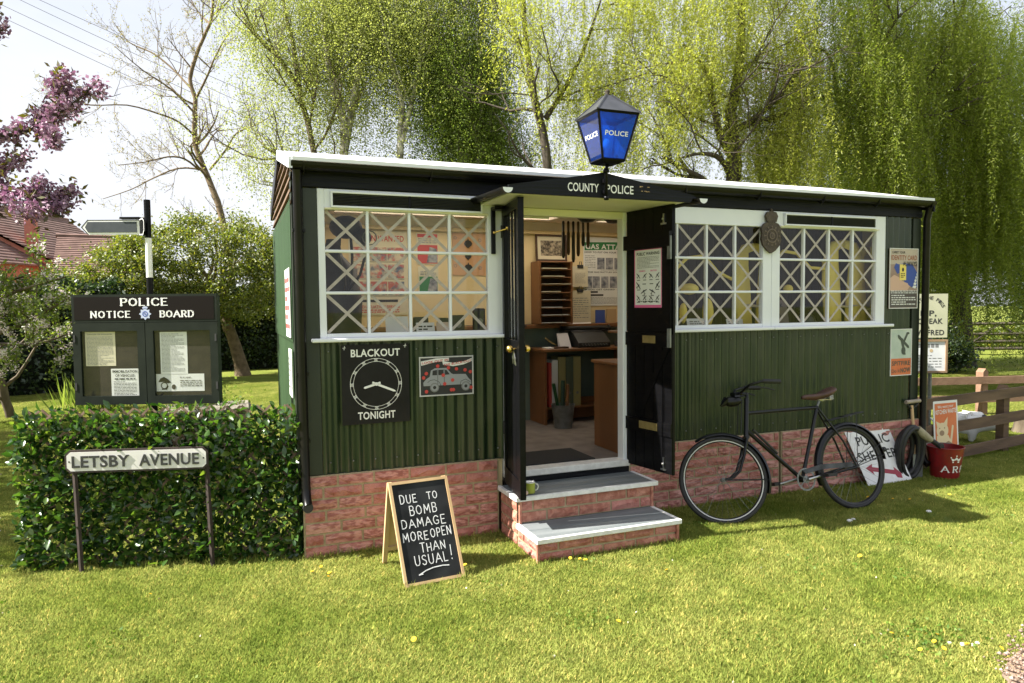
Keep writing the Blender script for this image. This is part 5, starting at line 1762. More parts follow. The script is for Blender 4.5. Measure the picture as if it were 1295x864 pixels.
def pig(x, y, rz, s_, label, patches):
    t = thing("model_pig", label, "pig statue", (x, y, 0), rz, "model pigs in the pen")
    vs = [(0, 0, .22), (.14, 0, .23), (.26, 0, .24), (.36, 0, .25), (.44, 0, .225), (.49, 0, .205), (-.12, 0, .22), (-.22, 0, .21),
          (.17, .07, .12), (.17, .075, .01), (.17, -.07, .12), (.17, -.075, .01), (-.15, .07, .12), (-.17, .075, .01), (-.15, -.07, .12), (-.17, -.075, .01),
          (.37, .06, .31), (.39, .075, .36), (.37, -.06, .31), (.39, -.075, .36), (-.27, .01, .24), (-.30, .02, .27)]
    ed = [(0, 1), (1, 2), (2, 3), (3, 4), (4, 5), (0, 6), (6, 7), (1, 8), (8, 9), (1, 10), (10, 11), (6, 12), (12, 13), (6, 14), (14, 15), (3, 16), (16, 17), (3, 18), (18, 19), (7, 20), (20, 21)]
    ra = [.125, .12, .095, .085, .05, .042, .12, .08, .045, .028, .045, .028, .05, .028, .05, .028, .022, .012, .022, .012, .012, .008]
    vs = [tuple(Vector(v) * s_) for v in vs]
    skinned("body", vs, ed, [r_ * s_ for r_ in ra], pigw, t)
    for (px_, py_, pz_, pr_) in patches:
        obj("dark_patch", MB().ball((px_ * s_, py_ * s_, pz_ * s_), pr_ * s_, 12, 8, .8), M['ink'], t, smooth=True, local=True)
    for sg in (1, -1): obj("eye", MB().ball((.41 * s_, .055 * sg * s_, .28 * s_), .012 * s_, 8, 6), M['ink'], t, local=True)
pig(7.75, 1.0, R(-62), .95, "white model pig with black patch lying nearest the pig poster in the pen", [(-.05, -.075, .26, .075), (.1, .09, .27, .06)])
pig(8.55, 1.35, R(160), .75, "white and grey model pig farther back in the pen", [(-.12, .06, .24, .08)])
stm = thing("tree_stump", "cut tree stump with grey bark standing in the pen at the right edge", "stump", (9.05, .98, 0))
pr_ = MB()
prof = [(.2, -.02), (.17, .06), (.155, .16), (.16, .235), (.15, .245), (.001, .245)]
k0 = 0
n = 22
for (r_, z_) in prof:
    for j in range(n):
        a = 2 * math.pi * j / n
        rr = r_ * (1 + .07 * math.sin(5 * a) + .04 * math.sin(9 * a + 1))
        pr_.v.append((9.05 + rr * math.cos(a), .98 + rr * math.sin(a), z_))
for i in range(len(prof) - 1):
    for j in range(n):
        pr_.f.append((i * n + j, i * n + (j + 1) % n, (i + 1) * n + (j + 1) % n, (i + 1) * n + j))
obj("bark", pr_, M['bark'], stm, smooth=True)
# ------------------------------------------------------------------ inside the hut
BW = 2.118          # face of the back wall
dk = thing("desk", "brown wooden desk with open end against the back wall seen through the door", "desk", (3.1, 1.95, FZ))
obj("desk_top", MB().bbox(2.55, 3.7, 1.70, 2.11, 1.215, 1.245), M['woodh'], dk)
obj("side_panel", MB().bbox(2.575, 2.605, 1.72, 2.11, FZ, 1.214), M['wood'], dk)
obj("side_panel", MB().bbox(3.62, 3.65, 1.72, 2.11, FZ, 1.214), M['wood'], dk)
obj("modesty_panel", MB().bbox(2.606, 3.62, 2.04, 2.06, FZ, .68), M['woodh'], dk)
obj("shelf", MB().bbox(2.606, 3.62, 1.80, 2.04, .60, .618), M['woodh'], dk)
ct = thing("counter", "orange-brown panelled counter just inside the right door post", "counter", (2.9, .37, FZ))
obj("side_panel", MB().bbox(2.565, 2.585, .19, .62, FZ, 1.19), M['wood'], ct)
obj("top", MB().bbox(2.545, 3.2, .17, .64, 1.191, 1.215), M['woodh'], ct)
obj("front_panel", MB().bbox(2.586, 3.18, .60, .618, FZ, 1.19), M['wood'], ct)
tag(obj("door_mat", MB().bbox(1.62, 2.29, .09, .54, FZ, FZ + .012), pm("black_door_mat", (.012, .012, .013), (.022, .022, .022), scale=80, rough=.95)), "black rubber mat just inside the doorway", "mat")

# pigeon holes with paper trays
pg = thing("pigeonhole_rack", "brown wooden rack of eight paper trays on the rail below the group photograph", "rack", (2.79, 2.0, 1.5))
x0, x1, y0, y1, z0, z1 = 2.60, 2.99, 1.88, 2.115, 1.50, 2.17
obj("side_panel", MB().bbox(x0, x0 + .02, y0, y1, z0, z1), M['wood'], pg)
obj("side_panel", MB().bbox(x1 - .02, x1, y0, y1, z0, z1), M['wood'], pg)
obj("back_panel", MB().bbox(x0 + .02, x1 - .02, y1 - .012, y1, z0, z1), M['darkwood'], pg)
for i in range(9):
    z = z0 + i * (z1 - z0 - .014) / 8
    obj("shelf", MB().bbox(x0 + .02, x1 - .02, y0 + .01, y1 - .013, z, z + .012), M['wood'], pg)
for i in range(8):
    z = z0 + i * (z1 - z0 - .014) / 8 + .0135
    w = random.uniform(.2, .33)
    a = x0 + .024 + random.uniform(0, .02)
    tag(obj("paper_pile", MB().box(a, a + w, y0 - .012, y0 + .15, z, z + random.uniform(.004, .010)), M['paper'] if i < 4 else M['oldpaper']),
        ["white papers in the lowest tray of the rack", "white papers in the second tray from the bottom", "papers in the third tray from the bottom", "papers in the fourth tray from the bottom",
         "buff papers in the fourth tray from the top", "buff papers in the third tray from the top", "buff papers in the second tray from the top", "buff papers in the top tray of the rack"][i], "paper", "papers in the rack trays")
ph = thing("framed_photograph", "framed old group photograph on top of the tray rack", "picture", (2.83, 2.09, 2.175))
F = Face((2.65, 2.08, 2.18), (1, 0, 0), (0, .06, 1))
mb = MB()
for (a0, a1, b0, b1) in ((0, .37, 0, .02), (0, .37, .27, .29), (0, .02, .02, .27), (.35, .37, .02, .27)): F.block(mb, a0, a1, b0, b1, -.012, .006)
obj("frame", mb, M['darkwood'], ph)
mb = MB(); F.rect(mb, .02, .35, .02, .27, -.004)
obj("mount", mb, M['oldpaper'], ph)
mb = MB(); F.rect(mb, .06, .31, .06, .225, -.0025)
obj("photograph", mb, pm("brown_photograph", (.05, .04, .03), (.5, .42, .3), scale=38, rough=.4, detail=6), ph)

# gas attack poster and clipped papers
F = Face((3.24, BW - .004, 1.69), (1, 0, 0), (0, 0, 1))
gp, _ = board("gas_attack_poster", "large white poster with green GAS ATTACK banner on the cream back wall", "poster", F, .62, .77, M['paper'], t=.003)
mb = MB(); F.slab(mb, [(.015, .62), (.605, .64), (.605, .72), (.015, .71)], .0005, .0012)
obj("print", mb, M['greenink'], gp)
mb = MB(); F.text(mb, "GAS ATTACK", .025, .60, .637, .055, c=.003, bold=.03)
obj("lettering", mb, M['paper'], gp)
mb = MB()
F.text(mb, "HOW TO PUT ON YOUR GAS MASK", .015, .60, .592, .018, c=.002, bold=.02)
F.text(mb, "IF THE GAS RATTLES SOUND", .015, .5, .37, .016, c=.002, bold=.02)
F.text(mb, "IF YOU GET GASSED", .015, .4, .175, .016, c=.002, bold=.02)
F.rect(mb, .02, .18, .145, .165); F.rect(mb, .02, .25, .11, .13)
obj("lettering", mb, M['ink'], gp)
mb = MB()
rng = random.Random(4)
for (b, xs) in ((.47, (.22, .33, .44, .55)), (.26, (.06, .16, .27, .38, .5))):
    for a in xs:
        F.rect(mb, a - .047, a + .047, b - .06, b + .07, .0015)
obj("print", mb, M['halftone'], gp)
mb = MB(); F.lines(mb, .02, .15, .42, .57, 8, h=.3); F.lines(mb, .02, .6, .02, .1, 6, h=.3); F.lines(mb, .22, .6, .395, .41, 1, h=.3)
obj("print", mb, M['greyink'], gp)
for i, (x_, z0_, z1_, w, lab) in enumerate(((3.19, 1.90, 2.13, .19, "cream paper hanging from the upper bulldog clip on the back wall"), (3.185, 1.51, 1.86, .27, "large cream typed sheet under the lower bulldog clip"))):
    t = thing("clipped_paper", lab, "paper", (x_, BW - .02, z0_))
    F = Face((x_ - w / 2, BW - .022, z0_), (1, 0, 0), (0, 0, 1))
    mb = MB(); F.block(mb, 0, w, 0, z1_ - z0_, -.002, 0)
    obj("sheet", mb, M['oldpaper'], t)
    mb = MB(); F.lines(mb, .03, w - .03, .04, z1_ - z0_ - .07, 10, h=.25)
    obj("print", mb, M['greyink'], t)
    mb = MB(); F.block(mb, w / 2 - .035, w / 2 + .035, z1_ - z0_ - .02, z1_ - z0_ + .015, -.006, .008); mb.tube([F.P(w / 2 - .015, z1_ - z0_ + .01, .004), F.P(w / 2 - .01, z1_ - z0_ + .05, .01), F.P(w / 2 + .01, z1_ - z0_ + .05, .01), F.P(w / 2 + .015, z1_ - z0_ + .01, .004)], .004, 5)
    obj("bulldog_clip", mb, M['ink'], t)
for i, (a, w, h, m, lab) in enumerate(((3.36, .115, .145, M['blueink'], "small blue booklet on the rail under the gas attack poster"), (3.50, .12, .155, pm("tan_book_cover", (.5, .34, .18), None), "tan booklet on the rail beside the blue one"), (3.645, .1, .11, M['redink'], "dark red booklet on the rail nearest the right door post"), (3.012, .035, .17, M['redink'], "thin dark red book standing beside the tray rack"))):
    tag(obj("booklet", MB().box(a, a + w, 2.05, 2.066, 1.497, 1.497 + h), m), lab, "booklet")
# truncheons hanging from a rack
tr = thing("truncheon_rack", "row of dark wooden truncheons hanging from a white shelf inside the door", "rack", (2.75, 1.3, 2.1))
obj("shelf", MB().bbox(2.5, 3.0, 1.2, 1.42, 2.53, 2.56), M['inceil'], tr)
for i in range(6):
    x_ = 2.60 + i * .054
    L_ = (.36, .33, .40, .34, .24, .25)[i]
    mb = MB().lathe([(.004, 0), (.013, -.01), (.011, -.10), (.016, -.12), (.018, -L_ + .03), (.010, -L_), (.001, -L_ - .003)], 10, (x_, 1.30, 2.52))
    obj("truncheon", mb, M['darkwood'] if i % 2 else pm("almost_black_wood", (.015, .01, .008), None, rough=.3), tr, smooth=True)
for i, (x_, lab) in enumerate(((2.40, "dark steel helmet hanging inside the door top, left one"), (2.655, "dark steel helmet hanging inside the door top, right one"))):
    mb = MB().lathe([(.001, -.075), (.05, -.068), (.085, -.04), (.098, .0), (.125, .02), (.12, .022), (.09, .01), (.05, -.05), (.001, -.06)], 18, (x_, .42, 2.47))
    tag(obj("helmet", mb, pm("helmet_black", (.02, .02, .022), None, rough=.4), smooth=True), lab, "helmet")
# typewriter
tw = thing("typewriter", "black typewriter with white paper on the desk inside the door", "typewriter", (3.2, 1.88, 1.246))
twm = pm("typewriter_black", (.015, .015, .016), (.025, .025, .026), scale=10, rough=.35)
mb = MB().prism([(1.73, 1.25), (2.04, 1.25), (2.04, 1.40), (1.93, 1.42), (1.86, 1.40), (1.73, 1.30)], 0, 2.98, 3.36)
obj("body", mb, twm, tw)
mb = MB().tube([(2.9, 1.97, 1.445), (3.46, 1.97, 1.445)], .026, 12).tube([(2.875, 1.97, 1.445), (2.895, 1.97, 1.445)], .034, 12).tube([(3.465, 1.97, 1.445), (3.485, 1.97, 1.445)], .034, 12)
mb.bbox(2.92, 3.44, 1.93, 2.03, 1.405, 1.425)
obj("carriage", mb, twm, tw, ang=40)
F = Face((3.04, 1.99, 1.455), (1, 0, 0), (0, .8, .55))
mb = MB(); F.block(mb, 0, .26, 0, .09, 0, .002)
obj("paper", mb, M['paper'], tw)
F = Face((3.17, 1.757, 1.315), (1, 0, 0), (0, .13, .1))
mb = MB(); F.rect(mb, 0, .13, -.0, .07, .003)
obj("card", mb, M['paper'], tw)
mb = MB()
for r_ in range(3):
    for k in range(9): mb.lathe([(.010, 0), (.010, .006)], 6, (3.02 + k * .036, 1.70 + r_ * .02, 1.27 + r_ * .012))
obj("keys", mb, M['galv'], tw, kind="stuff")
tag(obj("card_holder", MB().prism([(1.80, 1.247), (1.85, 1.247), (1.90, 1.40), (1.89, 1.40)], 0, 2.80, 2.93), pm("pale_grey_card", (.5, .48, .5), None)), "pale grey card stand left of the typewriter on the desk", "card stand")
for i, (a, b, c_, d, h, m, lab) in enumerate(((2.63, 2.78, 1.75, 1.9, .012, M['paper'], "loose white papers at the left end of the desk top"), (2.70, 2.86, 1.72, 1.82, .02, M['darkwood'], "small dark tray on the desk top left of the typewriter"), (3.45, 3.56, 1.73, 1.8, .06, M['ink'], "small black box right of the typewriter on the desk"))):
    tag(obj("desk_item" if 0 else ("paper_pile", "pen_tray", "box")[i], MB().bbox(a, b, c_, d, 1.246, 1.246 + h, .002), m), lab, ("paper", "tray", "box")[i])
mb = MB().tube([(2.60, 1.74, 1.36), (2.66, 1.76, 1.32), (2.74, 1.78, 1.28)], .008, 6)
tag(obj("pen_holder", mb, M['dullbrass']), "thin brass rod leaning over the left edge of the desk", "rod")
# files under the desk
for i, (a, w, h, m, lab) in enumerate(((2.675, .035, .47, M['redink'], "dark red file under the desk, leftmost"), (2.713, .07, .50, M['paper'], "white box file with ring holes under the desk"), (2.79, .085, .53, pm("khaki_file", (.3, .27, .11), None), "khaki box file left of the green one under the desk"), (2.88, .085, .53, pm("dull_green_file", (.09, .12, .08), None), "dull green box file between two khaki ones"), (2.97, .085, .53, pm("khaki_file_b", (.32, .29, .12), None), "khaki box file at the right of the row under the desk"))):
    t = thing("box_file", lab, "file", (a + w / 2, 1.9, .62), group="box files under the desk")
    obj("case", MB().bbox(a, a + w, 1.83, 2.03, .62, .62 + h, .003), m, t)
    if i: obj("ring", MB().lathe([(.008, -.002), (.015, -.002), (.015, .002), (.008, .002)], 12, (a + w / 2, 1.828, .76), 1), M['galv'] if i > 1 else M['ink'], t)
pb = thing("pail", "galvanised pail holding tools on the floor before the desk", "pail", (2.70, 1.54, FZ))
mb = MB().lathe([(.001, .01), (.088, .01), (.09, 0), (.12, .235), (.124, .24), (.118, .24), (.086, .015), (.001, .014)], 22, (2.70, 1.54, FZ))
obj("bucket", mb, M['galv'], pb, ang=40)
for i, (p, q, r_, m, lab, nm) in enumerate((((2.66, 1.53, FZ + .1), (2.575, 1.50, FZ + .46), .018, pm("green_torch_handle", (.01, .06, .02), None, rough=.3), "green handled tool leaning left in the pail", "tool"), ((2.70, 1.56, FZ + .1), (2.71, 1.56, FZ + .48), .022, pm("dark_green_tool", (.02, .05, .03), None), "dark green rattle handle standing in the pail", "tool"), ((2.74, 1.54, FZ + .1), (2.76, 1.55, FZ + .44), .017, M['wood'], "brown wooden handle standing in the pail", "tool"))):
    tag(obj("tool_handle", MB().tube([p, q], r_, 10), m, ang=40), lab, nm)
tag(obj("black_bag", MB().ball((3.42, 1.9, .80), .15, 12, 8, .8), pm("black_bag_cloth", (.01, .01, .012), None, rough=.7), smooth=True), "black bag on the shelf under the desk at the right", "bag")
bkk = thing("shelf_books", "dark upright books at the left edge of the doorway view", "books", (2.36, 1.9, 1.5))
for i in range(3): obj("book", MB().bbox(2.28 + i * .05, 2.32 + i * .05, 1.9, 2.05, 1.5, 1.78 - .03 * i, .003), (M['ink'], M['darkwood'], M['oldpaper'])[i], bkk)
obj("bookend", MB().bbox(2.25, 2.45, 1.88, 2.06, 1.47, 1.499), M['darkwood'], bkk)

# left room: posters and things behind the left window
F = Face((.66, BW - .004, 1.62), (1, 0, 0), (0, 0, 1))
wp, _ = board("women_wanted_poster", "large poster with red heading WOMEN WANTED behind the left window", "poster", F, .58, .84, M['oldpaper'], t=.003)
mb = MB(); F.text(mb, "WOMEN WANTED", .03, .55, .735, .06, c=.002, bold=.015)
F.text(mb, "EVACUATION SERVICE", .12, .5, .07, .03, c=.002, bold=.01); F.lines(mb, .1, .5, .02, .06, 2, h=.5)
obj("lettering", mb, M['redink'], wp)
rng = random.Random(5)
mbs_ = {k: MB() for k in ('ink', 'colour')}
for r_ in range(3):
    b = .2 + r_ * .17
    F.rect(mbs_['ink'], .03, .55, b - .012, b - .008, .0013)
    for k in range(9):
        a = .05 + k * .058
        cc = rng.choice(list(mbs_))
        cc = rng.choice(list(mbs_))
        if k % 3 == 0: F.rect(mbs_['colour'], .035 + k * .058, .2 + k * .058, b + .0, b + .135, .0018)
F.rect(mbs_['ink'], .1, .48, .13, .155, .0013)
for k, m_ in mbs_.items(): obj("print", m_, M['colourprint' if k == 'colour' else k], wp)
for (a, z_, w, h, c1, c2, lab) in ((1.34, 2.13, .23, .32, 'redink', 'ink', "red and grey poster behind the third column of left window panes"), (1.355, 1.84, .21, .27, 'greenink', 'ink', "green poster below the red one behind the left window")):
    F = Face((a, BW - .004, z_), (1, 0, 0), (0, 0, 1))
    t, _ = board("wall_poster", lab, "poster", F, w, h, M['oldpaper'], t=.003)
    mb = MB(); F.rect(mb, .01, w - .01, .01, h * .62, .001)
    if c1 == 'redink': F.rect(mb, .01, w - .01, h * .86, h * .97, .001)
    obj("print", mb, M[c1], t)
    mb = MB(); F.poly(mb, [(w * .45, .02), (w * .95, .02), (w * .92, h * .5), (w * .6, h * .56)], .002); F.lines(mb, .02, w - .02, h * .66, h * .84, 3, c=.0022, h=.5)
    obj("print", mb, M['halftone'], t)
F = Face((1.72, BW - .004, 2.02), (1, 0, 0), (0, 0, 1))
bd, _ = board("helmet_badge_board", "tan board with dark crested badges behind the right column of left window panes", "board", F, .46, .44, pm("tan_hardboard", (.5, .27, .13), (.56, .32, .16), scale=4), t=.006)
mb = MB()
for (a, b, s_) in ((.17, .33, .045), (.17, .20, .036), (.17, .08, .045)):
    F.slab(mb, [(a, b - s_), (a + s_ * .8, b - s_ * .4), (a + s_, b + s_ * .1), (a + s_ * .6, b + s_ * .7), (a + s_ * .2, b + s_ * .8), (a, b + s_ * 1.3), (a - s_ * .2, b + s_ * .8), (a - s_ * .6, b + s_ * .7), (a - s_, b + s_ * .1), (a - s_ * .8, b - s_ * .4)], .001, .006)
obj("badge", mb, M['ink'], bd)
mb = MB()
for (a, b) in ((.03, .39), (.3, .37), (.38, .36), (.33, .28), (.03, .1), (.37, .22), (.4, .1), (.3, .08)): F.ring(mb, a, b, .012, .017, .003, 12)
obj("small_badge", mb, M['galv'], bd)
# coat stand with gas mask behind the leftmost panes
hm = thing("respirator_stand", "black respirator hood with hoses on a stand behind the leftmost window panes", "respirator", (.42, .8, FZ))
rb = pm("black_rubberised_cloth", (.02, .021, .024), (.035, .036, .04), scale=10, rough=.5)
obj("hood", MB().ball((.44, .75, 2.33), .13, 16, 10, .7), rb, hm, smooth=True)
mb = MB().ball((.56, .70, 2.25), .07, 14, 8)
obj("filter", mb, rb, hm, smooth=True)
obj("lens", MB().tube([(.60 + .055 * math.cos(t / 12 * 6.283), .62, 2.24 + .055 * math.sin(t / 12 * 6.283)) for t in range(12)], .005, 5, closed=True), M['galv'], hm)
mb = MB().lathe([(.17, FZ + .5), (.2, 1.2), (.23, 1.75), (.19, 2.0), (.08, 2.12), (.05, 2.25)], 18, (.36, .95, 0))
obj("cape", mb, rb, hm, smooth=True)
for k in range(3): obj("hose", MB().tube([(.38 + k * .08, .66, 2.27), (.36 + k * .1, .6, 2.1), (.40 + k * .06, .62, 1.95), (.42, .7, 1.8)], .011, 6), rb, hm)
obj("stand", MB().tube([(.4, .95, FZ), (.4, .95, 1.0)], .02, 8).lathe([(.2, FZ), (.2, FZ + .02)], 16, (.4, .95, 0)), M['darkwood'], hm)
sl_ = thing("window_shelf", "brown shelf inside behind the window sills", "shelf", (.8, .15, 1.46))
obj("board", MB().bbox(.07, 1.44, .04, .36, 1.462, 1.482), M['woodh'], sl_)
sl2 = thing("window_shelf", "brown shelf inside behind the right-hand windows", "shelf", (4.0, .15, 1.46))
obj("board", MB().bbox(2.56, 5.7, .04, .36, 1.462, 1.482), M['woodh'], sl2)
def propped(name, lab, cat, x_, y_, w, h, m, ink=None, rz=0):
    t = thing(name, lab, cat, (x_ + w / 2, y_, 1.483))
    F = Face((x_, y_, 1.484), (math.cos(rz), math.sin(rz), 0), (0, .25, 1))
    mb = MB(); F.block(mb, 0, w, 0, h, -.003, 0)
    obj("card", mb, m, t)
    if ink:
        mb = MB(); F.lines(mb, w * .12, w * .88, h * .15, h * .8, 3, h=.5)
        obj("print", mb, ink, t)
propped("propped_card", "blank white card propped behind the second column of left window panes", "card", .64, .24, .17, .15, M['paper'])
propped("propped_card", "printed white card propped behind the third column of left window panes", "card", .86, .2, .14, .10, M['paper'], M['ink'])
propped("propped_card", "pale pinkish card beside the printed one on the window shelf", "card", 1.02, .22, .12, .10, pm("pinkish_card", (.62, .48, .38), None), None)
for (x_, y_, r_, h, lab) in ((.92, .32, .055, .14, "small dark case behind the printed card on the window shelf"), (1.10, .33, .04, .13, "upright dark case behind the pinkish card"), (1.20, .28, .05, .15, "dark case with white dial right of the pinkish card"), (1.38, .30, .045, .2, "dark green book at the right end of the left window")):
    t = thing("display_case", lab, "case", (x_, y_, 1.483))
    obj("case", MB().bbox(x_ - r_, x_ + r_, y_ - .03, y_ + .03, 1.483, 1.483 + h, .008), pm("dark_case_leather", (.03, .03, .035), None, rough=.5), t)
    obj("dial", MB().lathe([(.022, -.002), (.022, .002)], 14, (x_, y_ - .033, 1.483 + h * .5), 1), M['greyink'], t)
tag(obj("boot_cap", MB().ball((1.37, .16, 1.50), .06, 12, 8, .5), M['ink'], smooth=True), "flat black cap in the lower right pane of the left window", "cap")

# right room: pale yellow life vests hanging in the dark room, and cards
def vest(x_, y_, z_, s_, lab, rz=0):
    t = thing("life_vest", lab, "life vest", (x_, y_, z_), rz, "yellow life vests in the right windows")
    mb = MB()
    for sg in (1, -1):
        mb.tube([(0, 0, .36 * s_), (.09 * s_ * sg, 0, .34 * s_), (.13 * s_ * sg, 0, .22 * s_), (.12 * s_ * sg, 0, .02 * s_), (.10 * s_ * sg, 0, -.2 * s_), (.05 * s_ * sg, 0, -.3 * s_)], [.03 * s_, .045 * s_, .075 * s_, .085 * s_, .08 * s_, .04 * s_], 10)
    mb.v = [(v[0], v[1] * .45, v[2]) for v in mb.v]
    obj("body", mb, M['yellow'], t, smooth=True, local=True)
    mb = MB().tube([(-.11 * s_, -.035, -.1 * s_), (0, -.045, -.11 * s_), (.11 * s_, -.035, -.1 * s_)], .012, 6)
    obj("strap", mb, pm("buff_strap", (.5, .42, .25), None), t, local=True)
vest(4.02, .26, 1.80, 1.15, "pale yellow life vest behind the white board between the right windows")
vest(5.10, .26, 1.80, 1.3, "large pale yellow life vest in the middle of the far right window")
vest(5.44, .27, 1.76, 1.25, "pale yellow life vest at the right edge of the far right window")
vest(2.82, .30, 1.85, .8, "pale yellow life vest half hidden beside the black door leaf")
hose_y = M['yellow']
for (pts, lab) in (([(3.10, .24, 1.95), (3.28, .24, 2.10), (3.46, .24, 2.12), (3.60, .24, 1.98), (3.75, .24, 1.92), (3.92, .24, 2.0)], "pale yellow tube looping across the panes right of the black door"),
                   ([(4.22, .24, 2.08), (4.34, .24, 2.18), (4.50, .24, 2.16), (4.66, .24, 2.03), (4.84, .24, 2.02), (4.98, .25, 2.1)], "pale yellow tube looping across the far right window panes")):
    tag(obj("breathing_tube", MB().tube(pts, .016, 8), hose_y, smooth=True), lab, "tube")
def pad(x_, z_, rx_, rz_, lab, y_=.24, rot=0):
    mb = MB().ball((x_, y_, z_), rx_, 14, 8, rz_ / rx_)
    tag(obj("oval_float", mb, hose_y, smooth=True), lab, "float")
pad(3.30, 1.83, .085, .05, "pale yellow oval pad in the second row of panes right of the door")
pad(3.24, 1.62, .035, .09, "narrow upright yellow float in the lower panes right of the door")
pad(3.50, 1.62, .05, .13, "tall yellow float in the lower middle pane right of the door")
pad(4.40, 1.83, .045, .04, "small round yellow float low in the far right window")
propped("propped_card", "white card on the shelf in the lowest pane right of the door", "card", 3.26, .2, .22, .09, M['paper'], M['greyink'])
propped("propped_card", "white card on the shelf left of the white board between windows", "card", 3.68, .2, .18, .08, M['paper'], M['greyink'])
t = thing("blackout_card", "dark brown printed card reading BLACK in the lowest left pane of the far right window", "card", (4.32, .3, 1.483))
F = Face((4.18, .28, 1.484), (1, 0, 0), (0, .2, 1))
mb = MB(); F.block(mb, 0, .28, 0, .25, -.004, 0)
obj("card", mb, pm("brown_card", (.16, .12, .11), None, rough=.7), t)
mb = MB(); F.text(mb, "BLACK", .06, .23, .18, .035, c=.002, bold=.02); F.ring(mb, .14, .09, .04, .05, .002, 16)
obj("print", mb, M['ink'], t)
t = thing("telephone", "dark bakelite telephone in the lowest panes of the far right window", "telephone", (4.68, .3, 1.483))
bk_ = pm("bakelite", (.02, .018, .018), None, rough=.3)
obj("body", MB().lathe([(.1, 1.483), (.1, 1.50), (.07, 1.57), (.04, 1.60)], 18, (4.68, .3, 0)), bk_, t, smooth=True)
obj("handset", MB().tube([(4.58, .3, 1.62), (4.62, .3, 1.655), (4.74, .3, 1.655), (4.78, .3, 1.62)], [.03, .016, .016, .03], 8), bk_, t, smooth=True)
# ------------------------------------------------------------------ foliage helpers
def rdir(rng, n):
    v = rng.normal(size=(n, 3))
    return v / np.linalg.norm(v, axis=1)[:, None]

def leaf_cloud(name, P, L, Wd, mat_, parent=None, D=None, seed=1, kind=None, up_bias=0, jitter=.35, **k):
    """one small pointed blade per point: P (n,3), length L, width Wd, optional direction D"""
    rng = np.random.default_rng(seed)
    n = len(P)
    if D is None:
        D = rdir(rng, n)
    else:
        D = D + rng.normal(size=(n, 3)) * jitter
        D /= np.linalg.norm(D, axis=1)[:, None]
    S_ = np.cross(D, rdir(rng, n))
    S_ /= np.linalg.norm(S_, axis=1)[:, None] + 1e-9
    l = (L * rng.uniform(.65, 1.3, n))[:, None]
    w = (Wd * rng.uniform(.7, 1.25, n))[:, None]
    Vv = np.stack([P, P + D * l * .45 + S_ * w * .5, P + D * l, P + D * l * .45 - S_ * w * .5], 1).reshape(-1, 3)
    F_ = np.arange(4 * n).reshape(n, 4)
    return np_obj(name, Vv, F_, mat_, parent, kind=kind, **k)

def grow(mb, p, d, L, r, lev, rng, tips, wob=.25, kids=3, up=.15, ratio=.62, n=5, seg=4):
    pts, rs = [Vector(p)], [r]
    d = Vector(d).normalized()
    for i in range(seg):
        d = (d + Vector((rng.uniform(-1, 1), rng.uniform(-1, 1), rng.uniform(-1, 1))) * wob + Vector((0, 0, up))).normalized()
        pts.append(pts[-1] + d * L / seg)
        rs.append(r * (1 - .62 * (i + 1) / seg))
    mb.tube(pts, rs, n, cap=False)
    tips.append((pts, lev))
    if lev <= 0: return
    for k in range(kids):
        t = rng.uniform(.3, 1)
        i = min(seg - 1, int(t * seg))
        q = pts[i].lerp(pts[i + 1], t * seg - i)
        dd = (pts[i + 1] - pts[i]).normalized()
        side = dd.cross(Vector((rng.uniform(-1, 1), rng.uniform(-1, 1), rng.uniform(-1, 1)))).normalized()
        grow(mb, q, dd * .8 + side * rng.uniform(.5, 1.1), L * ratio * rng.uniform(.7, 1.2), max(.003, rs[i] * .6), lev - 1, rng, tips, wob, kids, up, ratio, max(3, n - 1), seg)

def limb(mb, pts, r0, r1, rng, tips, lev, kids, L, n=7, up=.1, wob=.25, spread=1.0, ratio=.62):
    """a limb along given points with side branches grown from it"""
    m_ = len(pts)
    pts = [Vector(p) for p in pts]
    sm = []
    for i in range(m_ - 1):
        a, b, c, d = pts[max(i - 1, 0)], pts[i], pts[i + 1], pts[min(i + 2, m_ - 1)]
        for t in (0, .34, .67):
            sm.append(.5 * ((2 * b) + (-a + c) * t + (2 * a - 5 * b + 4 * c - d) * t * t + (-a + 3 * b - 3 * c + d) * t ** 3) + Vector((rng.uniform(-1, 1), rng.uniform(-1, 1), 0)) * r0 * .12)
    sm.append(pts[-1])
    rs = [r0 + (r1 - r0) * i / (len(sm) - 1) for i in range(len(sm))]
    mb.tube(sm, rs, n, cap=False)
    tips.append((sm, lev + 1))
    for k in range(kids):
        i = rng.randrange(len(sm) // 5, len(sm) - 1)
        dd = (sm[i + 1] - sm[i]).normalized()
        side = dd.cross(Vector((rng.uniform(-1, 1), rng.uniform(-1, 1), rng.uniform(-1, 1)))).normalized()
        grow(mb, sm[i], dd * .5 + side * spread, L * rng.uniform(.6, 1.2), max(.004, rs[i] * .5), lev, rng, tips, wob, 3, up, ratio, max(3, n - 2))

def pts_on(tips, rng, n, levels=None, spread=.05):
    """random points along the grown twigs"""
    segs = []
    for pts, lev in tips:
        if levels is not None and lev not in levels: continue
        for a, b in zip(pts[:-1], pts[1:]): segs.append((*a, *b))
    A = np.array(segs)
    ln = np.linalg.norm(A[:, 3:] - A[:, :3], axis=1)
    idx = rng.choice(len(A), n, p=ln / ln.sum())
    t = rng.random(n)[:, None]
    return A[idx, :3] * (1 - t) + A[idx, 3:] * t + rng.normal(size=(n, 3)) * spread

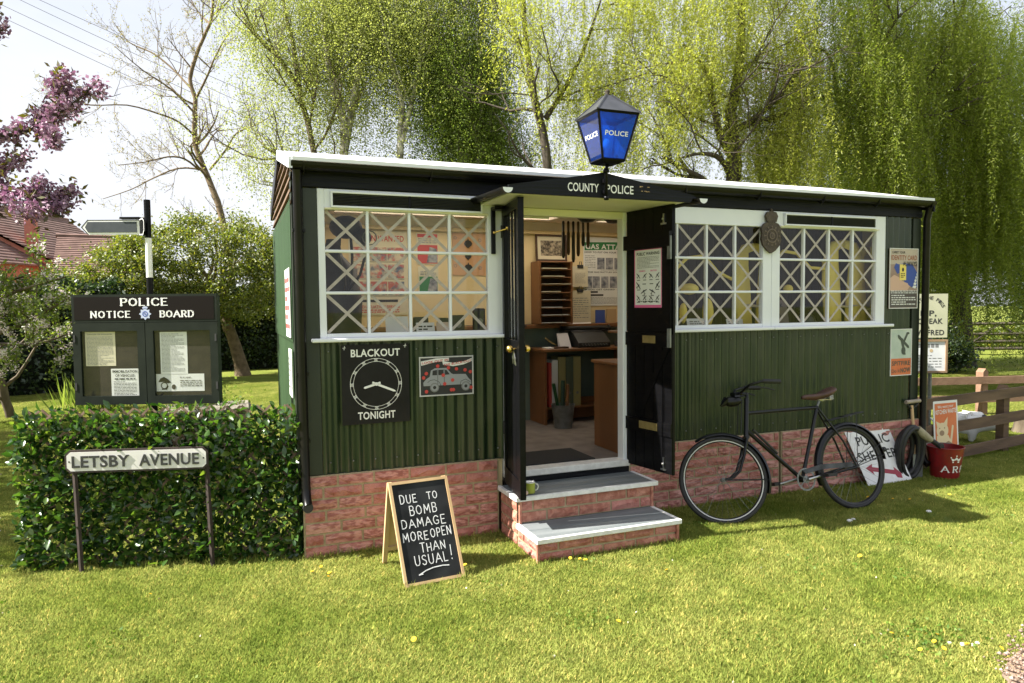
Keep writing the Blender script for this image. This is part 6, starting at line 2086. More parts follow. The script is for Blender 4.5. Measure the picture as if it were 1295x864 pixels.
# ------------------------------------------------------------------ ground
gm_ = bpy.data.materials.new("lawn_soil_and_turf")
gm_.use_nodes = True
t = gm_.node_tree
b = t.nodes['Principled BSDF']
b.inputs['Roughness'].default_value = .95
b.inputs['Specular IOR Level'].default_value = .1
geo = t.nodes.new("ShaderNodeNewGeometry")
def nz(scale, det=5):
    n_ = t.nodes.new("ShaderNodeTexNoise"); n_.inputs['Scale'].default_value = scale; n_.inputs['Detail'].default_value = det
    t.links.new(geo.outputs['Position'], n_.inputs['Vector']); return n_
def ramp(src, p0, c0, p1, c1):
    r_ = t.nodes.new("ShaderNodeValToRGB"); e = r_.color_ramp.elements
    e[0].position, e[0].color, e[1].position, e[1].color = p0, (*c0, 1), p1, (*c1, 1)
    t.links.new(src, r_.inputs['Fac']); return r_
ra = ramp(nz(.9).outputs['Fac'], .35, (.13, .18, .03), .65, (.22, .25, .055))
rb_ = ramp(nz(30, 8).outputs['Fac'], .3, (.45, .45, .4), .7, (1.25, 1.2, 1.1))
mm = t.nodes.new("ShaderNodeMixRGB"); mm.blend_type = 'MULTIPLY'; mm.inputs['Fac'].default_value = 1
t.links.new(ra.outputs['Color'], mm.inputs['Color1']); t.links.new(rb_.outputs['Color'], mm.inputs['Color2'])
t.links.new(mm.outputs['Color'], b.inputs['Base Color'])
mbg = MB()
N = 60
xs = [-150 + 300 * (i / N) for i in range(N + 1)]
for i in range(N + 1):
    for j in range(N + 1):
        x_ = 4 + (abs(i / N * 2 - 1) ** 2.2) * (1 if i > N / 2 else -1) * 220
        y_ = 2 + (abs(j / N * 2 - 1) ** 2.2) * (1 if j > N / 2 else -1) * 220
        mbg.v.append((x_, y_, 0))
for i in range(N):
    for j in range(N):
        a = i * (N + 1) + j
        mbg.f.append((a, a + N + 1, a + N + 2, a + 1))
obj("ground", mbg, gm_, kind="structure", label="lawn", fixn=False)

# mown grass: a tile of blades repeated by geometry nodes with quarter turns
grassm = bpy.data.materials.new("mown_grass_blades")
grassm.use_nodes = True
t = grassm.node_tree
t.nodes.clear()
o_ = t.nodes.new("ShaderNodeOutputMaterial")
geo = t.nodes.new("ShaderNodeNewGeometry")
r1 = ramp(nz(1.3, 3).outputs['Fac'], .34, (.25, .315, .067), .66, (.42, .44, .145))
r2 = t.nodes.new("ShaderNodeValToRGB")
e = r2.color_ramp.elements
e[0].position, e[0].color = 0, (.72, .82, .65, 1)
e[1].position, e[1].color = .9, (1.15, 1.1, 1.0, 1)
x_ = e.new(.97); x_.color = (2.0, 1.5, 1.6, 1)
t.links.new(geo.outputs['Random Per Island'], r2.inputs['Fac'])
r3 = ramp(nz(7, 4).outputs['Fac'], .36, (.8, .84, .78), .6, (1.08, 1.06, 1.05))
m1 = t.nodes.new("ShaderNodeMixRGB"); m1.blend_type = 'MULTIPLY'; m1.inputs['Fac'].default_value = 1
m3 = t.nodes.new("ShaderNodeMixRGB"); m3.blend_type = 'MULTIPLY'; m3.inputs['Fac'].default_value = 1
t.links.new(r1.outputs['Color'], m1.inputs['Color1']); t.links.new(r2.outputs['Color'], m1.inputs['Color2'])
t.links.new(m1.outputs['Color'], m3.inputs['Color1']); t.links.new(r3.outputs['Color'], m3.inputs['Color2'])
d_ = t.nodes.new("ShaderNodeBsdfDiffuse"); tr_ = t.nodes.new("ShaderNodeBsdfTranslucent")
t.links.new(m3.outputs['Color'], d_.inputs['Color']); t.links.new(m3.outputs['Color'], tr_.inputs['Color'])
ms = t.nodes.new("ShaderNodeMixShader"); ms.inputs['Fac'].default_value = .42
t.links.new(d_.outputs[0], ms.inputs[1]); t.links.new(tr_.outputs[0], ms.inputs[2])
t.links.new(ms.outputs[0], o_.inputs['Surface'])

TILE = .5
rng = np.random.default_rng(11)
nb_ = 6500
P = np.zeros((nb_, 3))
P[:, :2] = rng.uniform(-TILE / 2, TILE / 2, (nb_, 2))
hgt = rng.uniform(.010, .026, nb_)
hgt[rng.random(nb_) < .05] *= 1.5
ang = rng.uniform(0, 2 * np.pi, nb_)
ln = rng.uniform(.1, 1.2, nb_)
top_ = P + np.stack([np.cos(ang) * hgt * ln, np.sin(ang) * hgt * ln, hgt], 1)
side = np.stack([-np.sin(ang + rng.normal(size=nb_)), np.cos(ang), np.zeros(nb_)], 1) * rng.uniform(.0012, .0024, nb_)[:, None]
midp = (P + top_) / 2 + np.array([0, 0, .003])
Vv = np.stack([P - side, P + side, midp + side * .8, top_, midp - side * .8], 1).reshape(-1, 3)
Fi = np.arange(5 * nb_).reshape(nb_, 5)
gr = np_obj("lawn_grass", Vv, Fi, grassm, kind="stuff", label="short mown sunlit grass", cat="grass")
ng = bpy.data.node_groups.new("grass_tiles", 'GeometryNodeTree')
ng.interface.new_socket("Geometry", in_out='INPUT', socket_type='NodeSocketGeometry')
ng.interface.new_socket("Geometry", in_out='OUTPUT', socket_type='NodeSocketGeometry')
gi, go = ng.nodes.new("NodeGroupInput"), ng.nodes.new("NodeGroupOutput")
grid = ng.nodes.new("GeometryNodeMeshGrid")
GX, GY = 46, 32
grid.inputs['Size X'].default_value = (GX - 1) * TILE
grid.inputs['Size Y'].default_value = (GY - 1) * TILE
grid.inputs['Vertices X'].default_value = GX
grid.inputs['Vertices Y'].default_value = GY
tf = ng.nodes.new("GeometryNodeTransform")
tf.inputs['Translation'].default_value = (4.5, 4.0, 0)
iop = ng.nodes.new("GeometryNodeInstanceOnPoints")
rv = ng.nodes.new("FunctionNodeRandomValue"); rv.data_type = 'INT'
for s_ in rv.inputs:
    if s_.name == 'Max' and s_.type == 'INT': s_.default_value = 3
    if s_.name == 'Min' and s_.type == 'INT': s_.default_value = 0
mt = ng.nodes.new("ShaderNodeMath"); mt.operation = 'MULTIPLY'; mt.inputs[1].default_value = math.pi / 2
cx_ = ng.nodes.new("ShaderNodeCombineXYZ")
ng.links.new(grid.outputs['Mesh'], tf.inputs['Geometry'])
ng.links.new(tf.outputs['Geometry'], iop.inputs['Points'])
ng.links.new(gi.outputs[0], iop.inputs['Instance'])
outv = [s_ for s_ in rv.outputs if s_.type == 'INT'][0]
ng.links.new(outv, mt.inputs[0])
ng.links.new(mt.outputs[0], cx_.inputs['Z'])
ng.links.new(cx_.outputs[0], iop.inputs['Rotation'])
ng.links.new(iop.outputs['Instances'], go.inputs[0])
md = gr.modifiers.new("tiles", 'NODES')
md.node_group = ng

# taller tufts along the hedge foot, posts and wall foot, and broad-leaved weeds
rng = np.random.default_rng(5)
def tuft_pts():
    out_ = []
    def along(p, q, n, w):
        t_ = rng.random(n)[:, None]
        a = np.array(p) * (1 - t_) + np.array(q) * t_
        return a + rng.normal(size=(n, 2)) * w
    out_.append(along((-1.75, .5), (-.05, -.03), 700, .03))
    out_.append(along((0, -.06), (1.4, -.06), 500, .02))
    out_.append(along((2.6, -.06), (5.85, -.06), 900, .025))
    out_.append(along((1.43, -.74), (2.52, -.74), 260, .015))
    out_.append(along((2.56, -.7), (2.56, -.05), 160, .02))
    out_.append(along((6, .12), (9, .4), 500, .06))
    for (x, y) in ((-1.4, .33), (-.57, .12), (.5, -.8), (.9, -.76), (5.95, -.2), (7.6, .35)): out_.append(along((x, y), (x, y), 60, .03))
    for k in range(26):
        c = (rng.uniform(-2, 7), rng.uniform(-2.4, 0)); out_.append(along(c, c, 50, rng.uniform(.04, .10)))
    return np.concatenate(out_)
A = tuft_pts()
P = np.concatenate([A, np.zeros((len(A), 1))], 1)
D = np.tile(np.array([[0, 0, 1.]]), (len(P), 1))
leaf_cloud("grass_tuft", P, .05, .0045, grassm, D=D, seed=3, kind="stuff", label="taller grass tufts at the foot of walls and posts", cat="grass")
cl = []
for k in range(34):
    c = np.array([rng.uniform(-2.2, 7), rng.uniform(-2.7, -.2), .012]); n_ = rng.integers(20, 60)
    cl.append(c + rng.normal(size=(n_, 3)) * np.array([.07, .07, .004]))
c = np.array([2.75, -2.45, .015])
cl.append(c + rng.normal(size=(420, 3)) * np.array([.16, .1, .006]))
cl = np.concatenate(cl)
leaf_cloud("clover_leaves", np.abs(cl * np.array([0, 0, 1])) + cl * np.array([1, 1, 0]), .022, .016, leafmat("clover_green", [(.07, .14, .02), (.12, .2, .03), (.17, .23, .05)], .3, gloss=.01), seed=8, kind="stuff", label="low clover and weeds in the lawn", cat="weeds")

# dandelions and fallen petals
dm = pm("dandelion_yellow", (.85, .52, .02), (.9, .62, .04), scale=90, rough=.8)
stemm = pm("weed_stem_green", (.14, .2, .04), None, rough=.8)
dl = [(1.63, -.78), (1.70, -.86), (1.68, -.82), (.08, -.30), (.12, -.40), (.10, -.50), (.02, -.34), (.85, -.46), (.95, -.62), (1.46, -1.7), (2.70, -2.42), (2.78, -2.50), (2.84, -2.47), (2.62, -2.55), (2.9, -2.58), (2.74, -2.58), (2.66, -2.36), (3.0, -2.68),
      (4.75, -.62), (4.9, -.66), (4.6, -.5), (5.3, -.72), (-.9, -.35), (2.1, -1.2), (3.4, -1.5), (.4, -1.5)]
fl = MB()
for k in range(14):
    a = 2 * math.pi * k / 14
    for (r0, r1, z_, da) in ((.0, .017, .006, 0), (0, .011, .010, .2)):
        a2 = a + da
        fl.add([(r0, 0, z_ - .003), (r1 * math.cos(a2 - .22), r1 * math.sin(a2 - .22), z_), (r1 * 1.08 * math.cos(a2), r1 * 1.08 * math.sin(a2), z_ + .001), (r1 * math.cos(a2 + .22), r1 * math.sin(a2 + .22), z_)], [(0, 1, 2, 3)])
flm = mesh_of("flower_head", fl, dm)
stm_ = mesh_of("stem", MB().tube([(0, 0, 0), (.002, .001, 1)], .0018, 4), stemm)
DLAB = ["just in front of the lower step corner", "right of the lower step's front corner", "nearest the lower step, between two others", "in the grass below the downpipe, farthest back", "in the middle of the cluster below the downpipe", "nearest the viewer in the cluster below the downpipe", "leftmost of the cluster below the downpipe",
        "behind the right foot of the chalk board", "just right of the chalk board's front foot", "alone in the open lawn below the steps", "leftmost and farthest back near the white pebbles", "in the middle of the cluster by the gravel corner", "just left of the white pebbles", "low and left in the cluster by the gravel corner", "between the white pebbles and the gravel", "nearest the bottom edge in the gravel corner cluster", "highest of the cluster near the gravel corner", "growing at the edge of the gravel",
        "in the shadow below the bicycle rear wheel, left one", "in the shadow below the shelter sign", "close to the bicycle rear wheel", "near the tip of the hut shadow", "alone in front of the leafy screen", "alone below the right end of the steps", "alone in the lawn below the bicycle front wheel", "alone in the lower left lawn"]
for i, (x, y) in enumerate(dl):
    h = random.uniform(.018, .034)
    d_ = thing("dandelion", "yellow dandelion " + DLAB[i], "dandelion", (x, y, 0), random.uniform(0, 6), "dandelions in the lawn")
    inst("flower_head", flm, d_, (0, 0, h), (random.uniform(-.5, .5), random.uniform(-.5, .5), 0), (random.uniform(.5, .85),) * 3)
    inst("stem", stm_, d_, (0, 0, 0), sc=(1, 1, h))
rng = np.random.default_rng(9)
pt = np.stack([rng.uniform(-3, 8, 260), rng.uniform(-2.8, 1.0, 260), rng.uniform(.010, .02, 260)], 1)
pt[:90] = np.stack([rng.normal(-2.3, .5, 90), rng.normal(1.2, 1.0, 90), rng.uniform(.014, .024, 90)], 1)
leaf_cloud("fallen_petals", pt, .013, .011, leafmat("pale_petal", [(.7, .6, .58), (.75, .7, .66), (.6, .45, .35)], .2, tint=(1, .95, .95)), seed=10, kind="stuff", label="pale petals scattered on the lawn", cat="petals")
for i, (x, y, r_, lab) in enumerate(((3.98, -.88, .022, "larger white pebble in the grass below the bicycle rear wheel"), (4.04, -.86, .018, "smaller white pebble beside the larger one under the rear wheel"), (4.75, -.95, .022, "flat cream pebble in sunlit grass right of the shelter sign"), (2.86, -2.52, .012, "small white pebble near the gravel corner, farthest left"), (2.90, -2.56, .015, "white pebble near the gravel corner, second from the left"), (2.945, -2.58, .012, "white pebble near the gravel corner, third from the left"), (2.985, -2.575, .012, "white pebble nearest the gravel"))):
    mb = MB().ball((x, y, r_ * .6), r_, 8, 5, .6)
    tag(obj("pebble", mb, M['paper'], smooth=True), lab, "pebble")

# gravel corner, lower right
gv = pm("pinkish_gravel", (.3, .21, .16), (.46, .36, .28), scale=70, rough=.95)
pathm = pm("gravel_bed", (.2, .14, .1), (.3, .22, .16), scale=40, rough=1, bump=1, bscale=80)
mb = MB()
pl_ = [(2.6, -3.5), (2.64, -3.04), (2.76, -2.84), (2.95, -2.75), (3.2, -2.69), (3.6, -2.56), (4.2, -2.46), (5.5, -2.7), (5.5, -3.5)]
mb.add([(x, y, .022) for x, y in pl_], [tuple(range(len(pl_)))])
obj("gravel_path", mb, pathm, kind="structure", fixn=False)
rng = np.random.default_rng(21)
n_ = 7500
gx = rng.uniform(2.5, 4.4, n_); gy = rng.uniform(-3.3, -2.4, n_)
edge = np.interp(gx, [2.5, 2.64, 2.78, 2.95, 3.2, 3.6, 4.2, 4.5], [-3.3, -3.04, -2.84, -2.75, -2.69, -2.56, -2.46, -2.5])
kp_ = gy < edge + rng.normal(size=n_) * .045
gx, gy = gx[kp_], gy[kp_]
n_ = len(gx)
base = np.array([(1, 0, 0), (0, 1, 0), (-1, 0, 0), (0, -1, 0), (0, 0, .8), (0, 0, -.6)], float)
rr = rng.uniform(.004, .013, n_)
VV = base[None] * rr[:, None, None] * rng.uniform(.6, 1.3, (n_, 6, 3))
a = rng.uniform(0, 6.28, n_)
ca, sa = np.cos(a)[:, None], np.sin(a)[:, None]
VX = VV[..., 0] * ca - VV[..., 1] * sa; VY = VV[..., 0] * sa + VV[..., 1] * ca
VV = np.stack([VX + gx[:, None], VY + gy[:, None], VV[..., 2] + .034], -1).reshape(-1, 3)
ft = np.array([(0, 1, 4), (1, 2, 4), (2, 3, 4), (3, 0, 4), (1, 0, 5), (2, 1, 5), (3, 2, 5), (0, 3, 5)])
FF_ = (ft[None] + (np.arange(n_) * 6)[:, None, None]).reshape(-1, 3)
gvm = leafmat("gravel_stones", [(.13, .08, .055), (.22, .145, .105), (.3, .22, .17), (.18, .13, .10), (.4, .32, .27)], 0, gloss=.02)
np_obj("gravel", VV, FF_, gvm, kind="stuff", label="pinkish gravel in the lower right corner", cat="gravel")

# ------------------------------------------------------------------ leafy screen hedge on a willow trellis
hd_ = thing("leafy_screen", "low screen of glossy green leaves on a diagonal willow trellis left of the hut", "hedge", (-.87, .28, 0))
h0, h1 = Vector((-1.70, .53, 0)), Vector((-.02, .035, 0))
hd = (h1 - h0); HLn = hd.length; hd.normalize()
hn = Vector((hd.y, -hd.x, 0))          # towards the viewer
slat = pm("pale_brown_willow_slat", (.2, .13, .09), (.32, .22, .16), scale=20, rough=.8)
sm_a = mesh_of("slat", MB().box(-.5, .5, -.004, .004, -.006, .006), slat)
pitch_ = .098
hz = 1.015
cnt = 0
for sg in (1, -1):
    u = -hz
    while u < HLn + (hz if sg < 0 else 0):
        # slat from (u, 0) rising at 45 degrees
        if sg > 0: a0, b0, a1, b1 = u, 0, u + hz, hz
        else: a0, b0, a1, b1 = u, 0, u - hz, hz
        t0, t1 = 0., 1.
        for (p_, q_) in ((a0, a1),):
            for lim, sgn in ((0, 1), (HLn, -1)):
                if sgn * (p_ - lim) < 0 and sgn * (q_ - lim) < 0: t1 = -1
                elif sgn * (p_ - lim) < 0: t0 = max(t0, (lim - p_) / (q_ - p_))
                elif sgn * (q_ - lim) < 0: t1 = min(t1, (lim - p_) / (q_ - p_))
        if t1 - t0 > .03:
            A_, B_ = (a0 + (a1 - a0) * t0, b0 + (b1 - b0) * t0), (a0 + (a1 - a0) * t1, b0 + (b1 - b0) * t1)
            ext = .018
            L_ = math.hypot(B_[0] - A_[0], B_[1] - A_[1]) + 2 * ext
            mid = h0 + hd * ((A_[0] + B_[0]) / 2) + Vector((0, 0, (A_[1] + B_[1]) / 2 + .02)) + hn * (.006 * sg)
            d3 = (hd * sg + Vector((0, 0, 1))).normalized()
            M3 = Matrix((d3, hn, d3.cross(hn))).transposed()
            inst("slat", sm_a, hd_, mid - Vector(hd_.location), M3.to_euler(), (L_, 1, 1.2))
            cnt += 1
        u += pitch_
# leaves
lmg = [leafmat("glossy_screen_leaf", [(.014, .042, .009), (.024, .066, .013), (.038, .09, .018), (.075, .14, .025), (.16, .22, .04)], .34, rough=.3, gloss=.05, tcol=1.6)]
def leaf_shape(L, W_):
    vs = [(0, 0, 0), (W_ * .42, L * .3, .005), (0, L * .3, -.002), (-W_ * .42, L * .3, .005), (W_ * .5, L * .62, .004), (0, L * .64, -.003), (-W_ * .5, L * .62, .004), (0, L, -.008)]
    fs = [(0, 1, 2), (0, 2, 3), (1, 4, 5, 2), (3, 2, 5, 6), (4, 7, 5), (6, 5, 7)]
    return vs, fs
lv, lf_ = leaf_shape(.066, .031)
mbl = MB().add(lv, lf_)
lme = mesh_of("leaf", mbl, lmg[0], smooth=True)
rng = np.random.default_rng(31)
def leaf_frames(n_, ycen, yw, zlo=0.0, zhi=.985):
    u = rng.uniform(-.04, HLn + .02, n_)
    z_ = rng.uniform(zlo, zhi, n_) ** 1.0
    yy = rng.normal(ycen, yw, n_)
    P_ = np.array([[*(h0 + hd * float(u[i]) + hn * float(yy[i]))] for i in range(n_)])
    P_[:, 2] = z_
    return P_
def rand_rot(n_):
    # leaf axis: outward and slightly up or sideways
    ax = rng.normal(size=(n_, 3)) * .7 + np.array([hn.x * .55, hn.y * .55, .25])
    ax /= np.linalg.norm(ax, axis=1)[:, None]
    sd_ = np.cross(ax, rng.normal(size=(n_, 3)) + np.array([0, 0, .6])); sd_ /= np.linalg.norm(sd_, axis=1)[:, None]
    nn = np.cross(sd_, ax)
    return sd_, ax, nn
n_ = 6400
P_ = np.concatenate([leaf_frames(int(n_ * .70), .03, .03), leaf_frames(130, .0, .03, .98, 1.07), leaf_frames(int(n_ * .28), -.02, .03)])
n_ = len(P_)
sd_, ax, nn = rand_rot(n_)
sc_ = rng.uniform(.6, 1.2, n_)
LV = np.array(lv)
VV = (P_[:, None] + (sd_[:, None] * LV[None, :, :1] + ax[:, None] * LV[None, :, 1:2] + nn[:, None] * LV[None, :, 2:]) * sc_[:, None, None]).reshape(-1, 3)
tri = np.array([(0, 1, 2), (0, 2, 3), (1, 4, 5), (1, 5, 2), (3, 2, 5), (3, 5, 6), (4, 7, 5), (6, 5, 7)])
FF_ = (tri[None] + (np.arange(n_) * 8)[:, None, None]).reshape(-1, 3)
np_obj("foliage", VV, FF_, lmg[0], hd_, kind="stuff", smooth=True)
P_ = leaf_frames(300, .085, .012, .03, 1.05)
sd_, ax, nn = rand_rot(300)
for i in range(300):
    M3 = Matrix((Vector(sd_[i]), Vector(ax[i]), Vector(nn[i]))).transposed()
    s_ = rng.uniform(.8, 1.25)
    inst("leaf", lme, hd_, Vector(P_[i]) - Vector(hd_.location), M3.to_euler(), (s_, s_, s_))
# ------------------------------------------------------------------ trees
prng = random.Random(17)
nrng = np.random.default_rng(17)
# bare, just budding tree
tr = thing("budding_tree", "tall nearly bare tree with forked branches and pale buds against the white sky", "tree", (-0.41, 17.12, 0))
mb, tips = MB(), []
limb(mb, [(-0.34, 17.12, 0), (-0.43, 17.15, 1.29), (-0.49, 17.18, 2.87), (-0.69, 17.35, 4.43), (-1.04, 17.56, 5.52), (-1.33, 17.71, 6.45), (-1.34, 17.76, 7.25), (-1.30, 17.78, 7.83), (-1.44, 17.87, 8.40), (-1.15, 17.80, 9.33), (-0.85, 17.72, 10.02), (-0.73, 17.71, 10.70), (-0.58, 17.74, 12.09)], .115, .03, prng, tips, 2, 14, 1.4)
B_ = [[(-1.04, 17.56, 5.52), (-1.19, 17.63, 5.75), (-1.83, 17.89, 5.81), (-2.49, 18.13, 5.54), (-3.14, 18.36, 5.20), (-3.90, 18.65, 4.94)],
      [(-1.36, 17.75, 6.75), (-1.74, 17.40, 7.03), (-2.23, 17.12, 7.15), (-2.98, 16.99, 7.28), (-3.83, 16.85, 7.17), (-4.49, 16.72, 7.29)],
      [(-1.44, 17.86, 8.17), (-1.97, 18.48, 8.88), (-2.49, 18.76, 9.34), (-3.13, 19.16, 9.70), (-3.53, 19.30, 10.28)],
      [(-1.29, 17.78, 7.83), (-0.96, 17.40, 8.40), (-0.68, 17.12, 8.98), (-0.34, 16.99, 9.55), (0.00, 16.85, 9.89)],
      [(-0.85, 17.72, 10.02), (-1.17, 18.21, 10.49), (-1.47, 18.48, 11.18)],
      [(-0.98, 17.55, 5.75), (-0.53, 17.40, 6.32), (-0.20, 17.12, 6.79), (0.34, 16.85, 7.00), (0.78, 16.58, 7.28)],
      [(-0.79, 17.71, 10.25), (-0.30, 17.55, 10.70), (-0.07, 17.49, 11.40)],
      [(-1.26, 17.65, 5.75), (-1.62, 17.40, 6.00), (-2.05, 17.26, 6.00), (-2.58, 16.99, 5.77), (-3.23, 16.85, 5.62)],
      [(-1.34, 17.76, 7.41), (-1.90, 17.53, 7.96), (-2.58, 17.40, 8.36), (-3.26, 17.26, 8.91)]]
for L_ in B_: limb(mb, L_, .036, .009, prng, tips, 2, 10, 1.15, n=6, up=.12, wob=.3)
obj("trunk", mb, M['barklight'], tr, fixn=False, smooth=True)
P = pts_on(tips, nrng, 7000, (0, 1), .02)
leaf_cloud("buds", P, .055, .022, leafmat("pale_bud", [(.24, .2, .08), (.30, .25, .11), (.24, .16, .08)], .4), tr, seed=2, kind="stuff")

# leafy small tree behind the notice board
def crown_pts(rng, n, c, rad, clumps, cr, flat=.8, shell=.5):
    """leaf positions in many clumps spread through an uneven crown, gaps between them"""
    d = rdir(rng, clumps)
    rr = rng.uniform(shell, 1, clumps) ** .6
    cc = np.array(c) + d * rr[:, None] * np.array(rad)
    i = rng.integers(0, clumps, n)
    cs = rng.uniform(.5, 1.3, clumps) * cr
    return cc[i] + rng.normal(size=(n, 3)) * cs[i][:, None] * np.array([1, 1, flat]) * .5
tr = thing("leafy_tree", "small round tree with fresh yellow-green leaves behind the notice board", "tree", (-.35, 14.1, 0))
mb, tips = MB(), []
mb.tube([(-.26, 14.1, -.05), (-.30, 14.1, .25), (-.42, 14.1, .75), (-.55, 14.1, 1.2)], [.22, .17, .145, .13], 9, cap=False)
limb(mb, [(-.55, 14.1, 1.15), (-.7, 14.12, 1.7), (-.9, 14.15, 2.2), (-1.2, 14.2, 2.8)], .13, .05, prng, tips, 2, 10, 1.4, n=8, up=.25, wob=.3)
obj("trunk", mb, M['barklight'], tr, smooth=True, fixn=False)
gl1 = leafmat("fresh_yellow_green_leaf", [(.06, .09, .012), (.12, .15, .02), (.19, .21, .035), (.25, .22, .04)], .5)
P = np.concatenate([crown_pts(nrng, 30000, (-1.0, 13.6, 2.75), (2.15, 1.4, 1.25), 120, .30, .7, .6), crown_pts(nrng, 14000, (-.1, 13.4, 2.5), (1.5, 1.2, 1.2), 90, .3), crown_pts(nrng, 17000, (-2.6, 13.3, 2.25), (1.35, .9, 1.0), 70, .3)])
leaf_cloud("crown", P, .07, .04, gl1, tr, seed=4, kind="stuff")

# apple tree in blossom, at the left
tr = thing("apple_tree", "apple tree in white blossom at the left edge before the dark hedge", "tree", (-3.9, 8.4, 0))
mb, tips = MB(), []
limb(mb, [(-3.75, 8.3, 0), (-3.82, 8.2, .5), (-3.9, 8.0, 1.1), (-3.95, 7.6, 1.7), (-3.9, 7.2, 2.2)], .07, .04, prng, tips, 2, 5, 1.0, up=.1)
for L_ in ([(-3.95, 7.6, 1.6), (-3.4, 6.9, 1.9), (-2.9, 6.4, 2.05), (-2.5, 6.1, 2.15)], [(-3.9, 7.9, 1.3), (-3.3, 7.2, 1.5), (-2.8, 6.8, 1.75), (-2.4, 6.5, 2.0)], [(-3.9, 7.2, 1.9), (-3.4, 6.9, 2.1), (-3.0, 6.5, 2.2)], [(-3.9, 7.9, 1.2), (-3.2, 7.5, 1.2), (-2.7, 7.1, 1.35)], [(-4, 7.6, 1.6), (-4.2, 7.0, 1.9), (-4.1, 6.6, 2.2)]):
    limb(mb, L_, .035, .01, prng, tips, 1, 8, .42, n=5, up=.05)
obj("trunk", mb, M['bark'], tr, smooth=True, fixn=False)
P = pts_on(tips, nrng, 6000, (0, 1), .05)
leaf_cloud("crown", P, .05, .034, leafmat("apple_leaf", [(.08, .12, .015), (.15, .2, .03), (.24, .28, .05)], .5), tr, seed=6, kind="stuff")
Cc = pts_on(tips, nrng, 170, (0, 1), .03)
P = np.repeat(Cc, 26, 0) + nrng.normal(size=(170 * 26, 3)) * .028
leaf_cloud("blossom", P, .03, .026, leafmat("apple_blossom", [(.62, .5, .48), (.75, .68, .66), (.78, .74, .72)], .35, tint=(1, .95, .95)), tr, seed=7, kind="stuff")

# pink cherry, trunk outside the frame
CX, CY = -5.7, 3.2
tr = thing("cherry_tree", "pink flowering cherry branches reaching in at the top left corner", "tree", (CX, CY, 0))
mb, tips = MB(), []
limb(mb, [(CX, CY, 0), (CX + .03, CY, .9), (CX + .1, CY, 1.8)], .15, .11, prng, tips, 1, 2, .8)
st0 = (CX + .1, CY, 1.75)
br = [[st0, (-4.3, 2.7, 2.8), (-3.2, 2.5, 3.1), (-2.46, 2.4, 3.2), (-2.1, 2.34, 3.21), (-1.84, 2.25, 3.35), (-1.62, 2.17, 3.48), (-1.42, 2.1, 3.68)],
      [st0, (-4.2, 2.7, 2.4), (-3.2, 2.5, 2.5), (-2.61, 2.5, 2.8), (-2.2, 2.35, 2.75), (-1.95, 2.3, 2.62), (-1.74, 2.16, 2.5)],
      [st0, (-4.4, 2.9, 3.1), (-3.4, 2.7, 3.6), (-2.5, 2.51, 3.95), (-2.12, 2.38, 4.13)],
      [st0, (-4.0, 2.6, 2.7), (-2.9, 2.5, 2.9), (-2.3, 2.4, 2.95), (-1.95, 2.27, 3.01)],
      [st0, (-4.2, 2.8, 2.0), (-3.2, 2.6, 2.1), (-2.8, 2.5, 2.35), (-2.5, 2.4, 2.4)]]
tb = []
for L_ in br: limb(mb, L_, .04, .008, prng, tb, 1, 6, .30, n=6, up=.05)
obj("trunk", mb, M['barkdark'], tr, smooth=True, fixn=False)
pts_all = pts_on(tb, nrng, 4000, None, .03)
sel = pts_all[(pts_all[:, 0] > -3.6) & (pts_all[:, 0] < -1.4)][:460]
P = np.repeat(sel, 48, 0); P = P + nrng.normal(size=P.shape) * .034
leaf_cloud("blossom", P, .034, .032, leafmat("pink_cherry_blossom", [(.16, .07, .13), (.24, .12, .2), (.36, .22, .31), (.52, .38, .47)], .3, tint=(1.05, .85, 1.0)), tr, seed=11, kind="stuff")  # colour ramp painted from a shade tone up to a highlight tone
bk_ = crown_pts(nrng, 26000, (-6.7, 4.6, 4.3), (1.9, 3.5, 1.5), 120, .5)
bk_ = bk_[bk_[:, 0] < -4.9]
leaf_cloud("blossom", bk_, .085, .075, bpy.data.materials["pink_cherry_blossom"], tr, seed=13, kind="stuff")
P = np.repeat(sel[:300], 6, 0) + nrng.normal(size=(1800, 3)) * .07
leaf_cloud("foliage", P, .07, .03, leafmat("bronze_young_leaf", [(.06, .035, .012), (.1, .07, .015), (.12, .12, .02)], .4), tr, seed=12, kind="stuff")

# birches behind the hut
bl = leafmat("birch_leaf", [(.23, .27, .08), (.27, .31, .09), (.31, .345, .105), (.35, .375, .125)], .62, gloss=.01, tcol=1.25, tint=(1.05, 1.06, .75))
def hang_pts(rng, starts, Lmin, Lmax, step, sway=.05, out=.0):
    """leaf points down hanging twigs; returns points and twig polylines"""
    Ps, tw = [], []
    for s_ in starts:
        L_ = rng.uniform(Lmin, Lmax)
        k = max(3, int(L_ / step))
        tt = np.linspace(0, 1, k)
        dx, dy = rng.normal(size=2) * sway * L_
        curve = rng.normal(size=2) * sway * .6
        X = s_[0] + dx * tt + curve[0] * np.sin(tt * 3)
        Y = s_[1] + dy * tt + curve[1] * np.sin(tt * 3)
        Z = s_[2] - L_ * tt * (1 - .12 * (1 - tt))
        Ps.append(np.stack([X, Y, Z], 1))
        tw.append(np.stack([X[::max(1, k // 4)], Y[::max(1, k // 4)], Z[::max(1, k // 4)]], 1))
    return np.concatenate(Ps), tw
def twig_mesh(tw, w):
    V_, F_ = [], []
    for c in tw:
        k = len(V_)
        for p in c: V_ += [(p[0] - w, p[1], p[2]), (p[0] + w, p[1] + w, p[2])]
        for i in range(len(c) - 1): F_.append((k + 2 * i, k + 2 * i + 1, k + 2 * i + 3, k + 2 * i + 2))
    return np.array(V_), np.array(F_)
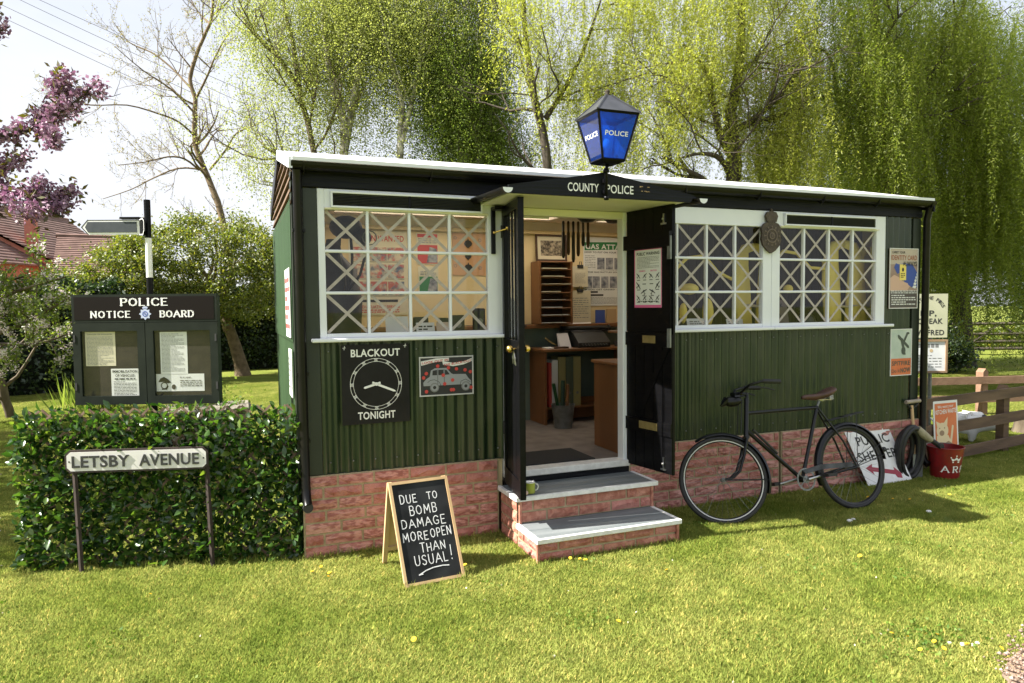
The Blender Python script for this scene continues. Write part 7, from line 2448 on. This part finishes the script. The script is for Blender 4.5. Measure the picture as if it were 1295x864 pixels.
def birch(label, base, trunks, r0, starts, hl, n_hang, mat_leaf, bark, seed, L_=.037, Wd=.027, step=.0205, kids=6, twl=1.5):
    rng = np.random.default_rng(seed)
    pr2 = random.Random(seed)
    t_ = thing("birch_tree", label, "tree", base)
    mb, tp = MB(), []
    for i, q in enumerate(trunks):
        limb(mb, q, r0 * (1 if i == 0 else .7), r0 * .25, pr2, tp, 2, kids, twl, n=8, up=.25, wob=.22)
    obj("trunk", mb, bark, t_, smooth=True, fixn=False)
    st = pts_on(tp, rng, n_hang, None, starts)
    P_, tw = hang_pts(rng, st, *hl, step, .12)
    P_ = P_ + rng.normal(size=P_.shape) * .08
    P_[:, 1] += .22
    leaf_cloud("crown", P_, L_, Wd, mat_leaf, t_, seed=seed, kind="stuff")
    V_, F_ = twig_mesh(tw[::3], .0018)
    np_obj("twigs", V_, F_, M['barkdark'], t_, kind="stuff")
birch("birch with dark slanting trunk and thin foliage, leftmost of the trees behind the hut roof", (1.5, 9.5, 0), [[(1.5, 9.5, 0), (1.4, 9.6, 2.5), (1.3, 9.64, 3.75), (1.08, 9.82, 5.33), (.92, 9.92, 6.12), (.85, 9.99, 6.92), (.7, 10.1, 7.71), (.58, 10.2, 8.66)], [(.92, 9.92, 6.12), (.53, 10.11, 6.76), (.1, 10.31, 7.24), (-.18, 10.44, 7.72)], [(1.2, 9.7, 4.4), (.6, 9.9, 4.7), (.2, 9.9, 4.9)]], .085, .25, (.15, .8), 1000, bl, M['bark'], 41, kids=6)
birch("white-barked birch with a forked trunk behind the left half of the hut roof", (1.75, 9.4, 0), [[(1.75, 9.4, 0), (1.75, 9.43, 3.11), (1.73, 9.52, 4.69), (1.73, 9.57, 5.48), (1.54, 9.68, 6.12), (1.44, 9.76, 6.91), (1.4, 9.81, 7.54), (1.4, 9.88, 8.81)], [(1.74, 9.53, 4.85), (1.95, 9.51, 5.95), (2.07, 9.5, 6.74), (2.16, 9.5, 7.38), (2.23, 9.54, 8.64)]], .11, .5, (.12, .6), 4600, bl, M['birchbark'], 42)
birch("birch with slender pale trunk just left of the dark green tree", (2.7, 9.0, 0), [[(2.7, 9.0, 0), (2.71, 9.05, 3.1), (2.79, 9.13, 5.15), (2.83, 9.15, 5.79), (2.66, 9.26, 6.58), (2.75, 9.27, 7.37), (2.86, 9.29, 8.64)], [(2.8, 9.1, 5.0), (3.1, 9.0, 6.2), (3.3, 9.0, 7.6)]], .09, .5, (.12, .6), 5000, bl, M['birchbark'], 43)
dk_l = leafmat("deep_green_leaf", [(.12, .18, .04), (.15, .21, .046), (.18, .24, .055), (.22, .275, .065)], .55, gloss=.01, tint=(1.05, 1.08, .6))
birch("dense deep green weeping birch left of the police lantern", (4.1, 8.9, 0), [[(4.1, 8.9, 0), (4.05, 8.93, 3.09), (4.2, 8.97, 5.93), (4.4, 8.92, 6.88), (4.55, 8.93, 8.46)], [(4.1, 8.95, 4.0), (4.5, 8.8, 5.2), (4.8, 8.7, 6.8)], [(4.1, 8.95, 4.5), (3.8, 9.0, 5.8), (3.8, 9.1, 7.4)]], .13, .42, (.15, .9), 7600, dk_l, M['birchbark'], 44, step=.0205, twl=.9)

# weeping willows
wl1 = leafmat("sun_toned_willow_leaf", [(.28, .31, .05), (.35, .37, .065), (.42, .43, .085), (.48, .47, .11)], .64, gloss=.02, tcol=1.35, tint=(1, 1.08, .65))  # lit copy: sunlight put into the leaf colour
wl2 = leafmat("willow_leaf", [(.14, .185, .025), (.18, .225, .032), (.24, .28, .045), (.31, .33, .065)], .6, gloss=.02, tcol=1.35, tint=(1, 1.1, .6))  # darker copy: shade on the right willow put into the leaf colour
wl3 = leafmat("shade_toned_willow_leaf", [(.03, .055, .008), (.05, .085, .011), (.085, .12, .017), (.14, .16, .028)], .45, gloss=.02)  # darkest copy: shade put into the leaf colour
def willow(label, base, limbs, r0, curtains, matl, seed, bark, kids=5, twl=1.3, L_=.06, Wd=.015, step=.021):
    rng = np.random.default_rng(seed)
    pr2 = random.Random(seed)
    t_ = thing("willow_tree", label, "tree", base)
    mb, tp = MB(), []
    for i, q in enumerate(limbs):
        limb(mb, q[1], q[0], q[0] * .3, pr2, tp, 2, kids, twl, n=8, up=.08, wob=.32)
    obj("trunk", mb, bark, t_, smooth=True, fixn=False)
    allP, allT = [], []
    for (cx, cy, cz, sx, sy, sz, n_c, per, l0, l1) in curtains:
        c = np.stack([rng.uniform(cx - sx, cx + sx, n_c), rng.uniform(cy - sy, cy + sy, n_c), rng.uniform(cz - sz, cz + sz, n_c)], 1)
        for q in c:
            Lc = rng.uniform(l0, l1)
            st = q + rng.normal(size=(per, 3)) * np.array([.17, .17, .15])
            P_, tw = hang_pts(rng, st, Lc * .4, Lc * 1.2, step, .15)
            allP.append(P_); allT += tw
    P_ = np.concatenate(allP)
    P_ = P_ + rng.normal(size=P_.shape) * .022
    D_ = np.stack([rng.normal(size=len(P_)) * .9, rng.normal(size=len(P_)) * .9, -np.ones(len(P_)) * .7], 1)
    D_ /= np.linalg.norm(D_, axis=1)[:, None]
    leaf_cloud("crown", P_, L_, Wd, matl, t_, D=D_, jitter=.2, seed=seed, kind="stuff")
    V_, F_ = twig_mesh(allT, .0018)
    np_obj("twigs", V_, F_, M['barklight'], t_, kind="stuff")
    return len(P_)
W1 = [(.16, [(7.5, 4.95, 0), (7.55, 4.95, 2.43), (7.62, 5.0, 3.79), (7.65, 5.02, 4.46), (7.63, 5.06, 5.01), (7.78, 5.04, 5.68), (7.84, 5.07, 6.63), (7.84, 5.13, 7.72)]),
      (.075, [(7.61, 5.03, 4.26), (7.36, 5.0, 4.54), (7.13, 4.9, 5.01), (6.95, 4.8, 5.42), (6.7, 4.8, 5.7), (6.39, 4.7, 5.84)]),
      (.06, [(7.6, 5.01, 3.86), (7.29, 4.9, 4.13), (6.91, 4.9, 4.2), (6.5, 4.9, 4.1)]),
      (.05, [(7.78, 5.04, 5.68), (7.97, 4.9, 5.82), (8.23, 4.8, 6.16)])]
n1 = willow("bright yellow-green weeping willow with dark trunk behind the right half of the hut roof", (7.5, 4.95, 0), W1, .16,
       [(7.3, 5.3, 6.9, 1.7, .8, 1.4, 105, 17, .45, 1.5), (7.0, 5.4, 5.2, 1.7, .7, .8, 50, 15, .4, 1.2), (8.6, 4.9, 5.2, .55, .5, 1.4, 44, 18, .7, 1.9), (8.3, 4.6, 4.4, .8, .3, .5, 14, 18, .8, 1.5), (7.4, 5.4, 9.8, 2.0, 1.6, 1.0, 34, 12, .8, 1.8)], wl1, 51, M['barkdark'])  # last curtain added above the frame to shade the lawn at right
W1b = [(.11, [(4.75, 6.0, 0), (4.72, 6.07, 2.46), (4.64, 6.2, 4.36), (4.48, 6.32, 5.32), (4.38, 6.41, 6.27), (4.35, 6.49, 7.49)]),
       (.05, [(4.66, 6.23, 4.91), (4.99, 6.12, 5.44), (5.32, 6.03, 6.12), (5.6, 5.97, 6.93)]),
       (.035, [(4.6, 6.2, 4.9), (4.3, 6.2, 5.5), (4.1, 6.2, 6.3)])]
n2 = willow("thin pale willow with sky showing through directly behind the police lantern", (4.75, 6.0, 0), W1b, .11,
       [(5.4, 6.2, 6.9, 1.2, .6, 1.3, 34, 12, .9, 2.4), (4.5, 6.2, 7.4, .6, .4, .8, 10, 12, 1.0, 2.4), (5.9, 5.9, 5.0, .9, .6, .7, 18, 12, .8, 1.9), (5.2, 6.1, 4.3, .7, .4, .6, 9, 10, .6, 1.3)], wl1, 52, M['barkdark'])
W2 = [(.22, [(11.15, 4.5, 0), (11.12, 4.53, .84), (11.04, 4.68, 2.9), (10.95, 4.81, 4.67), (10.86, 4.92, 6.14), (10.77, 5.06, 7.9)]),
      (.05, [(10.53, 4.96, 4.38), (10.34, 5.06, 4.97), (10.15, 5.17, 5.56), (10.04, 5.25, 6.22), (9.84, 5.34, 6.41), (9.63, 5.42, 6.22)]),
      (.09, [(10.95, 4.81, 4.67), (11.52, 4.63, 5.54), (12.1, 4.45, 6.42), (12.54, 4.35, 7.74)]),
      (.06, [(10.9, 4.86, 5.4), (10.4, 5.0, 5.56), (9.6, 5.2, 5.45)])]
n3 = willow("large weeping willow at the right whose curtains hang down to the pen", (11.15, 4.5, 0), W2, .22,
       [(10.9, 4.9, 7.0, 1.7, .8, 1.5, 90, 16, .7, 2.2), (10.2, 4.3, 5.4, .9, .4, 1.1, 46, 16, .7, 1.9), (12.9, 4.6, 6.0, 1.1, .9, 1.6, 70, 16, 1.0, 3.0), (12.2, 5.2, 4.2, 1.8, .8, .9, 50, 15, 1.2, 2.6), (14.3, 4.8, 5.4, .9, 1.0, 1.6, 46, 15, 2.2, 4.2), (11.5, 5.2, 10.2, 2.4, 1.8, 1.0, 40, 12, 1.0, 2.0)], wl2, 53, M['barkdark'])  # topmost curtain, out of view, added for the shade it casts
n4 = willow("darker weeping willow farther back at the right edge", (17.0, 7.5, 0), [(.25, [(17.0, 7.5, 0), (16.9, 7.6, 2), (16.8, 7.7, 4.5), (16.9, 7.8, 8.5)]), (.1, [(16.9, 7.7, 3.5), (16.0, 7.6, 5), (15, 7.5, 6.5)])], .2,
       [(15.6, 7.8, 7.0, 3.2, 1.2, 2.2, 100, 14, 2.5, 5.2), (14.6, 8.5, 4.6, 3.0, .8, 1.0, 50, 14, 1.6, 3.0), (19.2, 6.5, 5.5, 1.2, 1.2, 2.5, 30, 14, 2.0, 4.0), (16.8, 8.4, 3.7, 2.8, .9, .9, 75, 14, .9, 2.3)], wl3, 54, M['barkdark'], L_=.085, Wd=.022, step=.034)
print("willow leaves", n1, n2, n3, n4)

# dark hedge at the left and shrubs in the distance
hdg = leafmat("dark_hedge_leaf", [(.008, .022, .006), (.014, .034, .008), (.024, .05, .01), (.04, .075, .014)], .25)
def box_hedge(name, label, cat, c, size, n, L_, seed, core=True, m_=hdg, rz=0):
    rng = np.random.default_rng(seed)
    t_ = thing(name, label, cat, (c[0], c[1], 0))
    # leaves close to the faces, on an uneven surface
    u = rng.uniform(-.5, .5, (n, 3))
    face = rng.integers(0, 5, n)
    for k, (ax_, sgn) in enumerate(((0, -1), (0, 1), (1, -1), (1, -1), (2, 1))):
        s_ = face == k
        u[s_, ax_] = sgn * (.5 - np.abs(rng.normal(size=s_.sum())) * .04)
    P_ = u * np.array(size)
    P_ += .09 * np.sin(P_[:, [1, 2, 0]] * 5 + 1) + rng.normal(size=P_.shape) * .04
    ca, sa = math.cos(rz), math.sin(rz)
    P_ = np.stack([P_[:, 0] * ca - P_[:, 1] * sa, P_[:, 0] * sa + P_[:, 1] * ca, P_[:, 2]], 1)
    P_ += np.array([c[0], c[1], size[2] / 2])
    P_[:, 2] = np.maximum(P_[:, 2], .01)
    leaf_cloud("foliage", P_, L_, L_ * .6, m_, t_, seed=seed, kind="stuff")
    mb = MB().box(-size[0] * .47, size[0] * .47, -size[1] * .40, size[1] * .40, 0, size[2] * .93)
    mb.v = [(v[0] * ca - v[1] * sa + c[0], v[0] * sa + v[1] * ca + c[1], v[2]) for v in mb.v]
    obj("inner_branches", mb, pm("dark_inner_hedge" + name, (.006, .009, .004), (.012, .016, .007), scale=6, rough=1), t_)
box_hedge("clipped_hedge", "tall dark clipped hedge across the garden behind the notice board", "hedge", (-3.5, 16.6, 0), (17, 1.6, 2.35), 52000, .11, 61)
box_hedge("clipped_hedge", "dark hedge closing the view behind the hut and the birches", "hedge", (10.5, 21.0, 0), (16, 2, 2.6), 22000, .16, 62)
box_hedge("clipped_hedge", "dark overgrown hedge at the far left nearer than the long clipped one", "hedge", (-6.4, 11.6, 0), (7.5, 1.7, 2.3), 26000, .10, 63, rz=R(22))
def shrub(label, c, rad, n, L_, m_, seed, name="shrub", clumps=60):
    rng = np.random.default_rng(seed)
    t_ = thing(name, label, "shrub" if name == "shrub" else "tree", (c[0], c[1], 0))
    P_ = crown_pts(rng, n, c, rad, clumps, min(rad) * .5, .8, .3)
    P_[:, 2] = np.maximum(P_[:, 2], .02)
    leaf_cloud("foliage", P_, L_, L_ * .55, m_, t_, seed=seed, kind="stuff")
    mb, tp = MB(), []
    pr2 = random.Random(seed)
    limb(mb, [(c[0], c[1], 0), (c[0] + .05, c[1], c[2] * .6), (c[0], c[1] + .05, c[2] + rad[2] * .3)], rad[0] * .07, .02, pr2, tp, 1, 5, rad[0] * .7)
    obj("stems" if name == "shrub" else "trunk", mb, M['barkdark'], t_, fixn=False)
shrub("dark low yew shrub on the lawn right of the pen signs", (15.0, 6.9, .55), (.95, .8, .6), 9000, .09, hdg, 71)
dkfar = leafmat("distant_dark_leaf", [(.02, .045, .01), (.035, .07, .014), (.055, .1, .018)], .35)
for i, (x, y, z, rx_, rz_, lab) in enumerate(((19, 19, 3.4, 3.6, 2.6, "dark broad tree in the distance behind the bright willow"), (25, 16, 3.2, 3.8, 2.8, "dark broad tree in the distance behind the field gate"), (31, 13, 3.4, 3.8, 2.9, "dark broad tree in the distance at the far right"), (13, 21, 3.0, 3.6, 2.2, "dark broad tree far behind the middle of the hut"), (36, 9, 3.4, 4, 3, "dark broad tree beyond the right edge of the pen"))):
    shrub(lab, (x, y, z), (rx_, 2.2, rz_), 13000, .24, dkfar, 80 + i, "broad_tree", 90)
brf = leafmat("bright_garden_leaf", [(.12, .18, .02), (.2, .25, .03), (.32, .3, .03)], .45)
t_ = thing("flower_border", "bright yellow-green planting in sun beyond the field gate", "border", (25, 12.5, 0))
P_ = nrng.uniform(-.5, .5, (15000, 3)) * np.array([9, 1.2, .75]) + np.array([25.0, 12.9, .42])
P_[:, 1] -= (P_[:, 0] - 25.0) * .42
leaf_cloud("foliage", P_, .11, .07, brf, t_, seed=90, kind="stuff")
gt_ = thing("field_gate", "dark five-bar field gate across the far right lawn under the willow", "gate", (22.0, 9.9, 0))
g0, g1 = Vector((18.9, 11.2, 0)), Vector((24.9, 8.6, 0))
gd = (g1 - g0).normalized()
gates = M['barkdark']
for z_ in (.20, .42, .66, .98):
    mb = MB().tube([g0 + Vector((0, 0, z_)), g1 + Vector((0, 0, z_))], .05, 4)
    obj("bar", mb, gates, gt_)
for k in range(4):
    p = g0 + (g1 - g0) * k / 3
    obj("post", MB().tube([p, p + Vector((0, 0, 1.1))], .07, 6), gates, gt_)
for a, b in ((.33, .5), (.66, .5)):
    obj("brace", MB().tube([g0 + (g1 - g0) * a + Vector((0, 0, .2)), g0 + (g1 - g0) * b + Vector((0, 0, .98))], .045, 4), gates, gt_)

# spiky leaved clump and stone trough behind the screen
t_ = thing("iris_clump", "clump of upright sword leaves in front of the dark hedge", "plant", (-2.6, 8.6, 0))
P_ = np.stack([nrng.normal(-2.6, .28, 240), nrng.normal(8.6, .15, 240), np.zeros(240)], 1)
D_ = np.stack([nrng.normal(0, .35, 240), nrng.normal(0, .25, 240), np.ones(240)], 1)
leaf_cloud("leaves", P_, .55, .035, dk_l, t_, D=D_ / np.linalg.norm(D_, axis=1)[:, None], jitter=.05, seed=91, kind="stuff")
st_ = thing("stone_trough", "weathered stone trough of plants behind the notice board", "trough", (-.7, 3.8, 0))
mb = MB().bbox(-1.15, -.30, 3.6, 4.05, 0, .52, .02)
mb.bbox(-1.2, -.25, 3.55, 4.1, .521, .60, .03)
obj("trough", mb, M['stone'], st_)
P_ = np.stack([nrng.normal(-.8, .22, 1300), nrng.normal(3.82, .1, 1300), np.abs(nrng.normal(.6, .12, 1300))], 1)
leaf_cloud("planting", P_, .05, .025, dk_l, st_, seed=92, kind="stuff")

# ------------------------------------------------------------------ houses beyond the garden
def house(label, ox, oy, ang, wl_, dp_, eav, rid, gable_front=True):
    t_ = thing("brick_house", label, "house", (ox, oy, 0))
    c, s_ = math.cos(ang), math.sin(ang)
    T_ = lambda x, y, z: (ox + x * c - y * s_, oy + x * s_ + y * c, z)
    mb = MB()
    # gable faces -y (towards the viewer): width wl_ along x, depth dp_ along y
    q = [(-wl_ / 2, 0), (wl_ / 2, 0), (wl_ / 2, eav), (0, rid), (-wl_ / 2, eav)]
    n = len(q)
    mb.add([T_(x, 0, z) for x, z in q] + [T_(x, dp_, z) for x, z in q], [tuple(range(n)), tuple(range(n, 2 * n))[::-1]] + [(i, (i + 1) % n, n + (i + 1) % n, n + i) for i in (0, 1, 4)])
    obj("wall", mb, M['housebrick'], t_)
    sl = math.hypot(wl_ / 2, rid - eav)
    rows = 22
    for sg in (1, -1):
        mb = MB()
        for r_ in range(rows):
            a, b = r_ / rows, (r_ + 1.12) / rows
            x0, z0_ = sg * wl_ / 2 * (1.06 - a * 1.06), eav - .12 + (rid - eav + .16) * a
            x1, z1_ = sg * wl_ / 2 * (1.06 - b * 1.06), eav - .12 + (rid - eav + .16) * b
            mb.add([T_(x0, -.2, z0_ + .07), T_(x0, dp_ + .2, z0_ + .07), T_(x1, dp_ + .2, z1_ + .03), T_(x1, -.2, z1_ + .03), T_(x0, -.2, z0_), T_(x0, dp_ + .2, z0_)], [(0, 1, 2, 3), (4, 5, 1, 0)])
        obj("roof", mb, M['rooftile'], t_, fixn=False)
    obj("ridge_tiles", MB().tube([T_(0, -.25, rid + .06), T_(0, dp_ + .25, rid + .06)], .1, 6), M['rooftile'], t_)
    return t_, T_
t_, T_ = house("pink brick house gable with tiled verge at the far left behind the apple tree", -10.6, 28.2, R(14), 8.0, 3.6, 3.3, 5.6)
obj("chimney", MB().box(-8.5, -8.1, 29.9, 30.3, 4.2, 5.75), M['housebrick'], t_)
obj("chimney_pot", MB().lathe([(.13, 5.75), (.1, 6.0)], 10, (-8.3, 30.1, 0)), M['rooftile'], t_)
t2_, T2_ = house("long brown tiled main roof behind the pink gable and the cherry branches", -11.9, 27.9, -R(22), 7.0, 9.5, 3.6, 6.25)
t3_, T3_ = house("lower tiled roof just left of the finger post arm", -7.0, 29.3, -R(90) + R(5), 4.4, 2.8, 3.1, 4.75)

# overhead wires and the pole that carries them (outside the frame)
wm_ = pm("dark_wire", (.05, .05, .05), None, rough=.6)
def wire(label, p, q, sag):
    pts = []
    p, q = Vector(p), Vector(q)
    for i in range(25):
        u = i / 24
        pts.append(p.lerp(q, u) - Vector((0, 0, sag * 4 * u * (1 - u))))
    th_ = thing("overhead_wire", label, "wire", tuple(p), group="overhead wires at the top left")
    obj("cable", MB().tube(pts, .012, 4), wm_, th_)
for (p, q, lab) in (((-12.5, 38.5, 19.0), (14, 27.5, 6.3), "uppermost of the overhead wires crossing the sky at the top left"), ((-12.5, 38.5, 18.6), (14, 27.5, 5.4), "second overhead wire from the top crossing the white sky"), ((-12.5, 38.5, 17.9), (14, 27.5, 4.9), "third overhead wire from the top crossing the white sky"), ((-12.5, 38.5, 17.3), (14, 27.5, 4.2), "lowest of the overhead wires crossing the white sky")):
    wire(lab, p, q, .25)
